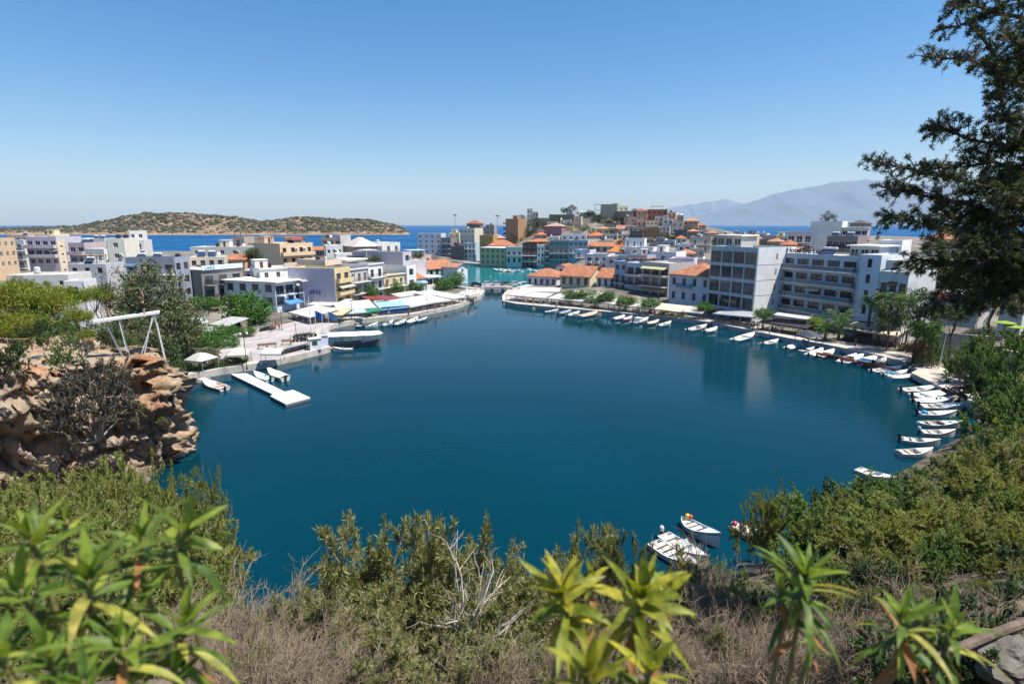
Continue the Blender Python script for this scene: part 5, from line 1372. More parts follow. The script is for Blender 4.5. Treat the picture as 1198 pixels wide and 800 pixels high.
# garden-cafe taupe tavern body under the beige canvas
r = CAN[[c[3].startswith('large beige') for c in CAN].index(True)]
# tables and chairs under the canopies
def table_mesh():
    m = MB(); m.lathe([(.03, 0), (.22, .01), (.04, .05), (.035, .68)], 8); m.lathe([(.40, .69), (.40, .73)], 12); return m
def chair_mesh():
    m = MB(); m.box(-.21, -.2, .42, .21, .2, .46)
    for x in (-.18, .18):
        for y in (-.17, .17): m.box(x-.018, y-.018, 0, x+.018, y+.018, .42)
        m.box(x-.018, .17, .46, x+.018, .2, .86)
    m.box(-.2, .175, .62, .2, .195, .88); return m
FC = {'dark': (.05, .04, .035), 'white': (.6, .6, .58), 'yellow': (.55, .32, .03), 'wood': (.22, .13, .07), 'blue': (.06, .14, .30)}
TM = {k: table_mesh().mesh('cafe_table', pbr('furniture_'+k, c, .6)) for k, c in FC.items()}
CM = {k: chair_mesh().mesh('cafe_chair', pbr('furniture_'+k, c, .6)) for k, c in FC.items()}
def furnish(c, tk, ck, sidelabel, group, front=.9):
    root, W, D_, lb = c
    M = Matrix.Translation(root.location) @ Matrix.Rotation(root.rotation_euler.z, 4, 'Z')
    nx = max(1, int(W/2.6))
    for i in range(nx):
        for y in ((front, 3.4) if D_ > 4.5 else (front,)):
            p = M @ Vector(((i+.5)*W/nx+rnd.uniform(-.2, .2), y+rnd.uniform(-.2, .2), 0))
            t = link('cafe_table', TM[tk], None, p, (0, 0, rnd.random()*3)); tag(t, f'{tk} round cafe table {sidelabel}', 'table', 'tables '+group)
            for k in range(2):
                a = root.rotation_euler.z+k*math.pi+rnd.uniform(-.4, .4)
                q = p+Vector((math.cos(a), math.sin(a), 0))*.62
                t = link('cafe_chair', CM[ck], None, q, (0, 0, a-math.pi/2)); tag(t, f'{ck} cafe chair at a table {sidelabel}', 'chair', 'chairs '+group)
for c in CAN:
    g = c[0].get('group')
    if g == LG and 'aqua' not in c[3]:
        furnish(c, 'dark', 'blue' if 'pale blue' in c[3] else 'dark', 'under the blue canopy' if 'pale blue' in c[3] else 'under the left quay canopies', 'under the pale blue canopy' if 'pale blue' in c[3] else 'under the left canopies')
    elif g == RGp and 'strip' not in c[3]:
        yk = 'yellow chairs' in c[3]
        furnish(c, 'wood', 'yellow' if yk else 'dark', 'under the dark right canopies' if yk else 'under the pale right quay canopies', 'under the dark canopies' if yk else 'under the right canopies')
# deep blue side screens of the pale blue cafe
c = [k for k in CAN if 'pale blue canopy over' in k[3]][0]
m = MB(); n = 24
for i in range(n):
    x0, x1 = c[1]*i/n, c[1]*(i+1)/n; m.poly([(x0, .16+.04*(i % 2), .35), (x1, .16+.04*((i+1) % 2), .35), (x1, .16+.04*((i+1) % 2), 1.95), (x0, .16+.04*(i % 2), 1.95)])
m.build('screen', pbr('blue_screen', (.02, .07, .20), .4), c[0])
# tavern body below the beige canvas
bx = [k for k in CAN if k[3].startswith('large beige')][0]
m = MB(); W_, D_ = bx[1], bx[2]
for i in range(7):
    x = .3+(W_-.6)*i/6; m.box(x-.12, .5, 0, x+.12, .74, 2.75)
m.box(.1, D_-1.0, 0, W_-.1, D_-.8, 3.2); m.box(.1, .5, .02, W_-.1, .6, .95)
m.build('timber_front', pbr('taupe_timber', (.10, .075, .06), .8, .25, 3), bx[0])
m = MB(); m.box(W_*.45, D_-.4, 2.9, W_*1.02, D_+3.2, 3.6); m.build('roof_deck', pbr('pinkish_deck', (.42, .32, .27), .9, .2, 1), bx[0])
# ------------------------------------------------------------------ boats
def hull_mesh(Lb, Bm, fb, sheer, double, cols):
    """open hull: outer skin (0), rail (1), inner skin and floor (2)"""
    n = 15; m = MB()
    def hb(t):
        w = 1-max(0, (t-.42)/.58)**2.3
        if double: w *= 1-max(0, (.40-t)/.40)**2.2*.96
        else: w *= .86+.14*min(1, t/.4)
        return max(.02, w)*Bm/2
    rows = []
    for i in range(n):
        t = i/(n-1); b = hb(t); x = -Lb/2+Lb*t
        zs = fb+sheer*max(0, t-.3)**2*2+(sheer*.5*max(0, .3-t)**2*3 if double else 0)
        rk = .10*Lb*max(0, t-.7)/.3 if t > .7 else 0
        ti = .07
        bi = max(.004, b-ti); zf = .16+.25*max(0, t-.75)
        rows.append([(x+rk*.55, 0, -.22+.30*max(0, t-.72)), (x+rk*.65, b*.72, -.05+.12*max(0, t-.6)), (x+rk, b, zs), (x+rk-.001, bi, zs+.012), (x+rk*.65, bi*.86, min(zf, zs-.05)), (x+rk*.55, 0, min(zf, zs-.05))])
    k = 6; V = []
    for s in (1, -1):
        b0 = len(V)
        for r in rows: V += [(x, y*s, z) for x, y, z in r]
        for i in range(n-1):
            for j in range(k-1):
                f = (i*k+j, i*k+j+1, (i+1)*k+j+1, (i+1)*k+j)
                f = tuple(b0+q for q in (f if s == 1 else f[::-1]))
                m.f.append(f); m.m.append(0 if j < 2 else (1 if j == 2 else 2))
    m.v = V
    o = len(rows)*k
    if not double:                                       # transom
        m.poly([rows[0][0], rows[0][1], rows[0][2], tuple(np.array(rows[0][2])*(1, -1, 1)), tuple(np.array(rows[0][1])*(1, -1, 1))], 0)
        m.poly([rows[0][5], tuple(np.array(rows[0][4])*(1, -1, 1)), tuple(np.array(rows[0][3])*(1, -1, 1)), rows[0][3], rows[0][4]], 2)
    return m, hb, rows
_oc = {}
def outboard(parent, x, z, dark=True):
    key = dark
    if key not in _oc:
        m = MB(); m.lathe([(.10, .25), (.16, .30), (.17, .55), (.10, .66)], 8, (-.18, 0, 0)); c = m.mesh('engine_cowl', M_BLACK if dark else pbr('cowl', (.5, .5, .5), .4))
        m = MB(); m.box(-.24, -.06, -.55, -.10, .06, .25); m.box(-.34, -.015, -.55, -.1, .015, -.35); m.box(-.1, -.13, .05, -.02, .13, .3); l = m.mesh('engine_leg', M_DARKM)
        _oc[key] = (c, l)
    c, l = _oc[key]
    o = link('outboard_motor', c, parent, (x, 0, z)); link('engine_leg', l, o); return o
_hc = {}
WHB = (.64, .64, .63)
def boat(label, bow, stern, col=WHB, inner=(.55, .54, .50), rail=(.66, .66, .64), kind='motor', beam=.36, fb=.42, sheer=.5, motor=True, cover=None, seats=2, cabin=None, stripe=None, group=None, z0=0.0, deck=.30, name='boat', extra=None, wind=False):
    a, b = PZ(*bow, .35), PZ(*stern, .35); d = (a-b).xy; Lb = max(3.0, d.length); rz = math.atan2(d.y, d.x); c = (a+b)/2
    Bm = min(2.5, max(1.35, beam*Lb)); double = kind == 'caique'
    key = (round(Lb, 1), round(Bm, 1), kind, col, inner, rail, stripe)
    root = empty(name, (c.x, c.y, z0), rz); tag(root, label, 'boat', group)
    m, hb, rows = hull_mesh(Lb, Bm, fb, sheer, double, None)
    pm = lambda nm, q: pbr(nm, q, .35, .08, 2, 0, 8, .5)
    m.build('hull', [pm('hull_paint', col), pm('rail_paint', rail), pm('inner_paint', inner)], root)
    def at(t, zadd=0):
        r = rows[int(t*(len(rows)-1))]; return r
    if stripe is None and kind == 'motor' and random.Random(label).random() < .4: stripe = random.Random(label+'s').choice([(.05, .09, .22), (.08, .30, .34), (.30, .05, .04), (.10, .10, .11)])
    if stripe:
        s = MB()
        for sg in (1, -1):
            for i in range(len(rows)-1):
                p, q = rows[i], rows[i+1]
                f = lambda r, u: (r[1][0]+(r[2][0]-r[1][0])*u, sg*(r[1][1]+(r[2][1]-r[1][1])*u+.012), r[1][2]+(r[2][2]-r[1][2])*u)
                P = [f(p, .78), f(q, .78), f(q, .95), f(p, .95)]; s.poly(P if sg == 1 else P[::-1])
        s.build('stripe', pm('stripe_paint', stripe), root)
    # foredeck
    i0 = int((1-deck)*(len(rows)-1)); dk = MB()
    for i in range(i0, len(rows)-1):
        p, q = rows[i], rows[i+1]
        dk.poly([(p[3][0], -p[3][1], p[3][2]-.012), (q[3][0], -q[3][1], q[3][2]-.012), (q[3][0], q[3][1], q[3][2]-.012), (p[3][0], p[3][1], p[3][2]-.012)])
    dk.poly([(rows[i0][3][0], -rows[i0][3][1], rows[i0][3][2]-.012), (rows[i0][3][0], rows[i0][3][1], rows[i0][3][2]-.012), (rows[i0][3][0], rows[i0][3][1]*.9, .18), (rows[i0][3][0], -rows[i0][3][1]*.9, .18)])
    dk.build('foredeck', pm('deck_paint', tuple(min(.78, k*1.02) for k in rail)), root)
    for k in range(seats):
        t = .16+.5*(k/max(1, seats)); r = rows[int(t*(len(rows)-1))]; x = r[0][0]
        s = MB(); s.box(x-.17, -r[3][1]*.96, .33, x+.17, r[3][1]*.96, .39); s.build('bench', pm('bench_paint', (.50, .44, .36) if k % 2 else (.6, .6, .58)), root)
    if motor: outboard(root, -Lb/2, .28, dark=(hash(label) % 3 != 0) if False else (len(label) % 3 != 0))
    if cover:
        s = MB(); P = []
        nn = 11
        for i in range(nn):
            t = .04+.90*i/(nn-1); r = rows[min(len(rows)-1, int(t*(len(rows)-1)))]; x = -Lb/2+Lb*t
            b_ = hb(t)+.05
            for j in range(7):
                w = -1+2*j/6; P.append((x, w*b_, r[2][2]+.03+.35*(1-abs(w)**1.6)*math.sin(min(1, t*1.2+.15)*math.pi*.75)+.03*math.sin(i*2.1+j)))
        s.faces(P, [(i*7+j, (i+1)*7+j, (i+1)*7+j+1, i*7+j+1) for i in range(nn-1) for j in range(6)]); s.build('tarpaulin', clothmat(cover, .05), root, smooth=True)
    if cabin:
        x0 = -Lb*.10; s = MB(); w = Bm*.30
        s.box(x0-.7, -w, .2, x0+.7, w, 1.15); s.box(x0-.85, -w-.1, 1.152, x0+.85, w+.1, 1.22); cb = s.build('cabin', pm('cabin_paint', cabin), root)
        s = MB(); s.box(x0+.702, -w*.8, .75, x0+.71, w*.8, 1.08); s.build('windscreen', M_GLASS, cb)
    if wind:
        x0 = Lb*.08; w = Bm*.33; s = MB(); s.faces([(x0, -w, fb+.1), (x0, w, fb+.1), (x0-.25, w*.9, fb+.5), (x0-.25, -w*.9, fb+.5)], [(0, 1, 2, 3)]); s.box(x0-.3, -.3, .2, x0, .3, fb+.2); s.build('console', pm('console_paint', (.45, .5, .52)), root)
    if extra:
        for e in extra:
            s = MB(); s.lathe([(.05, 0), (e[3], .08), (e[3]*.9, .28), (.05, .34)], 8, (e[0]*Lb, e[1]*Bm, e[2])); s.build('buoy', pm('buoy_paint', e[4]), root, smooth=True)
    return root
GRB = 'small boats moored along the right-hand quay'
# near boats under the bushes
boat('white fishing boat with a teal stern post and turquoise trim', (838, 634), (797, 607), (.64, .65, .64), (.42, .48, .47), (.60, .62, .60), kind='caique', beam=.34, fb=.5, sheer=.8, motor=False, stripe=(.06, .36, .40), seats=3, cabin=None, extra=[(-.42, .25, .5, .2, (.75, .4, .03)), (-.36, .33, .5, .16, (.55, .06, .03))])
boat('white motor boat with a black outboard beside the turquoise-trimmed boat', (822, 655), (776, 625), seats=2, wind=True, beam=.36)
boat('white open boat with grey seats, nearest of the moored four', (814, 665), (764, 634), (.70, .70, .70), (.40, .40, .40), seats=3, motor=False, beam=.34)
boat('white boat with red trim and red cushions, apart from the other near boats', (899, 634), (856, 612), (.64, .62, .61), (.56, .52, .50), (.60, .55, .53), kind='caique', beam=.36, seats=3, motor=False, stripe=(.45, .05, .04), extra=[(-.38, -.1, .4, .2, (.45, .05, .04))])
# row at the plank quay and the overgrown bank
row = [
    ('white open boat first in the row below the plank quay', (1093, 454.5), (1055, 456.5), {}),
    ('white boat with a clean flat deck, second below the plank quay', (1111, 460), (1068, 463), dict(seats=1, deck=.6)),
    ('white boat with two round deck hatches', (1113, 468), (1069, 469), dict(seats=1, deck=.72, extra=[(.2, 0, .42, .12, (.03, .03, .03)), (.1, 0, .42, .12, (.03, .03, .03))])),
    ('white boat with a pale blue waterline stripe', (1124, 475.5), (1076, 475), dict(stripe=(.30, .50, .58), deck=.5)),
    ('white boat with a bright blue bundle on its stern', (1115, 484.5), (1074, 483.5), dict(extra=[(-.32, 0, .4, .36, (.02, .30, .60))], deck=.5)),
    ('grey-white wooden boat with a dark engine box, pointed at both ends', (1121, 497), (1072, 494.5), dict(kind='caique', motor=False, col=(.62, .62, .60), inner=(.35, .32, .28), extra=[(.05, 0, .3, .3, (.02, .02, .025))])),
    ('white motor boat half hidden by the leaves with a grey outboard', (1112, 507), (1079, 505), {}),
    ('white motor boat with a raised black outboard under the bank bushes', (1092, 518), (1058, 513.5), dict(wind=True)),
    ('white skiff with a brown bench, last before the bank bushes', (1087, 529), (1052, 529), dict(motor=False, inner=(.42, .36, .30))),
    ('small white boat deep under the overhanging bushes', (1034, 559), (1014, 552), dict(motor=False)),
]
for lb, bo, st, kw in row: boat(lb, bo, st, group='boats moored below the plank quay', **kw)
row = [
    ('light grey boat first along the right quay, close to the channel', (652, 363.5), (637, 365), dict(col=(.5, .5, .5))),
    ('dark-covered boat second from the channel on the right quay', (667, 364.5), (653, 367), dict(col=(.34, .36, .38), cover=(.25, .27, .3))),
    ('pale blue boat third from the channel on the right quay', (677, 366), (664, 369), dict(col=(.46, .56, .62))),
    ('blue-and-white boat with a tan bow awning, fourth from the channel', (699, 366), (677, 370.5), dict(col=(.42, .54, .60), cover=(.5, .38, .25))),
    ('white covered boat left of the pink boat', (730, 371), (717, 373.5), dict(cover=(.7, .7, .7))),
    ('pink-covered little boat between two white boats', (739, 372), (728, 374), dict(col=(.60, .42, .40), cover=(.60, .42, .42))),
    ('white boat with a stubby mast under the clipped tree', (757, 373.5), (740, 377.5), dict(cabin=(.6, .6, .6))),
    ('brown-hulled boat with a tan cover', (770, 376.5), (756, 379), dict(col=(.35, .22, .15), cover=(.5, .42, .34))),
    ('white boat with a blue-grey side by the potted shrubs', (784, 378), (770, 381), dict(stripe=(.2, .3, .4))),
    ('white cabin-less cruiser with dark trim before the hip-roofed house', (825, 382), (805, 386), dict(wind=True, stripe=(.1, .12, .14))),
    ('cream tender tied beside the dark-trimmed cruiser', (838, 385), (824, 388), dict(col=(.60, .58, .50), cover=(.60, .58, .5))),
    ('white boat with pale blue sides, alone before the glass-fronted block', (881, 391.5), (859, 398), dict(stripe=(.35, .5, .58), seats=3)),
    ('white oval dinghy with a dark outboard', (909, 399.5), (893, 402), dict(beam=.46)),
    ('white-covered dinghy next to the oval one', (930, 405), (920, 408), dict(cover=WHB, beam=.5)),
    ('pale grey rowing boat with a dark inside near the red-edged quay', (951, 409), (935, 410.5), dict(col=(.5, .56, .6), inner=(.06, .07, .08), motor=False)),
    ('white covered boat first of the red-edged quay', (961, 410.5), (946, 416), dict(cover=WHB)),
    ('white boat with a red inside at the red-edged quay', (974, 411.5), (956, 417), dict(inner=(.35, .08, .06))),
    ('white boat with twin outboards at the red-edged quay', (1000, 417), (985, 424), dict(wind=True)),
    ('white boat with a grey canopy bundle before the canvas tavern', (1009, 417), (995, 420.5), dict(cover=(.7, .7, .72))),
    ('blue-sterned white boat before the canvas tavern', (1024, 419), (1001, 425), dict(inner=(.05, .15, .3))),
    ('cream boat tight against the curved quay corner', (1036, 422), (1022, 424.5), dict(col=(.62, .58, .5), cover=(.62, .58, .5))),
    ('long white cruiser at the curved quay corner', (1052, 431.5), (1020, 434), dict(wind=True, deck=.5)),
    ('white boat with a turquoise cover by the plank quay', (1059, 436), (1034, 438.5), dict(extra=[(-.15, 0, .4, .4, (.02, .30, .45)), (-.28, .1, .4, .3, (.02, .30, .45))])),
    ('slim white racing shell-like boat outermost at the plank quay', (1071, 440.5), (1041, 441.5), dict(motor=False, deck=.8, beam=.26)),
]
for lb, bo, st, kw in row: boat(lb, bo, st, group=GRB, **kw)
row = [
    ('long pale open boat tied along the wall left of the floating dock', (221, 448), (243, 442), dict(col=(.52, .52, .54), motor=False)),
    ('white motor boat with a tan inside left of the floating dock', (239, 447), (263, 454), dict(inner=(.5, .36, .26))),
    ('white boat with a turquoise inside right of the floating dock', (299, 438), (316, 444), dict(inner=(.16, .42, .46), seats=3)),
    ('boat under a cream tarpaulin right of the floating dock', (315, 436), (334, 443), dict(cover=(.62, .58, .50), fb=.6)),
    ('small orange-decked boat at the plaza corner', (378, 409), (392, 406.5), dict(col=(.35, .15, .06), inner=(.4, .2, .09), motor=False)),
    ('white runabout in front of the big covered boat', (391, 409), (413, 408), dict(wind=True)),
    ('grey inflatable by the quay behind the big covered boat', (430, 382), (417, 381), dict(col=(.36, .38, .4))),
    ('turquoise-sided boat on the left quay', (441, 379.5), (426, 382.5), dict(stripe=(.06, .35, .36))),
    ('pale boat with a windscreen on the left quay', (459, 377), (447, 381), dict(wind=True)),
    ('dark boat with black motors on the left quay', (474, 376), (461, 380), dict(col=(.10, .11, .12))),
    ('white boat with a cream cover on the left quay', (488, 373.5), (475, 378), dict(cover=(.66, .64, .6))),
    ('dark grey dinghy last on the left quay', (499, 373), (487, 375.5), dict(col=(.14, .14, .15))),
]
for lb, bo, st, kw in row: boat(lb, bo, st, group='small boats on the left-hand shore', **kw)
# harbour
row = [
    ('teal and white fishing boat at the far harbour wall', (578, 315.5), (590, 317), dict(col=(.10, .42, .42), cabin=(.66, .66, .64))),
    ('pink-decked fishing boat at the far harbour wall', (589, 316), (600, 317.5), dict(col=(.60, .38, .30), cabin=(.66, .60, .58))),
    ('white sailing boat hull with two short masts in the harbour', (612, 317), (624, 316), dict(cabin=(.72, .72, .72))),
    ('white cruiser with a blue line in the harbour corner', (600, 317), (611, 317.5), dict(stripe=(.1, .2, .4), cabin=(.6, .6, .62))),
    ('pale cruiser behind the channel house roof', (624, 317), (638, 318), dict(cabin=(.6, .6, .6))),
    ('small white boat beside the channel bridge in the harbour', (606, 331.5), (616, 329.5), dict()),
]
for lb, bo, st, kw in row: boat(lb, bo, st, motor=False, group='boats in the far harbour', **kw)
# big day boat under a white roof at the plaza corner
a, b = PZ(441, 402, .6), PZ(391, 404, .6); d = (a-b).xy; c = (a+b)/2
root = boat('big tour boat under a long rounded white roof at the plaza corner', (441, 402), (391, 404), (.12, .11, .11), (.2, .2, .2), (.5, .5, .5), beam=.34, fb=.8, sheer=.5, motor=False, seats=3, name='tour_boat')
Lb = d.length; m = MB(); P = []; nn = 17
for i in range(nn):
    t = i/(nn-1); w = (1-max(0, (t-.6)/.4)**2.2)**.5 if t < 1 else 0.02
    w = max(.03, w)*1.75
    for j in range(9):
        s = -1+2*j/8; P.append((-Lb/2-1+(Lb+2.2)*t, s*w, 2.35+.42*(1-s*s)*min(1, w)-.04*math.sin(t*40)**2))
n0 = len(P); P += [(x, y, z-.09) for x, y, z in P]
m.faces(P, [(i*9+j, (i+1)*9+j, (i+1)*9+j+1, i*9+j+1) for i in range(nn-1) for j in range(8)]+[(n0+i*9+j, n0+i*9+j+1, n0+(i+1)*9+j+1, n0+(i+1)*9+j) for i in range(nn-1) for j in range(8)])
m.build('roof', pbr('roof_canvas', (.66, .70, .74), .6, .1, .6), root)
for t in (-.4, -.1, .2):
    for s in (-1.1, 1.1):
        q = MB(); q.tube([(Lb*t, s*.95, .7), (Lb*t, s, 2.4)], .04, 6); q.build('stanchion', M_STEEL, root)
# the white floating dock
p = [PZ(270, 437.5, .45), PZ(288, 436.5, .45), PZ(333, 458, .45), PZ(343, 456, .45), PZ(363, 465, .45), PZ(334, 472.5, .45), PZ(316, 463, .45), PZ(320, 461.5, .45)]
root = empty('floating_dock', (p[0].x, p[0].y, 0)); tag(root, 'white floating dock with a wide square end sticking out into the lake', 'dock')
def slab(nm, idx, z0, z1, mat, g=0.0):
    q = MB(); q.prism([(p[i].x-p[0].x, p[i].y-p[0].y) for i in idx][::-1], z0, z1); o = q.build(nm, mat, root)
    bm = bmesh.new(); bm.from_mesh(o.data); bmesh.ops.recalc_face_normals(bm, faces=bm.faces); bm.to_mesh(o.data); bm.free()
MD = pbr('dock_planks', (.58, .59, .59), .6, .12, 1.2); MF = pbr('dock_float', (.10, .11, .12), .8)
slab('gangway', (0, 1, 2, 7), .3, .46, MD); slab('platform', (7, 2, 3, 4, 5, 6), .3, .463, MD)
slab('float', (0, 1, 2, 7), -.2, .297, MF); slab('float', (7, 2, 3, 4, 5, 6), -.2, .297, MF)
# ------------------------------------------------------------------ plants
def unit(n):
    v = NR.normal(size=(n, 3)); return v/np.linalg.norm(v, axis=1, keepdims=True)
def leaf_quads(B, D, L, Wd, N=None):
    """diamond leaves: base B, direction D (unit), length L, width Wd"""
    n = len(B); r = unit(n) if N is None else N
    Sd = np.cross(D, r); Sd /= np.linalg.norm(Sd, axis=1, keepdims=True)+1e-9
    L = np.broadcast_to(np.asarray(L, float), (n,))[:, None]; Wd = np.broadcast_to(np.asarray(Wd, float), (n,))[:, None]
    Nn = np.cross(Sd, D)
    mid = B+D*L*.48+Nn*L*.06
    V = np.stack([B, mid+Sd*Wd/2, B+D*L, mid-Sd*Wd/2], 1).reshape(-1, 3)
    return V, np.arange(4*n).reshape(n, 4)
def facing(D, g, k, n=None):
    """leaves turn their blades towards the light above, with scatter"""
    n = len(D) if n is None else n
    v = g.normal(size=(n, 3))*k; v[:, 2] += 1.0; v[:, 0] += .2
    return v/np.linalg.norm(v, axis=1, keepdims=True)
def clump_crown(name, mat, rx, ry, rz, clumps, per, cl_r, L, Wd, seed, flat=0.0, shell=.55, top=0.0, lump=.25, up=.25):
    """foliage made of leaf clumps spread through an uneven crown volume (centre at origin)"""
    g = np.random.default_rng(seed)
    d = g.normal(size=(clumps, 3)); d /= np.linalg.norm(d, axis=1, keepdims=True)
    rad = g.uniform(shell, 1.0, clumps)
    f1, f2 = g.uniform(0, 6.28, 3), g.uniform(2, 4, 3)
    rad *= 1+lump*(np.sin(d[:, 0]*f2[0]+f1[0])+np.sin(d[:, 1]*f2[1]+f1[1])+np.sin(d[:, 2]*f2[2]+f1[2]))/2
    C = d*rad[:, None]*np.array([rx, ry, rz])
    C[:, 2] = np.where(C[:, 2] < 0, C[:, 2]*(1-flat), C[:, 2])
    cr = cl_r*g.uniform(.6, 1.35, clumps)
    ci = np.repeat(np.arange(clumps), per); n = len(ci)
    q = g.normal(size=(n, 3)); q /= np.linalg.norm(q, axis=1, keepdims=True)
    rr = g.uniform(.15, 1, n)**.6
    Bp = C[ci]+q*(rr*cr[ci])[:, None]*np.array([1, 1, .75])
    D = q*.8+g.normal(size=(n, 3))*.6; D[:, 2] += up; D /= np.linalg.norm(D, axis=1, keepdims=True)
    l = L*g.uniform(.6, 1.3, n)
    V, Fq = leaf_quads(Bp, D, l, Wd*g.uniform(.7, 1.3, n), facing(D, g, .55))
    return np_mesh(name, V, Fq, mat), C
def trunk_mesh(base_r, h, C, seed, limbs=7, lean=.06, mat=None):
    r = random.Random(seed); m = MB()
    pts = [(0, 0, -.4)]; n = 5
    for i in range(1, n+1):
        pts.append((r.uniform(-lean, lean)*h*i/n, r.uniform(-lean, lean)*h*i/n, h*i/n))
    m.tube(pts, [base_r*1.25]+[base_r*(1-.45*i/n) for i in range(1, n+1)], 8)
    top = Vector(pts[-1])
    idx = list(range(len(C))); r.shuffle(idx)
    for k in idx[:limbs]:
        t = Vector(C[k])+Vector((0, 0, h))*0; t = Vector((C[k][0], C[k][1], C[k][2]))
        s = Vector(pts[r.choice([3, 4, 5])])
        mid = s.lerp(t, .5)+Vector((r.uniform(-.1, .1), r.uniform(-.1, .1), .12))*h*.3
        m.tube([s, mid, t*.98+s*.02], [base_r*.5, base_r*.3, base_r*.1], 6)
    return m.mesh('trunk', mat or M_BARK, smooth=True)
LF = {
 'ficus': leafmat('ficus_leaves', (.030, .095, .013), (.085, .20, .026), .25),
 'euca': leafmat('eucalyptus_leaves', (.040, .060, .024), (.12, .14, .06), .25, .5, (.20, .13, .075)),
 'pine': leafmat('pine_needles', (.085, .12, .014), (.24, .28, .03), .3),
 'dark': leafmat('dark_leaves', (.030, .058, .018), (.08, .125, .04), .25),
 'hill': leafmat('hill_leaves', (.018, .036, .014), (.05, .075, .03), .2),
 'bright': leafmat('bright_leaves', (.09, .16, .015), (.22, .30, .035), .35),
 'tamar': leafmat('feathery_leaves', (.115, .16, .040), (.27, .315, .085), .38, .7, (.36, .29, .11)),
 'green': leafmat('shrub_leaves', (.07, .145, .032), (.19, .29, .075), .35),
 'olive': leafmat('willow_leaves', (.12, .145, .055), (.28, .295, .115), .35, .45, (.34, .26, .13)),
 'greyb': leafmat('grey_leaves', (.060, .057, .042), (.14, .13, .095), .1, .8),
 'dry': leafmat('dry_twigs', (.19, .14, .08), (.40, .31, .18), .05, .9),
 'rust': leafmat('rusty_leaves', (.14, .065, .03), (.27, .14, .07), .2, .8),
 'pink': leafmat('pink_blossom', (.35, .03, .09), (.55, .08, .18), .3),
 'palm': leafmat('palm_fronds', (.04, .10, .03), (.11, .20, .06), .25, .45),
 'lush': leafmat('oleander_leaves', (.14, .20, .02), (.46, .43, .05), .42, .5),
 'deep': leafmat('deep_oleander_leaves', (.045, .11, .016), (.21, .31, .045), .40, .5, (.42, .40, .09)),
 'ever': leafmat('umbrella_pine_needles', (.024, .042, .014), (.07, .092, .028), .22, .6, (.17, .17, .035)),
}
_tc = {}
def blade_wear(m):
    nt = m.node_tree; hs = [x for x in nt.nodes if x.type == 'HUE_SAT'][0]; rp = [x for x in nt.nodes if x.type == 'VALTORGB'][0]
    tc = nt.nodes.new('ShaderNodeTexCoord'); nz = nt.nodes.new('ShaderNodeTexNoise'); nz.inputs['Scale'].default_value = 26; nz.inputs['Detail'].default_value = 6
    nt.links.new(tc.outputs['Object'], nz.inputs['Vector'])
    r2 = nt.nodes.new('ShaderNodeValToRGB'); e = r2.color_ramp.elements; e[0].position = .34; e[0].color = (.45, .5, .45, 1); e[1].position = .62; e[1].color = (1.12, 1.08, 1, 1); x = e.new(.74); x.color = (1.5, 1.15, .8, 1)
    nt.links.new(nz.outputs['Fac'], r2.inputs[0])
    mx = nt.nodes.new('ShaderNodeMix'); mx.data_type = 'RGBA'; mx.blend_type = 'MULTIPLY'; mx.inputs[0].default_value = 1
    nt.links.new(rp.outputs[0], mx.inputs[6]); nt.links.new(r2.outputs[0], mx.inputs[7]); nt.links.new(mx.outputs[2], hs.inputs['Color'])
for k in ('lush', 'deep'): blade_wear(LF[k])
def tree(name, label, cat, px, py, r, Y, kind='ficus', rz=1.0, variant=0, trunk=True, dens=1.0, group=None, per=34, z=None, tr=.14):
    """a crown centred on photograph pixel (px,py) at distance Y with radius r pixels, on a trunk that stands on the ground"""
    c = PY(px, py, Y); R_ = r/F*Y*1.02
    gz = H(c.x, c.y) if z is None else z
    hc = max(c.z-gz, R_*rz*.5)
    key = (kind, variant, round(rz, 2), round(hc/R_, 1), dens, per, tr)
    if key not in _tc:
        far = R_/Y*F
        k = int(46*dens)
        lf = {'pine': (.16, .035), 'euca': (.17, .055), 'tamar': (.15, .04), 'greyb': (.15, .03), 'dry': (.2, .015)}.get(kind, (.13, .075))
        cm, C = clump_crown('crown', LF[kind], 1, 1, rz, k, per, .30 if kind != 'pine' else .21, lf[0], lf[1], variant*17+len(kind)*3+int(rz*10), flat=.25, lump=.22, up=.5 if kind == 'pine' else .2, shell=.35 if kind == 'pine' else .55)
        C = C+np.array([0, 0, hc/R_])
        tm = trunk_mesh(tr*.9, hc/R_*.9, C, variant+3, 8, .05, M_BARK if kind != 'euca' else M_BARKG) if trunk else None
        _tc[key] = (cm, tm)
    cm, tm = _tc[key]
    root = empty(name, (c.x, c.y, gz), rnd.random()*6.28); tag(root, label, cat, group)
    s = R_*rnd.uniform(.96, 1.04)
    link('crown', cm, root, (0, 0, hc), (0, 0, 0), (s, s, s))
    if tm: link('trunk', tm, root, (0, 0, 0), (0, 0, 0), (R_, R_, R_))
    return root
GT = 'clipped trees along the quays'
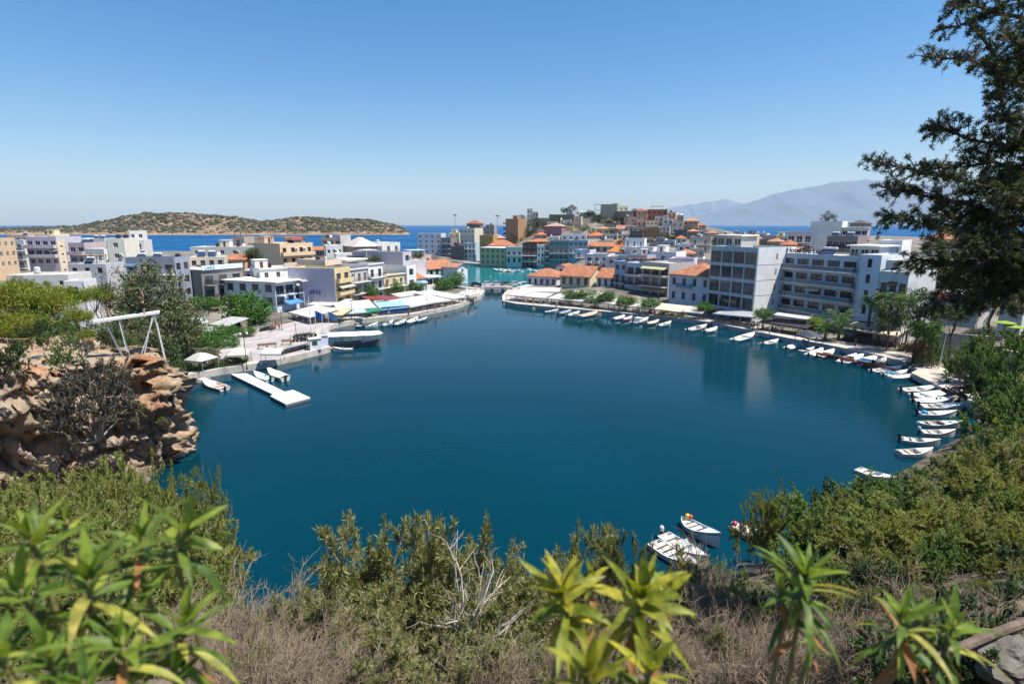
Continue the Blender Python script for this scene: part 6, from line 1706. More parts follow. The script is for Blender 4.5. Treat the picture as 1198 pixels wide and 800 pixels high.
for i, t in enumerate([
    ('round clipped tree, first from the plaza on the left quay', 351, 348, 10, 142, .7), ('dark green bush-topped tree before the grey iron balconies', 411, 341, 10, 146, .75), ('round quay tree in front of the blue-doored white house', 435, 341, 9, 150, .8),
    ('small ball-shaped tree below the lavender wall', 464, 336, 7.5, 160, .9), ('broad quay tree before the pale blue awning', 486, 335.5, 9, 166, .7), ('big bright tree left of the channel-side white gable', 532, 328, 12, 190, .7),
    ('second big tree behind the pavilion terrace', 519, 334, 11, 184, .65), ('clipped tree first on the right quay from the channel', 668, 346.5, 10, 147, .6), ('clipped tree touching the first one on the right quay', 681, 344, 8, 146, .6),
    ('dense dark clipped tree in the middle of the right white canopies', 696, 350, 11, 142, .7), ('clipped tree with a flat top right of the dense dark one', 712, 347.5, 9, 140.5, .7), ('clipped tree between two white canopies under the blue-grey flats', 732, 353, 12, 137, .55),
    ('round clipped tree before the yellow-awning flats', 761, 356, 13, 133, .6), ('clipped tree at the foot of the white hip-roofed house', 824, 359, 10, 125, .6), ('bright round tree at the corner of the glass-fronted block', 893, 367.5, 11, 112, .65),
    ]): tree('quay_tree', t[0], 'tree', *t[1:5], 'ficus', t[5], i % 4, dens=1.5, group=GT, tr=.09)
for i, t in enumerate([
    ('large spreading tree with a bright green crown left of the plaza', 292, 364, 27, 118, 'ficus', .65, 2.2), ('long green hedge-like creeper below the grey hotel', 236, 353, 14, 132, 'ficus', .35, 1.4), ('second stretch of green creeper below the grey hotel', 214, 355, 11, 134, 'ficus', .4, 1.2), ('third stretch of green creeper by the hotel corner', 254, 355, 10, 131, 'ficus', .4, 1.2),
    ('dark brownish tree behind the white house wing', 299, 297, 13, 176, 'dark', .75, 1.2), ('light green tree right of the dark brownish one', 312, 304, 9, 174, 'ficus', .7, 1.0),
    ('bushy hedge left of the plaza, upper part', 255, 394, 17, 103, 'ficus', .5, 1.4), ('bushy hedge left of the plaza, lower part', 240, 405, 15, 97, 'ficus', .55, 1.4), ('round bush at the plaza edge near the lamp post', 264, 404, 15, 96, 'ficus', .6, 1.4), ('low green bush beyond the lamp post', 287, 388, 12, 105, 'ficus', .45, 1.1),
    ('dark oleander bush with pale flowers at the plaza stairs', 248, 425, 13, 81.5, 'dark', .7, 1.4), ('dark flowering bush beside the umbrella canopy', 271, 424, 12, 83.5, 'dark', .6, 1.2), ('dark bush behind the white umbrella canopy', 224, 416, 11, 85, 'dark', .7, 1.2), ('dark bush between the two umbrella canopies', 243, 414, 12, 87, 'dark', .7, 1.2), ('dark green bush in front of the cream-skirted umbrella', 262, 428, 9, 82, 'dark', .6, 1.2), ('leafy bush right of the cream-skirted umbrella', 283, 424, 9, 85, 'green', .6, 1.2), ('dark bush hanging over the shore next to the rock tip', 206, 438, 13, 78, 'dark', .8, 1.4), ('low hedge tree before the garden cafe roof', 268, 388, 12, 104, 'ficus', .6, 1.2), ('bush at the left end of the hedge by the garden cafe', 224, 392, 13, 98, 'ficus', .7, 1.2), ('shady shrub under the eucalyptus at the shore', 214, 428, 13, 80, 'dark', .7, 1.2), ('leafy shrub at the end of the long pale boat', 230, 434, 9, 79.5, 'green', .6, 1.0),
    ('tall eucalyptus with a brownish crown behind the diving platform', 178, 362, 36, 88, 'euca', 1.25, 2.6), ('leaning eucalyptus right of the tall one', 203, 390, 30, 84, 'euca', 1.2, 2.2), ('eucalyptus with a narrow pointed crown by the platform ladder', 142, 346, 22, 92, 'euca', 1.3, 1.6), ('eucalyptus filling the gap right of the leaning one', 215, 372, 22, 92, 'euca', 1.1, 1.8), ('low eucalyptus thicket behind the rock tip', 168, 405, 26, 70, 'euca', .8, 1.8), ('dark tree low between the pines and the ladder', 112, 398, 20, 66, 'dark', .9, 1.6), ('dark eucalyptus low behind the diving platform legs', 150, 392, 28, 78, 'euca', .9, 1.8), ('shaded eucalyptus nearest the rock tip', 190, 410, 22, 72, 'dark', 1.0, 1.6),
    ]): tree('garden_tree' if t[5] != 'euca' else 'eucalyptus', t[0], 'tree', *t[1:5], t[5], t[6], (i % 5)+4, dens=t[7], tr=.07)
for i, t in enumerate([
    ('yellow-green pine at the picture edge above the rope fence', 12, 352, 32, 70), ('broad yellow-green pine with flat layered boughs', 52, 358, 33, 74), ('yellow-green pine crown lower down by the fence', 28, 378, 26, 64), ('small yellow-green pine near the orange-tiled cottage', 85, 348, 18, 84), ('layered young pine behind the ladder', 92, 370, 17, 66),
    ('sparse yellow-green pine beside the eucalyptus', 112, 345, 17, 88), ('dark-bottomed pine at the left picture edge', 4, 384, 28, 58), ('low bright pine bough in front of the ladder', 100, 392, 11, 58), ('shaded pine between the edge pine and the broad one', 34, 392, 26, 66), ('pine with a dark trunk just left of the ladder foot', 70, 388, 22, 66), ('tall bright-topped pine under the low white house', 60, 345, 22, 90), ('pine behind the edge pine, near the cream block', 20, 338, 22, 92)]):
    tree('pine_tree', t[0], 'tree', *t[1:], 'pine', .55, i % 3, dens=2.0, group='yellow-green pines on the left', per=40, tr=.06)
# the hill
for i, t in enumerate([
    ('dark hillside tree right of the brick tower', 610, 274, 8, 352), ('dark tree above the red house', 620, 270, 9, 350), ('dense dark tree below the ruin', 628, 263, 9, 358), ('dark tree beside the brown flat-roofed hilltop house', 637, 266, 8, 352), ('palm-like tree by the brick tower foot', 604, 280, 7, 344),
    ('dark tree cloaking the retaining building', 652, 258, 7, 348), ('second dark tree cloaking the retaining building', 662, 259, 7, 348), ('bare-topped tree on the hilltop left of the dome', 660, 246, 5, 374), ('green tree left of the olive grey block', 697, 260, 8, 350), ('dark tree under the olive grey block', 711, 265, 8, 346), ('dark tree with red blossom under the crest flats', 727, 266, 8, 344),
    ('tree on the crest next to the white blank hilltop wall', 690, 249, 5, 362), ('dark tree left of the slate grey house', 784, 281, 6, 310), ('olive tree in the far roofscape', 880, 273, 5, 310), ('dark garden tree behind the white arcaded house', 694, 272, 6, 320), ('green tree above the grey arched openings', 716, 270, 6, 318), ('small tree between the tan roof and the slim beige tower', 684, 268, 6, 334), ('tree behind the sandy yellow house', 664, 268, 6, 338), ('tree in the gap under the pink hillside house', 645, 272, 6, 334), ('dark tree below the beige stepped flats', 748, 275, 6, 318), ('tree between the brown stone and the stepped house', 778, 276, 6, 302), ('tree on the shoulder above the sandstone ridge house', 806, 262, 5, 345), ('tree beside the grey-beige blank wall', 836, 282, 7, 262), ('low tree behind the white square house', 728, 283, 6, 272), ('tree behind the pale lilac house', 692, 292, 6, 256), ('tree under the terracotta cottage by the hotel', 906, 291, 7, 185), ('tree left of the ruin on the ridge', 612, 256, 5, 372), ('tree on the ridge behind the red-roofed villa', 743, 247, 5, 356), ('dark roof-garden tree on the large white blank block', 969, 256, 9, 199)]):
    tree('hillside_tree', t[0], 'tree', *t[1:5], 'hill', .8, i % 4, dens=1.0, per=26, tr=.08, z=None if i < 28 else 23.4)
for i, t in enumerate([('trailing plants on the beige roof garden', 487, 299, 9, 214, 'dark', .4), ('greenery over the dark grey terrace block', 436, 304, 8, 172, 'dark', .35)]):
    tree('roof_plant', t[0], 'plant', *t[1:5], t[5], t[6], i, trunk=False, dens=.9, z=PY(t[1], t[2]+4, t[4]).z)
# right-hand gardens beyond the hotel
for i, t in enumerate([
    ('yellow-green tree at the hotel corner by the palms', 952, 380, 14, 108, 'bright', .55), ('dark tree at the foot of the neoclassical house', 1043, 364, 17, 92, 'dark', 1.0), ('bright yellow-green bush before the neoclassical house', 1062, 352, 11, 92, 'bright', .8), ('dark cypress-like tree under the pine', 1078, 355, 20, 84, 'dark', 1.2),
    ('garden tree above the plank quay lamp', 1085, 385, 18, 82, 'ficus', .7), ('spreading garden tree behind the pink bougainvillea', 1118, 368, 16, 84, 'dark', .7), ('tall garden tree right of the white garden house', 1165, 340, 26, 86, 'hill', .8), ('garden tree cut by the right picture edge', 1196, 325, 26, 92, 'hill', .9), ('garden tree in front of the tiered villa', 1146, 312, 20, 104, 'hill', .8), ('pale garden tree between the two villas', 1105, 318, 18, 108, 'euca', .9)]):
    tree('garden_tree', t[0], 'tree', *t[1:5], t[5], t[6], i % 4, dens=1.5, tr=.07)
for i, t in enumerate([('dark bush at the foot of the hotel end bay', 1036, 380, 12, 95, 'dark', .7), ('green bush between the hotel end bay and the canvas tavern roof', 1056, 376, 12, 93, 'ficus', .7), ('bright bush behind the rusty shrub', 1088, 398, 12, 86, 'bright', .7), ('dark bush under the cypress-like tree', 1074, 388, 12, 88, 'dark', .7)]):
    tree('garden_shrub', t[0], 'shrub', *t[1:5], t[5], t[6], i, dens=1.1, tr=.05)
t = tree('bougainvillea', 'pink flowering bougainvillea beside the white garden house', 'shrub', 1103, 348, 8, 80, 'pink', .7, 1, dens=.8, tr=.06)
tree('rusty_shrub', 'rust-brown dry shrub at the landward end of the plank quay', 'shrub', 1071, 409, 17, 84, 'rust', .6, 2, dens=1.1, tr=.04, per=26)
for i, (px, py) in enumerate([(775, 372), (784, 373), (797, 374)]):
    tree('potted_shrub', ['leafy potted shrub, first of three by the cream canopy', 'leafy potted shrub, middle of three by the cream canopy', 'leafy potted shrub, last of three by the cream canopy'][i], 'shrub', px, py, 5.5, 131.5-i*.6, 'bright' if i != 1 else 'ficus', .9, i, dens=.7, tr=.1)
def palm(label, px, py, Y, r, variant=0):
    c = PY(px, py, Y); gz = H(c.x, c.y); R_ = r/F*Y; h = max(1.5, c.z-gz)
    root = empty('palm_tree', (c.x, c.y, gz), variant); tag(root, label, 'palm')
    m = MB(); m.tube([(0, 0, -.3), (.1, 0, h*.5), (.05, .05, h)], [.32, .24, .26], 10); m.build('trunk', M_BARK, root, smooth=True)
    Bs, Ds, Ls = [], [], []; g = np.random.default_rng(variant+5); rib = MB()
    for k in range(34):
        a = g.uniform(0, 6.28); el = g.uniform(-.25, 1.25); pts = []
        for j in range(9):
            t = j/8; e = el-1.5*t*t*.8; 
            if j == 0: p = np.array([.05, .05, h])
            else: p = p+np.array([math.cos(a)*math.cos(e), math.sin(a)*math.cos(e), math.sin(e)])*R_*1.2/8
            pts.append(p.copy())
        rib.tube(pts, [.03]*8+[.01], 4)
        for j in range(1, 9):
            for q in range(5):
                p = pts[j-1]+(pts[j]-pts[j-1])*q/5
                for s in (-1, 1):
                    d = np.array([-math.sin(a)*s*.8+math.cos(a)*.6, math.cos(a)*s*.8+math.sin(a)*.6, -.25]); Bs.append(p); Ds.append(d/np.linalg.norm(d)); Ls.append(R_*.30*(1-.5*abs(j/8-.4)))
    V, Fq = leaf_quads(np.array(Bs), np.array(Ds), np.array(Ls), .05)
    link('fronds', np_mesh('fronds', V, Fq, LF['palm']), root); rib.build('frond_ribs', LF['palm'], root)
palm('palm with arching fronds between the hotel and the canvas tavern', 983, 376, 101, 19)
palm('slim dark palm at the hotel end bay', 1020, 354, 101, 14, 2)
palm('palm with a tall bare trunk beside the neoclassical house', 1034, 350, 97, 13, 4)
palm('small palm in the shade left of the canvas tavern', 966, 385, 101, 11, 6)

# ---------------------------------------------------------------- branching shrubs with real twigs and narrow leaves
def shrub_mesh(seed, h=1.0, spread=.9, nst=9, sub=5, twig=5, nl=26, L=.05, Wd=.010, leaf='olive', bare=.0, stem_r=.018, wander=.18, droop=.0, bark=None):
    r = random.Random(seed); m = MB(); Bs, Ds = [], []
    def grow(p, d, ln, n, rad, wand):
        pts = [p]; 
        for i in range(n):
            d = (d+Vector((r.gauss(0, wand), r.gauss(0, wand), r.gauss(0, wand*.7)-droop*i/n*.3))).normalized(); pts.append(pts[-1]+d*ln/n)
        m.tube(pts, [rad*(1-.6*i/n) for i in range(n+1)], 4 if rad > stem_r*.3 else 3, cap=False); return pts, d
    for s in range(nst):
        a = 2*math.pi*(s+r.random()*.8)/nst; tl = r.uniform(.1, spread)
        d = Vector((math.cos(a)*math.sin(tl), math.sin(a)*math.sin(tl), math.cos(tl)))
        P, _ = grow(Vector((math.cos(a)*.04*h, math.sin(a)*.04*h, -.05*h)), d, h*r.uniform(.65, 1.0), 6, stem_r*h, wander)
        for k in range(sub):
            i = r.choice([2, 3, 3, 4, 4, 5, 6]); b = P[i]
            dd = ((P[i]-P[i-1]).normalized()+Vector((r.gauss(0, .6), r.gauss(0, .6), r.gauss(.15, .4)))).normalized()
            Q, _ = grow(b, dd, h*r.uniform(.25, .45), 5, stem_r*h*.45, wander)
            for t in range(twig):
                i = r.choice([1, 2, 3, 4, 5]); b = Q[i]
                dd = ((Q[i]-Q[i-1]).normalized()+Vector((r.gauss(0, .6), r.gauss(0, .6), r.gauss(.2, .4)))).normalized()
                T, _ = grow(b, dd, h*r.uniform(.10, .22), 4, stem_r*h*.2, wander*.8)
                if r.random() < bare: continue
                for q in range(nl):
                    u = r.uniform(.15, 1)*4; i = min(3, int(u)); p = T[i].lerp(T[i+1], u-i); td = (T[i+1]-T[i]).normalized()
                    ld = (td*.75+Vector((r.gauss(0, .55), r.gauss(0, .55), r.gauss(0, .55)))).normalized()
                    Bs.append(p); Ds.append(ld)
    sm = m.mesh('stems', bark or M_BARKG)
    lm = None
    if Bs:
        g = np.random.default_rng(seed); n = len(Bs)
        V, Fq = leaf_quads(np.array(Bs), np.array(Ds), L*g.uniform(.6, 1.3, n), Wd*g.uniform(.8, 1.2, n), facing(None, g, .5, n))
        lm = np_mesh('foliage', V, Fq, LF[leaf])
    zs = np.array([b[2] for b in Bs]) if Bs else np.array([v[2] for v in m.v])
    return sm, lm, float(np.percentile(zs, 99.0))
SH = {}
def shrub_kind(key, **kw): SH[key] = shrub_mesh(**kw)
for v in range(3):
    shrub_kind(('willow', v), seed=20+v, nst=9, sub=6, twig=6, nl=58, L=.068, Wd=.0105, leaf='olive', spread=.85)
    shrub_kind(('tamar', v), seed=40+v, nst=10, sub=7, twig=6, nl=80, L=.046, Wd=.0105, leaf='tamar', spread=.95)
    shrub_kind(('green', v), seed=60+v, nst=10, sub=7, twig=5, nl=52, L=.048, Wd=.024, leaf='green', spread=1.0)
    shrub_kind(('dry', v), seed=80+v, nst=26, sub=9, twig=8, nl=0, leaf='dry', spread=1.15, wander=.30, stem_r=.012, bark=pbr('dry_twig', (.21, .165, .115), .95, .4, 3))
for v in range(2):
    shrub_kind(('dark', v), seed=90+v, nst=10, sub=7, twig=6, nl=48, L=.048, Wd=.022, leaf='dark', spread=1.0)
    shrub_kind(('greyb', v), seed=100+v, nst=12, sub=7, twig=7, nl=60, L=.036, Wd=.013, leaf='greyb', spread=1.15, wander=.25)
shrub_kind(('bare', 0), seed=120, nst=5, sub=7, twig=7, nl=10, bare=.75, leaf='olive', spread=.75, L=.04, Wd=.008, stem_r=.016, bark=pbr('bleached_wood', (.46, .41, .36), .9, .2, 5))
def shrub(name, label, kind, px, py_top, Y, h, wide=1.0, v=0, group=None, z=None):
    """shrub whose top reaches pixel (px, py_top) at distance Y; it stands on the slope and is h metres tall"""
    tp = PY(px, py_top, Y); gz = H(tp.x, tp.y) if z is None else z
    hh = max(h, tp.z-gz) if h > 0 else tp.z-gz
    base = min(gz, tp.z-h) if z is None else z
    sm, lm, zm = SH[(kind, v)]
    root = empty(name, (tp.x, tp.y, gz-.05), rnd.random()*6.28); tag(root, label, 'shrub', group)
    s = max(.4, tp.z-gz)/zm; w = min(s, 3.0+.012*Y)*wide
    link('stems', sm, root, (0, 0, 0), (0, 0, 0), (w, w, s))
    if lm: link('foliage', lm, root, (0, 0, 0), (0, 0, 0), (w, w, s))
    return root
def many(name, label, kind, items, group, nv=3):
    for i, t in enumerate(items): shrub(name, label, kind, t[0], t[1], t[2], 1, t[3] if len(t) > 3 else 1.0, i % nv, group)
# centre: willow-leaved shrubs rising against the water, a bleached bare bush among them
for i, t in enumerate([('tall willow-leaved shrub with the highest tip, left of centre', 470, 598, 13.0, .75), ('willow-leaved shrub leaning left over the water', 415, 628, 13.5, .8), ('wispy willow-leaved shrub behind the bleached branches', 560, 618, 13.5, .75), ('feathery willow-leaved shrub next to the moored boats', 690, 606, 14.0, .6), ('thin willow-leaved shrub before the nearest white boat', 742, 640, 13.0, .35), ('low olive-coloured shrub at the lower left of the centre thicket', 395, 690, 11.0, .8), ('dense olive-coloured shrub under the highest tip', 480, 672, 11.0, .9), ('olive-coloured shrub under the bleached branches', 590, 690, 10.5, .9), ('willow-leaved shrub between the yellow leaf whorls', 640, 650, 12.2, .8), ('short olive-coloured shrub at the bottom centre', 540, 740, 8.5, .9), ('sparse willow-leaved shrub at the bottom left of centre', 450, 745, 8.6, .9), ('willow-leaved shrub with the leftmost twigs over the water', 372, 672, 13.2, .7)]):
    shrub('willow_shrub', t[0], 'willow', t[1], t[2], t[3], 1, t[4], i % 3, 'willow-leaved shrubs below the viewpoint')
many('low_shrub', 'low willow-leaved shrub growing through the dry twigs', 'willow', [(610, 738, 8.6, .8), (655, 722, 9.6, .8), (722, 692, 11.5, .7), (850, 668, 13, .7), (882, 692, 11.8, .7), (940, 692, 12, .7), (800, 668, 13.5, .7), (700, 762, 8, .8), (330, 706, 11.2, .7), (420, 720, 9.8, .8), (760, 735, 9.4, .7), (850, 735, 9.6, .7), (980, 720, 10.6, .7), (290, 755, 8.6, .7)], 'low shrubs in the dry twigs')
shrub('bare_shrub', 'bleached leafless bush with pale forking branches in the centre thicket', 'bare', 545, 640, 10.2, 1, .9)
many('dry_shrub', 'tangle of grey dry twigs at the bottom of the picture', 'dry', [(300, 705, 11.0, 1.1), (350, 735, 9.5, 1.1), (265, 745, 9.5, 1.0), (400, 760, 8.2, 1.1), (330, 775, 7.8, 1.1), (700, 735, 9.5, 1.0), (760, 705, 11, 1.1), (820, 690, 11.5, 1.1), (860, 720, 10, 1.1), (800, 750, 9, 1.1), (900, 760, 8.4, 1.1), (640, 765, 8.2, 1.0), (960, 735, 9.4, 1.0), (845, 650, 14, .9), (925, 700, 11.5, 1.0), (1010, 765, 8.2, 1.0), (1060, 735, 9.5, 1.0), (1130, 745, 9.2, 1.0), (1180, 770, 8, 1.0), (1020, 720, 11, 1.0), (980, 775, 7.6, 1.0), (900, 725, 10.5, 1.0), (780, 725, 10, 1.0), (720, 705, 11.5, 1.0), (680, 770, 8, 1.0), (870, 770, 7.8, 1.0), (280, 770, 8, 1.0), (320, 715, 10.6, 1.0), (380, 735, 9.4, 1.0), (580, 775, 7.6, 1.0), (250, 700, 12, 1.0), (730, 780, 7.4, 1.0), (205, 720, 11, 1.0), (1080, 765, 8.2, 1)], 'dry twig tangles')
# left: big yellow-green feathery bushes before the cliff
many('feathery_shrub', 'yellow-green feathery bush in the mass below the orange cliff', 'tamar', [(30, 568, 27, .9), (85, 552, 28, .9), (140, 548, 27.5, .9), (190, 566, 27, .8), (55, 585, 23, .9), (120, 585, 23, .9), (175, 600, 22, .9), (215, 598, 24, .8), (10, 610, 20, .9), (90, 625, 19, .9), (150, 640, 18.5, .9), (205, 640, 19, .9), (228, 645, 20, .7), (40, 660, 16, .9), (110, 680, 15, .9), (180, 690, 15, .9), (225, 690, 16, .7), (20, 720, 12.5, .9), (90, 740, 11.5, 1), (50, 560, 25, .9), (110, 555, 26, .9), (165, 555, 26, .9), (200, 580, 24.5, .8), (145, 575, 24, .9), (25, 600, 22, .9), (85, 605, 21, .9), (145, 615, 20.5, .9), (190, 625, 20.5, .9), (130, 660, 16.5, .9), (70, 650, 17, .9), (225, 620, 22, .7), (235, 600, 25, .5), (-20, 570, 22, .9), (-20, 660, 15, .9), (150, 760, 10, 1)], 'feathery bushes under the cliff')
shrub('pine_sapling', 'young pine twig standing out over the water at the bush edge', 'tamar', 246, 556, 25.5, 1, .35, 2)
# the dark grey shrub on the cliff face and smaller ones
def on_rock(name, label, kind, px, py, Y, R_, v=0, sq=1.0):
    c = PY(px, py, Y); sm, lm, zm = SH[(kind, v)]
    root = empty(name, (c.x, c.y, c.z-R_*.75), rnd.random()*6); tag(root, label, 'shrub')
    link('stems', sm, root, (0, 0, 0), (0, 0, 0), (R_*1.25, R_*1.25, R_*1.7*sq)); 
    if lm: link('foliage', lm, root, (0, 0, 0), (0, 0, 0), (R_*1.25, R_*1.25, R_*1.7*sq))
on_rock('grey_shrub', 'large dark grey-brown shrub clinging to the middle of the cliff', 'greyb', 107, 478, 40.5, 3.1, 0, 1.1)
on_rock('grey_shrub', 'grey-brown shrub on the cliff below the fence, above the large one', 'greyb', 112, 438, 43.0, 1.9, 1, .8)
on_rock('rock_shrub', 'small green shrub on the cliff top under the fence', 'green', 72, 418, 42.5, 1.1, 0, .9)
on_rock('rock_shrub', 'dark green bush on the cliff top at the picture edge', 'dark', 4, 425, 38, 1.5, 1, 1.0)
on_rock('rock_shrub', 'small dry green tuft on the right part of the cliff', 'tamar', 158, 478, 45, .9, 0, .8)
on_rock('rock_shrub', 'little green tuft on a ledge near the cliff edge', 'tamar', 190, 492, 47, .7, 1, .8)
for i, (px, py, Y, R_, k) in enumerate([(30, 398, 45, .9, 'dark'), (52, 401, 45, .8, 'green'), (85, 400, 48, .9, 'green'), (130, 398, 56, 1.2, 'dark'), (150, 404, 55, 1.0, 'green'), (100, 405, 47, .7, 'greyb'), (20, 410, 42, .8, 'green'), (48, 388, 50, 1.1, 'dark'), (75, 385, 54, 1.2, 'green')]):
    on_rock('plateau_shrub', ['dark low shrub behind the rope fence', 'green low shrub behind the fence', 'green low shrub between the pines and the ladder', 'dark shrub beneath the diving platform deck', 'green shrub between the platform legs', 'small grey shrub in front of the ladder foot', 'small green shrub at the left end of the cliff top', 'dark shrub under the layered pines', 'green shrub under the small pine'][i], k, px, py, Y, R_, i % 2)
# right-hand slope
many('dark_shrub', 'low dark bush among the dry twigs at the lower right', 'dark', [(1010, 700, 12.5, .9), (1070, 750, 9.5, .9), (1120, 770, 8.6, .9), (1185, 745, 10, .9), (1000, 760, 8.8, .8), (900, 700, 12, .7), (860, 755, 9.2, .8), (790, 770, 8.4, .8), (1060, 715, 11.5, .8), (1150, 725, 11, .9), (950, 770, 8.2, .8), (1040, 785, 7.6, .8), (1150, 738, 6.8, .8), (1110, 760, 6.2, .8), (1195, 712, 8, .8)], 'low dark bushes at the lower right', 2)
many('bank_shrub', 'small green bush on the bank behind the moored boats', 'green', [(1118, 520, 50, .8), (1095, 535, 45, .8), (1066, 550, 41, .8), (1040, 562, 38, .8), (1018, 572, 35, .8), (1134, 497, 57, .8), (1108, 527, 48, .8), (1128, 508, 53, .8), (1087, 552, 43, .7), (1022, 557, 37, .8), (1040, 556, 39, .8), (1008, 566, 35, .8), (1120, 535, 47, .8), (1080, 545, 42, .8), (1000, 582, 33, .8), (1050, 570, 37, .8)], 'small bushes on the right bank')
many('dry_shrub', 'tangle of brown dry twigs near the lower right corner', 'dry', [(1165, 720, 7.2, 1), (1130, 735, 6.8, 1), (1190, 735, 6.6, 1), (1090, 745, 6.8, 1), (1050, 760, 6.8, 1), (1000, 750, 7.4, 1), (950, 755, 7.2, 1)], 'dry twig tangles at the lower right')
RS = [(1050, 605, 20, .9), (1090, 590, 21, .9), (1130, 570, 22, .9), (1175, 555, 22, .9), (1195, 600, 18, .9), (1120, 625, 18, .9), (1060, 650, 17, .9), (1160, 650, 16, .9), (1010, 640, 18, .9), (1085, 690, 14.5, .9), (1190, 690, 14, .9), (1130, 715, 13, .9), (1035, 700, 14, .8), (1195, 500, 27, .9), (1150, 530, 26, .8), (985, 600, 22, .8), (1005, 575, 26, .8), (1100, 640, 17.5, .9), (1180, 620, 17.5, .9), (1140, 600, 20, .9), (1200, 650, 15, .9), (1060, 690, 14, .9), (1150, 690, 13.5, .9), (1180, 580, 21, .9), (1110, 580, 23, .9), (1030, 615, 20, .9), (1200, 530, 25, .9), (1165, 545, 25, .8), (1100, 730, 11.5, .9), (1170, 735, 11, .9), (1040, 745, 10, .7), (985, 690, 14, .8), (1020, 680, 14.5, .8), (1195, 720, 12, .8), (1110, 700, 13, .9)]
many('feathery_shrub', 'yellow-green feathery bush on the right-hand slope', 'tamar', RS[::3]+RS[1::3], 'feathery bushes on the right slope')
many('soft_shrub', 'soft green bush among the feathery ones on the right-hand slope', 'willow', RS[2::6], 'soft green bushes on the right slope')
many('leafy_shrub', 'fresh green bush among the feathery ones on the right-hand slope', 'green', RS[5::6], 'fresh green bushes on the right slope')
many('slope_shrub', 'green leafy bush on the right-hand slope', 'green', [(1030, 575, 30, .9), (1180, 470, 42, .9), (1180, 430, 56, .8), (1165, 500, 38, .7), (1130, 535, 36, .6), (1075, 568, 31, .7), (1140, 395, 72, .8), (1185, 400, 62, .9), (1092, 392, 82, .6), (1155, 385, 72, .9), (1198, 440, 46, .9), (1095, 560, 28, .9), (1140, 555, 28, .9), (960, 590, 26, .8), (950, 625, 22, .9), (985, 660, 17, .9), (1200, 385, 74, .9), (1128, 404, 76, .6), (872, 668, 21, .7), (838, 668, 20, .8)], 'leafy bushes on the right slope')
many('dark_shrub', 'dark shaded bush in the right-hand thicket', 'dark', [(1178, 470, 48, .8), (1190, 520, 34, .9), (985, 570, 30, .8), (1005, 610, 24, .8), (930, 652, 22, .7), (940, 660, 19, .9), (970, 680, 16, .9), (1030, 660, 16, .8), (1195, 640, 16, .9), (1185, 450, 50, .9), (1158, 425, 64, .7), (1000, 720, 12, .8), (958, 612, 28, .7)], 'dark bushes on the right slope', 2)
tree('tamarisk', 'bright yellow-green rounded tamarisk standing by the water', 'tree', 930, 600, 21, 32, 'pine', 1.4, 2, dens=1.6, tr=.05)
shrub('tamarisk', 'second bright tamarisk stem joined to the conical one', 'tamar', 905, 575, 30.5, 1, .6, 0)

# ---------------------------------------------------------------- tall near plants: long narrow leaves in whorls
def long_leaf(B, d, L, Wd, droop, fold, V, Fq, MI, mi, twist):
    d = d.normalized(); up = Vector((0, 0, 1)); s = d.cross(up)
    if s.length < .1: s = Vector((1, 0, 0))
    s.normalize(); s = Matrix.Rotation(twist, 3, d) @ s
    n = 8; p = B.copy(); b0 = len(V)
    for i in range(n+1):
        t = i/n; w = Wd*.5*(math.sin(math.pi*min(1, t*.94+.06)**.8)**.9 if t < 1 else .02)*1.0
        nn = s.cross(d).normalized()
        V += [p-s*w+nn*w*fold, p.copy(), p+s*w+nn*w*fold]
        d = (d+Vector((0, 0, -droop/n))).normalized(); p = p+d*L/n
        s = (s-d*s.dot(d)).normalized()
    for i in range(n):
        for j in range(2):
            a = b0+i*3+j; Fq.append((a, a+1, a+4, a+3)); MI.append(mi)
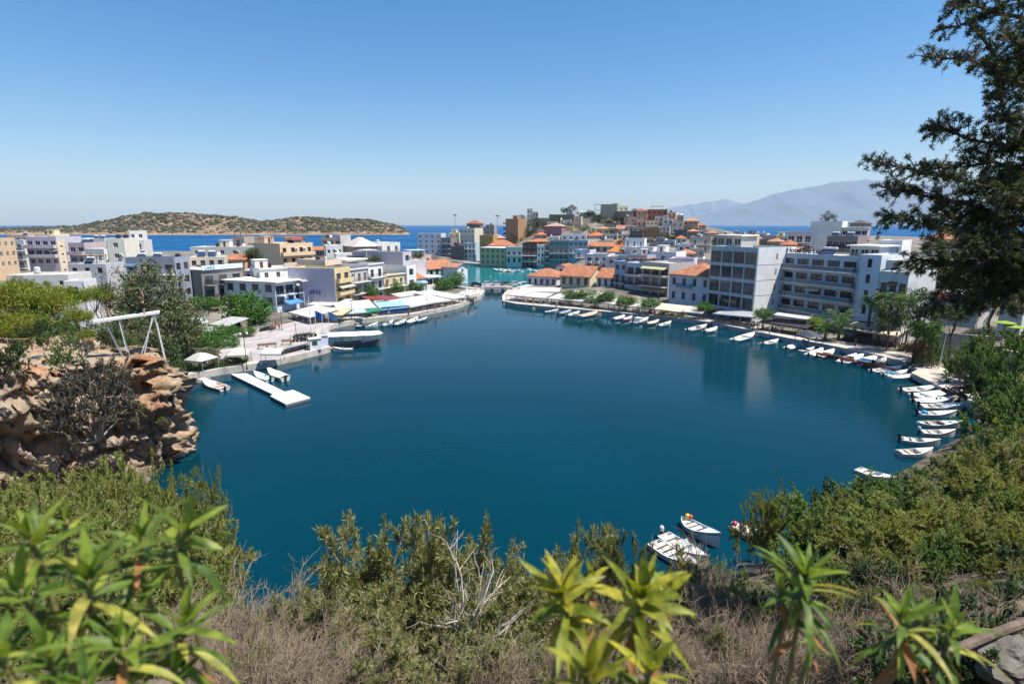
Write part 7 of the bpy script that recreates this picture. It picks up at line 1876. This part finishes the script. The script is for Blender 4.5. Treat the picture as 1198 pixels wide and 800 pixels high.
def whorl_plant(name, label, shoots, kind, Wd=.20, group=None, stem_end=None):
    """shoots: (px, py, Y, leaf pixels, leaves, lean x, withered)"""
    t0 = shoots[0]; c0 = PY(t0[0], t0[1], t0[2])
    g = H(c0.x+.1, c0.y)
    base = Vector((c0.x+(.0 if stem_end is None else stem_end), c0.y+.12, min(g, c0.z-1.0)))
    root = empty(name, base); tag(root, label, 'plant', group)
    V, Fq, MI = [], [], []; st = MB(); r = random.Random(int(t0[0]*3+t0[1]))
    wl = []
    for (px, py, Y, lp, nl, lean, wit) in shoots:
        c = PY(px, py, Y)-base; L = lp/F*Y
        ax = Vector((lean, -.05, 1)).normalized()
        mid = c*.55+Vector((r.uniform(-.05, .05), .05, 0))
        st.tube([(0, 0, 0), mid, c-ax*.25*L*2, c, c+ax*.35*L], [.012, .010, .008, .006, .003], 7)
        for k in range(nl):
            a = k*2.399+r.uniform(-.3, .3); q = k/nl
            tilt = .30+1.35*q**.8+r.uniform(-.22, .22)
            side = Vector((math.cos(a), math.sin(a), 0)); side = (side-ax*side.dot(ax)).normalized()
            d = ax*math.cos(tilt)+side*math.sin(tilt)
            B_ = c+ax*(.32-1.15*q)*L*.8
            long_leaf(B_, d, L*r.uniform(.55, 1.18)*(.7+.5*min(1, q*3)), L*Wd*r.uniform(.85, 1.15), r.uniform(.6, 2.0)*(.25+q), r.uniform(.15, .5), V, Fq, MI, 1 if (r.random() < (.07 if kind == 'lush' else .025) and q > .4) else 0, r.uniform(-.6, .6))
        for k in range(wit):
            a = r.uniform(0, 6.28); d = Vector((math.cos(a), math.sin(a), -.25)); wv, wf, wm = [], [], []; wl.append((wv, wf))
            long_leaf(c-ax*L*(.8+.3*k), d, L*.75, L*Wd*.9, .8, .5, wv, wf, wm, 0, r.uniform(-.6, .6))
    st.build('stem', pbr('green_stem', (.20, .17, .07), .7, .2, 12), root, smooth=True)
    link('foliage', np_mesh('foliage', np.array([tuple(v) for v in V]), np.array(Fq), [LF[kind], leafmat('withered_leaf', (.27, .125, .035), (.38, .20, .07), .35)], MI, smooth=True), root)
    for wv, wf in wl: link('withered_leaf', np_mesh('withered_leaf', np.array([tuple(v) for v in wv]), np.array(wf), leafmat('withered_leaf', (.27, .125, .035), (.38, .20, .07), .35), smooth=True), root)
whorl_plant('oleander', 'yellow-green leafy shoots with a browned leaf in front of the moored boats', [(660, 702, 1.75, 66, 24, -.15, 0), (750, 705, 1.7, 72, 26, .15, 1), (692, 682, 1.9, 42, 12, .0, 0), (778, 700, 1.85, 52, 12, .3, 0)], 'lush', .22)
whorl_plant('oleander', 'yellow-green whorl cut by the bottom edge below the browned leaf', [(690, 800, 1.35, 82, 22, -.1, 0), (760, 790, 1.5, 66, 14, .2, 0)], 'lush', .205)
whorl_plant('oleander', 'upright shoot with dangling brown leaves right of the moored boats', [(942, 682, 1.75, 66, 26, .05, 3), (915, 700, 1.8, 52, 14, -.3, 0), (955, 745, 1.8, 36, 8, .2, 2)], 'deep', .165)
whorl_plant('oleander', 'leaning shoot with an orange tip leaf near the lower right corner', [(1055, 730, 1.7, 62, 22, -.15, 3), (1085, 730, 1.75, 56, 14, .2, 1)], 'deep', .165)
whorl_plant('oleander', 'thin rightmost shoot with narrow drooping leaves', [(1112, 742, 1.7, 62, 18, .1, 2)], 'deep', .16)
for i, (lb, sh) in enumerate([
    ('arching shoot with long drooping leaves over the dark water, left', [(166, 640, 1.6, 74, 20, .25, 0), (215, 628, 1.6, 80, 20, .45, 0)]),
    ('shoot with pale new leaves at the left picture edge', [(40, 640, 1.5, 76, 22, -.1, 0), (78, 618, 1.65, 60, 14, .3, 0)]),
    ('leafy shoot in the middle of the left corner thicket', [(105, 690, 1.4, 88, 26, .15, 0), (30, 700, 1.35, 84, 22, -.2, 0)]),
    ('broad-leaved shoot at the lower left with a yellow heart', [(145, 765, 1.3, 86, 24, .05, 0), (60, 775, 1.2, 92, 22, -.1, 0)]),
    ('spreading shoot nearest the dry twigs on the lower left', [(212, 742, 1.45, 84, 24, .35, 1), (205, 800, 1.4, 70, 16, .2, 0)]),
    ('low shoot cut by the lower left corner', [(5, 770, 1.1, 92, 20, -.1, 0), (100, 815, 1.1, 80, 16, .1, 0)]),
]): whorl_plant('oleander', lb, [(*q[:4], int(q[4]*.92), *q[5:]) for q in sh], 'deep', .15)

# ---------------------------------------------------------------- the umbrella pine leaning in from the right
def pine():
    g = random.Random(31); root_p = PY(1290, 700, 11.5); gz = H(root_p.x, root_p.y)
    root = empty('umbrella_pine', (root_p.x, root_p.y, gz)); tag(root, 'dark umbrella pine leaning into the picture from the right', 'pine')
    O = Vector((root_p.x, root_p.y, gz))
    w = lambda px, py, Y: PY(px, py, Y)-O
    trunk = [Vector((0, 0, -.3)), w(1280, 500, 11.5), w(1262, 330, 11.3), w(1250, 180, 11.2), w(1240, 40, 11.2), w(1235, -120, 11.2)]
    tb = MB(); tb.tube(trunk, [.34, .30, .26, .22, .18, .10], 10); tb.build('trunk', M_BARK, root, smooth=True)
    lb = MB(); TB, TD = [], []
    def limb(pts, rad, tufts, spread):
        lb.tube(pts, [rad*(1-.75*i/(len(pts)-1)) for i in range(len(pts))], 6)
        for i in range(1, len(pts)):
            a, b = pts[i-1], pts[i]; k = max(2, int((b-a).length/.073))
            for q in range(k):
                t = (q+g.random())/k; p = a.lerp(b, t); fr = (i-1+t)/(len(pts)-1)
                if fr < .22: continue
                for _ in range(tufts):
                    d = ((b-a).normalized()*.45+Vector((g.gauss(0, .6), g.gauss(0, .6), g.gauss(0, .55)))).normalized(); ln = g.uniform(.12, spread)*(1.1-.45*fr)
                    m1 = p+d*ln*.5+Vector((0, 0, .03)); e = p+d*ln
                    lb.tube([p, m1, e], [.012, .009, .006], 4, cap=False)
                    TB.append(e); TD.append((e-m1).normalized())
                    if ln > .35:
                        for _2 in range(2):
                            d2 = (d+Vector((g.gauss(0, .6), g.gauss(0, .6), g.gauss(0, .6)))).normalized(); e2 = m1+d2*ln*.5
                            lb.tube([m1, e2], [.008, .005], 3, cap=False); TB.append(e2); TD.append(d2)
    L_ = [
        (2, [(1240, 250), (1180, 225), (1110, 205), (1050, 185), (1014, 178)], 11.0, 2, .45), (2, [(1250, 290), (1190, 262), (1120, 240), (1065, 222), (1030, 215)], 11.4, 3, .55), (3, [(1258, 330), (1190, 305), (1120, 275), (1060, 258), (1034, 262)], 10.8, 3, .5),
        (3, [(1255, 330), (1180, 320), (1120, 310), (1080, 306), (1062, 318)], 11.8, 3, .55), (2, [(1262, 350), (1200, 345), (1150, 345), (1100, 350), (1078, 362)], 11.2, 3, .5), (3, [(1240, 210), (1190, 175), (1140, 155), (1100, 148), (1078, 158)], 11.6, 3, .5),
        (3, [(1240, 150), (1190, 125), (1145, 95), (1112, 74), (1088, 72)], 11.0, 3, .45), (3, [(1236, 120), (1195, 85), (1150, 55), (1120, 32), (1106, 38)], 11.5, 2, .42), (4, [(1236, 60), (1200, 30), (1165, 8), (1140, -8), (1122, -2)], 11.2, 3, .5),
        (4, [(1236, 40), (1205, 0), (1175, -30), (1150, -45)], 11.6, 3, .5), (3, [(1245, 240), (1200, 205), (1160, 190), (1125, 188), (1098, 200)], 12.2, 3, .6), (3, [(1248, 260), (1205, 260), (1160, 255), (1125, 258), (1090, 250)], 12.6, 4, .65),
        (2, [(1255, 300), (1215, 300), (1170, 290), (1140, 292), (1110, 285)], 10.4, 3, .6), (2, [(1255, 280), (1220, 240), (1185, 235), (1150, 232)], 10.6, 4, .6), (3, [(1240, 180), (1215, 150), (1190, 140), (1165, 128)], 10.8, 4, .55), (3, [(1240, 130), (1215, 110), (1190, 95), (1170, 92)], 12.0, 3, .5),
        (3, [(1260, 330), (1215, 300), (1170, 270), (1135, 262)], 11.3, 4, .6), (3, [(1262, 345), (1220, 320), (1180, 305), (1145, 300), (1118, 318)], 11.0, 4, .6), (3, [(1262, 350), (1230, 352), (1190, 320), (1155, 352), (1128, 366)], 11.6, 3, .5), (3, [(1250, 270), (1215, 215), (1180, 205), (1150, 212)], 11.2, 4, .6), (3, [(1245, 230), (1225, 170), (1200, 165), (1180, 180)], 11.4, 4, .55), (3, [(1240, 120), (1220, 70), (1200, 70), (1180, 62)], 11.0, 3, .5),
        (2, [(1262, 340), (1225, 335), (1190, 345), (1165, 362)], 10.6, 2, .5), (2, [(1258, 310), (1225, 330), (1170, 330), (1130, 338), (1100, 330)], 12.4, 3, .55), (4, [(1236, 70), (1215, 60), (1190, 48), (1172, 40)], 10.6, 3, .5), (3, [(1240, 200), (1220, 190), (1195, 205), (1175, 215)], 11.8, 4, .55),
    ]
    for ti, pts, Y, tuf, spr in L_:
        P = [w(px, py, Y+(11.2-Y)*(1-i/(len(pts)-1))**2) for i, (px, py) in enumerate(pts)]
        P = [p+Vector((g.uniform(-.14, .14), g.uniform(-.30, .30), g.uniform(-.14, .14))) if 0 < i else p for i, p in enumerate(P)]
        limb(P, .046, tuf+1, spr)
    lb.build('branches', M_BARK, root)
    n = len(TB); k = 36
    gg = np.random.default_rng(2)
    Bp = np.repeat(np.array([tuple(b) for b in TB]), k, 0); Dp = np.repeat(np.array([tuple(b) for b in TD]), k, 0)
    Bp = Bp-Dp*gg.uniform(0, .10, (n*k, 1))
    D = Dp*.2+gg.normal(size=(n*k, 3))*.8; D /= np.linalg.norm(D, axis=1, keepdims=True)
    V, Fq = leaf_quads(Bp, D, gg.uniform(.05, .10, n*k), .0115)
    link('needles', np_mesh('needles', V, Fq, LF['ever']), root)
    m = MB()
    for i in range(0, n, 61):
        p = TB[i]; m = MB(); m.lathe([(.008, -.05), (.032, -.025), (.035, 0), (.02, .03), (.005, .045)], 7, tuple(p))
        m.build('cone', pbr('pine_cone', (.10, .06, .035), .9), root)
    return n
print('pine tufts', pine())
# ------------------------------------------------------------------ bridge, street furniture, vehicles, people on the quays
A_, B_ = Vector((-9.6, 186.6)), Vector((-.4, 186.6)); d = B_-A_
root = empty('bridge', (A_.x, A_.y, 0), 0); tag(root, 'low pale road bridge over the channel between lake and harbour', 'bridge')
mb = MB(); mb.box(-.6, -2.4, 1.3, d.x+.6, 5.6, 1.75); mb.build('deck', M_QEDGE, root)
mb = MB(); mb.box(-.6, -2.72, 1.2, d.x+.6, -2.403, 1.95); mb.box(-.6, 5.603, 1.2, d.x+.6, 5.9, 1.95); mb.build('parapet', M_LCONC, root)
mb = MB()
for i in range(12):
    mb.tube([(-.3+i*.87, -2.55, 1.95), (-.3+i*.87, -2.55, 2.75)], .03, 5)
mb.tube([(-.5, -2.55, 2.75), (d.x+.5, -2.55, 2.75)], .03, 5); mb.build('railing', M_WHITEP, root)
for x in (2.8, 6.4):
    mb = MB(); mb.box(x-.4, -2.0, -3, x+.4, 5.2, 1.29); mb.build('pier', M_CONC, root)
m = MB(); m.prism([(-26, 189), (-9, 184), (-9, 192.5), (-16, 196)], .9, 1.02)
tag(m.build('road', pbr('asphalt', (.055, .055, .058), .9, .25, 1.5)), kind='structure')
# low white balustrade pier on the far side of the harbour
def balustrade(label, pts, h=1.0, step=3.2):
    rail_line('balustrade', label, pts, h, step, (M_WHITEP, M_WHITEP), 'balustrade')
balustrade('white railing along the far harbour wall', [Vector((-44, 337, 1.2)), Vector((-29, 320, 1.2)), Vector((-12, 302, 1.2)), Vector((6, 295, 1.2))])
balustrade('light railing on the plaza side of the channel, at the left end of the bridge', [Vector((-14.2, 150, 1.0)), Vector((-10.2, 168, 1.0)), Vector((-9.5, 183, 1.0))], .95, 2.4)
# cars
def car_mesh(col):
    body = MB()
    sec = [(-2.0, .35, .55), (-1.95, .30, .85), (-1.2, .28, .92), (1.2, .28, .95), (1.95, .30, .80), (2.05, .38, .6)]
    P = []
    for x, z0, z1 in sec: P += [(x, -.82, z0), (x, -.84, z1), (x, .84, z1), (x, .82, z0)]
    f = [(i*4+j, i*4+(j+1) % 4, (i+1)*4+(j+1) % 4, (i+1)*4+j) for i in range(5) for j in range(4)]+[(0, 1, 2, 3), (23, 22, 21, 20)]
    body.faces(P, f)
    P = [(-1.85, -.78, .9), (1.0, -.78, .95), (.35, -.64, 1.42), (-1.35, -.64, 1.42), (-1.85, .78, .9), (1.0, .78, .95), (.35, .64, 1.42), (-1.35, .64, 1.42)]
    body.faces(P, [(3, 2, 6, 7)])
    gl = MB(); gl.faces(P, [(0, 1, 2, 3), (5, 4, 7, 6), (1, 5, 6, 2), (4, 0, 3, 7)])
    wh = MB(); wh.tube([(0, -.1, 0), (0, .1, 0)], .31, 14)
    return body.mesh('body', pbr('car_paint', col, .25, .02, 1, 0, 8, .6)), gl.mesh('window', M_GLASS), wh.mesh('wheel', M_BLACK)
def car(label, x, y, z, rz, col):
    b, g, w = car_mesh(col); root = empty('parked_car', (x, y, z), rz); tag(root, label, 'car', 'cars by the channel bridge')
    link('body', b, root); link('windows', g, root)
    for sx in (-1.25, 1.3):
        for sy in (-.76, .76): link('wheel', w, root, (sx, sy, .31))
for t in [('white car first on the bridge from the left', 571, 326.5, (.7, .7, .7)), ('dark car between two pale ones on the bridge', 592, 328.5, (.03, .03, .04)), ('silver car on the bridge left of the dark one', 582, 328.3, (.45, .46, .48)), ('white van-like car at the right end of the bridge', 603, 328, (.68, .69, .7)), ('dark car by the channel-side white gable', 557, 329, (.03, .035, .04))]:
    p = PZ(t[1], t[2]+2, 1.75); p.y = 189.0 if t[1] > 565 else 195; p.x = (t[1]-599)/F*p.y
    car(t[0], p.x, p.y, 1.75 if t[1] > 565 else 1.03, rnd.uniform(-.1, .1)+math.pi/2*0, t[3])
# lamp posts
def lamp(label, px, py_base, h, heads=1, z=.99, col=M_DARKM, r=.06, style='globe'):
    p = PZ(px, py_base, z); root = empty('street_lamp', p, rnd.random()*.6); tag(root, label, 'lamp post')
    m = MB(); m.lathe([(.16, 0), (.12, .25), (r, .4), (r*.75, h)], 8); m.build('pole', col, root)
    for k in range(heads):
        x = 0 if heads == 1 else (-.45 if k == 0 else .45)
        m = MB()
        if style == 'globe': m.lathe([(.05, h-.02), (.18, h+.08), (.2, h+.22), (.12, h+.36), (.03, h+.4)], 10, (x, 0, 0)); mt = pbr('lamp_glass', (.6, .6, .57), .3)
        else: m.box(x-.1, -.55, h-.02, x+.1, .1, h+.06); mt = M_STEEL
        hd = m.build('lamp_head', mt, root)
        if heads > 1: m = MB(); m.tube([(0, 0, h-.2), (x, 0, h-.02)], .03, 5); m.build('arm', col, root)
for t in [('dark double-headed lamp post at the plaza edge by the bushes', 289, 432, 5.2, 2), ('single dark lamp post standing in the middle of the plaza', 330, 386, 4.2, 1), ('short dark lamp post in front of the motorbike row', 347, 397, 3.0, 1),
          ('lamp post on the left quay between the cream and green awnings', 412, 374, 3.4, 1), ('lamp post on the left quay before the long white canopy', 500, 366, 3.4, 1), ('lamp post by the bend near the channel', 556, 350, 3.6, 1), ('dark lamp post at the left end of the bridge', 574, 337, 3.6, 1)]:
    lamp(*t[:4], t[4])
lamp('dark lamp post with a low lantern on the plank quay', 1109, 449, 3.6, 1, 1.0)
p = PZ(1098, 432, 1.0); root = empty('street_lamp', p); tag(root, 'tall slim white light mast leaning at the back of the plank quay', 'lamp post')
m = MB(); m.tube([(0, 0, 0), (.30, 0, 5.4)], [.07, .045], 8); m.build('pole', M_WHITEP, root); m = MB(); m.box(.15, -.12, 5.38, .65, .12, 5.5); m.build('lamp_head', M_STEEL, root)
for lb, px, py, h in [('tall mast with floodlights far beyond the harbour, left', 533, 285, 15), ('floodlight mast left of the brick tower', 582, 268, 18)]:
    q = PY(px, py, 420 if px < 560 else 400); q.z = H(q.x, q.y); ht = PY(px, 252 if px < 560 else 253, q.y).z-q.z
    root = empty('floodlight_mast', q); tag(root, lb, 'mast'); m = MB(); m.tube([(0, 0, 0), (0, 0, ht)], [.25, .15], 6); m.build('pole', M_STEEL, root); m = MB(); m.lathe([(.3, ht-.3), (1.4, ht), (1.4, ht+.35), (.3, ht+.5)], 8); m.build('lamp_ring', M_DARKM, root)
# flagpoles beside the slipway
for i, (px, col, lb) in enumerate([(364, None, 'tall bare white flagpole, leftmost of the row by the slipway'), (370, (.015, .09, .40), 'flagpole with a big blue flag by the slipway'), (378, None, 'bare white flagpole right of the blue flag'), (385, (.10, .25, .45), 'flagpole with a pale-striped blue flag at the water')]):
    p = PZ(px, 389+i*.6, 1.0); h = 7.2 if i == 0 else 4.6
    root = empty('flagpole', p); tag(root, lb, 'flagpole'); m = MB(); m.tube([(0, 0, 0), (0, 0, h)], [.06, .04], 7); m.build('pole', M_WHITEP, root)
    if col:
        m = MB(); P = []
        for a in range(8):
            for b in range(5): P.append((.06+a*.25, .12*math.sin(a*.9+b*.3), h-.15-b*.33-a*.10))
        m.faces(P, [(a*5+b, a*5+b+1, (a+1)*5+b+1, (a+1)*5+b) for a in range(7) for b in range(4)]); m.build('flag', clothmat(col, .3), root)
# ticket booth, stall boxes, sign board
def kiosk(label, px, py, w, dp, h, col, rz=.5, name='ticket_booth', cat='booth', win=True):
    p = PZ(px, py, 1.0); root = empty(name, p, rz); tag(root, label, cat)
    m = MB(); m.box(-w/2, -dp/2, 0, w/2, dp/2, h); m.build('body', pbr('booth', col, .6, .1), root)
    m = MB(); m.box(-w/2-.12, -dp/2-.12, h+.002, w/2+.12, dp/2+.12, h+.1); m.build('roof', pbr('booth', tuple(c*.9 for c in col), .6, .1), root)
    if win: m = MB(); m.box(-w*.3, -dp/2-.03, h*.45, w*.15, -dp/2-.003, h*.8); m.build('window', framemat(FW['green']), root)
kiosk('white ticket booth with a small green window at the plaza corner', 369, 408.5, 1.9, 1.3, 1.9, (.74, .74, .75))
kiosk('white panel with a blue notice beside the ticket booth', 379, 406, 1.5, .25, 2.0, (.60, .62, .72), .45, 'notice_panel', 'panel', False)
kiosk('blue container behind the low hedge', 271, 384, 1.8, 1.8, 2.2, (.05, .10, .20), .3, 'container', 'container', False)
kiosk('tan gate pillar beside the blue container', 286, 384, 1.0, 1.0, 2.4, (.55, .47, .38), .2, 'gate_pillar', 'pillar', False)
# motorbikes
def bike_meshes():
    w = MB()
    for k in range(1): w.tube([(0, -.05, 0), (0, .05, 0)], .29, 14)
    b = MB(); b.tube([(-.55, 0, .55), (-.1, 0, .5), (.2, 0, .62), (.5, 0, .8)], [.10, .16, .12, .06], 8); b.tube([(.68, 0, .3), (.48, 0, .98)], .035, 6); b.box(-.7, -.1, .72, -.05, .1, .82)
    h = MB(); h.tube([(.42, -.32, 1.0), (.48, 0, .96), (.42, .32, 1.0)], .02, 5)
    return w.mesh('wheel', M_BLACK), b, h.mesh('handlebar', M_DARKM)
bw, bb, bh = bike_meshes()
def bike(label, p, rz, col, group):
    root = empty('motorbike', p, rz); tag(root, label, 'motorbike', group)
    link('body', bb.mesh('body', pbr('bike_paint', col, .3)), root); link('handlebar', bh, root)
    for x in (-.62, .68): link('wheel', bw, root, (x, 0, .29))
for i in range(9):
    p = PZ(334+i*2.9, 414-i*.75, 1.0); bike('dark motorbike in the row parked along the plaza edge', p, 1.2, ((.02, .02, .025), (.05, .05, .06), (.02, .06, .08))[i % 3], 'motorbikes parked along the plaza edge')
for i in range(10):
    p = PZ(348+(i % 5)*4.2, 400-(i//5)*4.5-(i % 5)*.4, 1.0); bike('dark motorbike in the cluster behind the lamp post', p, .4+.2*(i % 3), (.03, .03, .035) if i % 3 else (.10, .09, .06), 'motorbikes clustered in the plaza')
for i in range(5):
    p = PZ(308+i*2.5, 387.5-i*.5, 1.0); bike('dark motorbike under the large spreading tree', p, 1.0, (.02, .025, .03), 'motorbikes under the plaza tree')
for i in range(7):
    p = PZ(1111+i*3.4, 460+i*1.6, 1.02) if i < 4 else PZ(1122+(i-4)*3, 458.5, 1.02); bike('dark motorbike at the end of the plank quay', p, 2.1, (.02, .02, .025), 'motorbikes at the end of the plank quay')
# benches
def bench(label, px, py, rz, group=None):
    root = empty('park_bench', PZ(px, py, 1.0), rz); tag(root, label, 'bench', group)
    m = MB(); m.box(-.8, -.22, .42, .8, .22, .47); m.build('seat', M_WOOD, root)
    m = MB(); m.box(-.8, .2, .52, .8, .25, .88); m.build('backrest', M_WOOD, root)
    for x in (-.65, .65): m = MB(); m.box(x-.04, -.2, 0, x+.04, .24, .42); m.build('leg', M_DARKM, root)
bench('dark bench near the white-topped stall', 307, 408, .3); bench('dark bench between the two motorbike groups', 335, 403, .4); bench('dark bench alone in the plaza by the lamp', 318, 407, .3)
# people
tops = [(.6, .6, .58), (.45, .04, .05), (.05, .10, .25), (.10, .10, .11), (.55, .42, .25), (.25, .45, .5)]
legs = [(.03, .04, .08), (.20, .17, .13), (.5, .5, .48), (.02, .02, .025)]
for i, (lb, px, py, pose) in enumerate([
    ('person in a red top in the group on the plaza', 327, 386.5, 'stand'), ('person in white walking in the group on the plaza', 320, 387, 'walk'), ('person in dark blue beside the red-topped person', 323.5, 385.5, 'stand'), ('person in black bending the row of the plaza group', 317, 389, 'walk'),
    ('person in a pale top by the bench in the plaza', 341, 404, 'stand'), ('person in a dark top near the ticket booth', 361, 402, 'walk'), ('person on the left quay before the green awning', 437, 375, 'walk'), ('person on the left quay before the blue-screened cafe', 478, 370, 'stand'), ('person in white on the left quay under the long white canopy', 509, 364, 'walk'), ('person walking on the quay near the channel bend', 548, 354, 'walk'),
    ('person on the right quay by the first mooring', 624, 359, 'stand'), ('person on the right quay under the second canopy', 651, 361.5, 'walk'), ('person in tan clothes standing at the clipped tree on the right quay', 749, 369.5, 'stand'), ('person in a pale top by the potted shrubs', 766, 371, 'walk'), ('person in dark clothes at the glass-fronted block corner', 875, 386, 'stand'), ('person walking beside the one in dark clothes', 880, 387, 'walk'), ('person in blue before the dark canopies', 893, 389, 'walk'), ('person in black at the quay edge left of the dark canopies', 900, 391, 'stand'), ('person near the palm on the right quay', 955, 401, 'walk'), ('person in white sitting place by the canvas tavern', 1000, 407, 'stand')]):
    person(lb.replace('bending the row of the plaza group', 'at the left of the plaza group').replace('sitting place by', 'standing by'), PZ(px, py, .99), i*1.7, tops[i % 6] if 'red' not in lb else tops[1], legs[i % 4], pose, group='people on the quays')
lines = [[(p.x, p.y) for p in offset([Vector(v) for v in LQ[8:12]], 2.6)], [(p.x, p.y) for p in offset([Vector(v) for v in RQ[3:10]], 2.4)]]
for li, (ln_, lab) in enumerate(zip(lines, ('left', 'right'))):
    for i in range(16):
        k = rnd.randrange(len(ln_)-1); t = rnd.random(); a, b = Vector(ln_[k]), Vector(ln_[k+1]); p = a.lerp(b, t)
        c_ = i % 4
        person(['stroller in a pale top', 'stroller in a dark top', 'stroller in a blue top', 'stroller in a sand-coloured top'][c_]+f' on the {lab} quay in front of the cafe canopies', (p.x+rnd.uniform(-.8, .8), p.y+rnd.uniform(-.8, .8), .985), rnd.random()*6.28, [(.6, .6, .58), (.05, .05, .06), (.08, .18, .36), (.5, .38, .24)][c_], legs[i % 4], ('walk', 'stand')[i % 2], rnd.uniform(1.6, 1.85), group='people on the quays')
# red-edged low wall before the canvas tavern, garden wall and steps
ln = [PZ(952, 409, 1.02).xy, PZ(985, 415, 1.02).xy, PZ(1022, 423, 1.02).xy, PZ(1052, 430, 1.02).xy]
o = strip('quay_wall', [v+Vector((-.25, -.2)) for v in ln], -.14, .02, .1, .80, pbr('red_brick_edge', (.30, .09, .05), .9, .3, 3)); 
del o['kind']; tag(o, 'low red-brown edging wall along the quay before the canvas tavern', 'wall')
def prismthing(name, label, cat, poly, z0, z1, mat):
    m = MB(); c = Vector(poly[0]); m.prism([(p[0]-c[0], p[1]-c[1]) for p in poly], z0, z1); o = m.build(name, mat, None, (c[0], c[1], 0))
    bm = bmesh.new(); bm.from_mesh(o.data); bmesh.ops.recalc_face_normals(bm, faces=bm.faces); bm.to_mesh(o.data); bm.free(); return tag(o, label, cat)
m = MB(); pq = [PZ(1066, 436, 1.03).xy, PZ(1118, 461, 1.03).xy, PZ(1136, 458, 1.03).xy, PZ(1124, 440, 1.03).xy, PZ(1098, 428, 1.03).xy, PZ(1082, 428, 1.03).xy]
m.prism([tuple(p) for p in pq], .2, 1.06); tag(m.build('plank_quay_paving', pbr('plank_quay', (.44, .38, .32), .9, .2, 1.2, .2, 5)), kind='structure')
def gwall(label, a, b, t, z0, z1, mat):
    a, b = Vector(a), Vector(b); d = b-a; m = MB(); m.box(0, -t/2, z0, d.length, t/2, z1); o = m.build('garden_wall', mat, None, (a.x, a.y, 0), (0, 0, math.atan2(d.y, d.x))); tag(o, label, 'wall')
gwall('brown garden wall behind the rusty shrub', PY(1072, 405, 84).xy, PY(1092, 400, 86).xy, .4, .5, 3.0, pbr('brown_wall', (.22, .15, .10), .9, .3, 1.5))
gwall('pale parapet on the garden terrace at the right edge', PY(1178, 388, 70).xy, PY(1200, 392, 68).xy, .5, 3.5, 6.3, pbr('tan_stone', (.55, .44, .35), .9, .2, 1))
gwall('grey terrace wall below the white garden house', PY(1090, 372, 86).xy, PY(1160, 374, 82).xy, .5, 2.0, 5.6, M_CONC)
for i, (px, py) in enumerate([(1176, 376), (1188, 381)]):
    p = PY(px, py, 74-i); root = empty('parasol', (p.x, p.y, p.z-2.6)); tag(root, ['lime green parasol on the garden terrace, farther one', 'lime green parasol on the garden terrace, nearer one'][i], 'parasol')
    m = MB(); m.lathe([(1.25, 2.4), (1.24, 2.45), (.1, 2.68), (.02, 2.72)], 8); m.build('canopy', clothmat((.30, .45, .04), .3), root); m = MB(); m.tube([(0, 0, -1), (0, 0, 2.6)], .04, 6); m.build('pole', M_WOOD, root)
# pale rock ledge and a wooden rail in the lower right corner
p = PY(1180, 750, 6.2)
boulder('boulder', 'pale flat rock in the lower right corner', (p.x+.1, p.y, p.z-.3), (.62, .45, .30), 3.3, pbr('grey_rock', (.15, .135, .115), .9, .4, 2, .6, 9))
r0 = PY(1090, 772, 6.0); r1 = PY(1215, 722, 6.6)
m = MB(); m.tube([r0, r0.lerp(r1, .5)+Vector((0, 0, .03)), r1], .06, 8); tag(m.build('fallen_log', M_BARK), 'thin dark fallen log lying above the pale rock', 'log')
for i in range(26):
    x, y = rnd.uniform(-16, 22), rnd.uniform(5, 20)
    s = rnd.uniform(.06, .2); boulder('slope_stone', 'weathered stone half buried in the dry slope', (x, y, H(x, y)+.02), (s, s*.8, s*.6), i*1.3, pbr('pale_rock', (.24, .22, .195), .9, .35, 2, .6, 9), 'stones on the dry slope')
# dry grass and fallen twigs over the near slope
n = 30000
x = NR.uniform(-24, 30, n); y = NR.uniform(3, 30, n); z = height(x, y); k = z > .4; x, y, z = x[k], y[k], z[k]; n = len(x)
D = NR.normal(size=(n, 3))*.7; D[:, 2] = np.abs(D[:, 2])+.35; D /= np.linalg.norm(D, axis=1, keepdims=True)
V, Fq = leaf_quads(np.stack([x, y, z-.03], 1), D, NR.uniform(.15, .55, n), NR.uniform(.008, .018, n))
tag(link('dry_grass', np_mesh('dry_grass', V, Fq, LF['dry'])), 'dry straw and twigs covering the near slope', 'dry grass', kind='stuff')
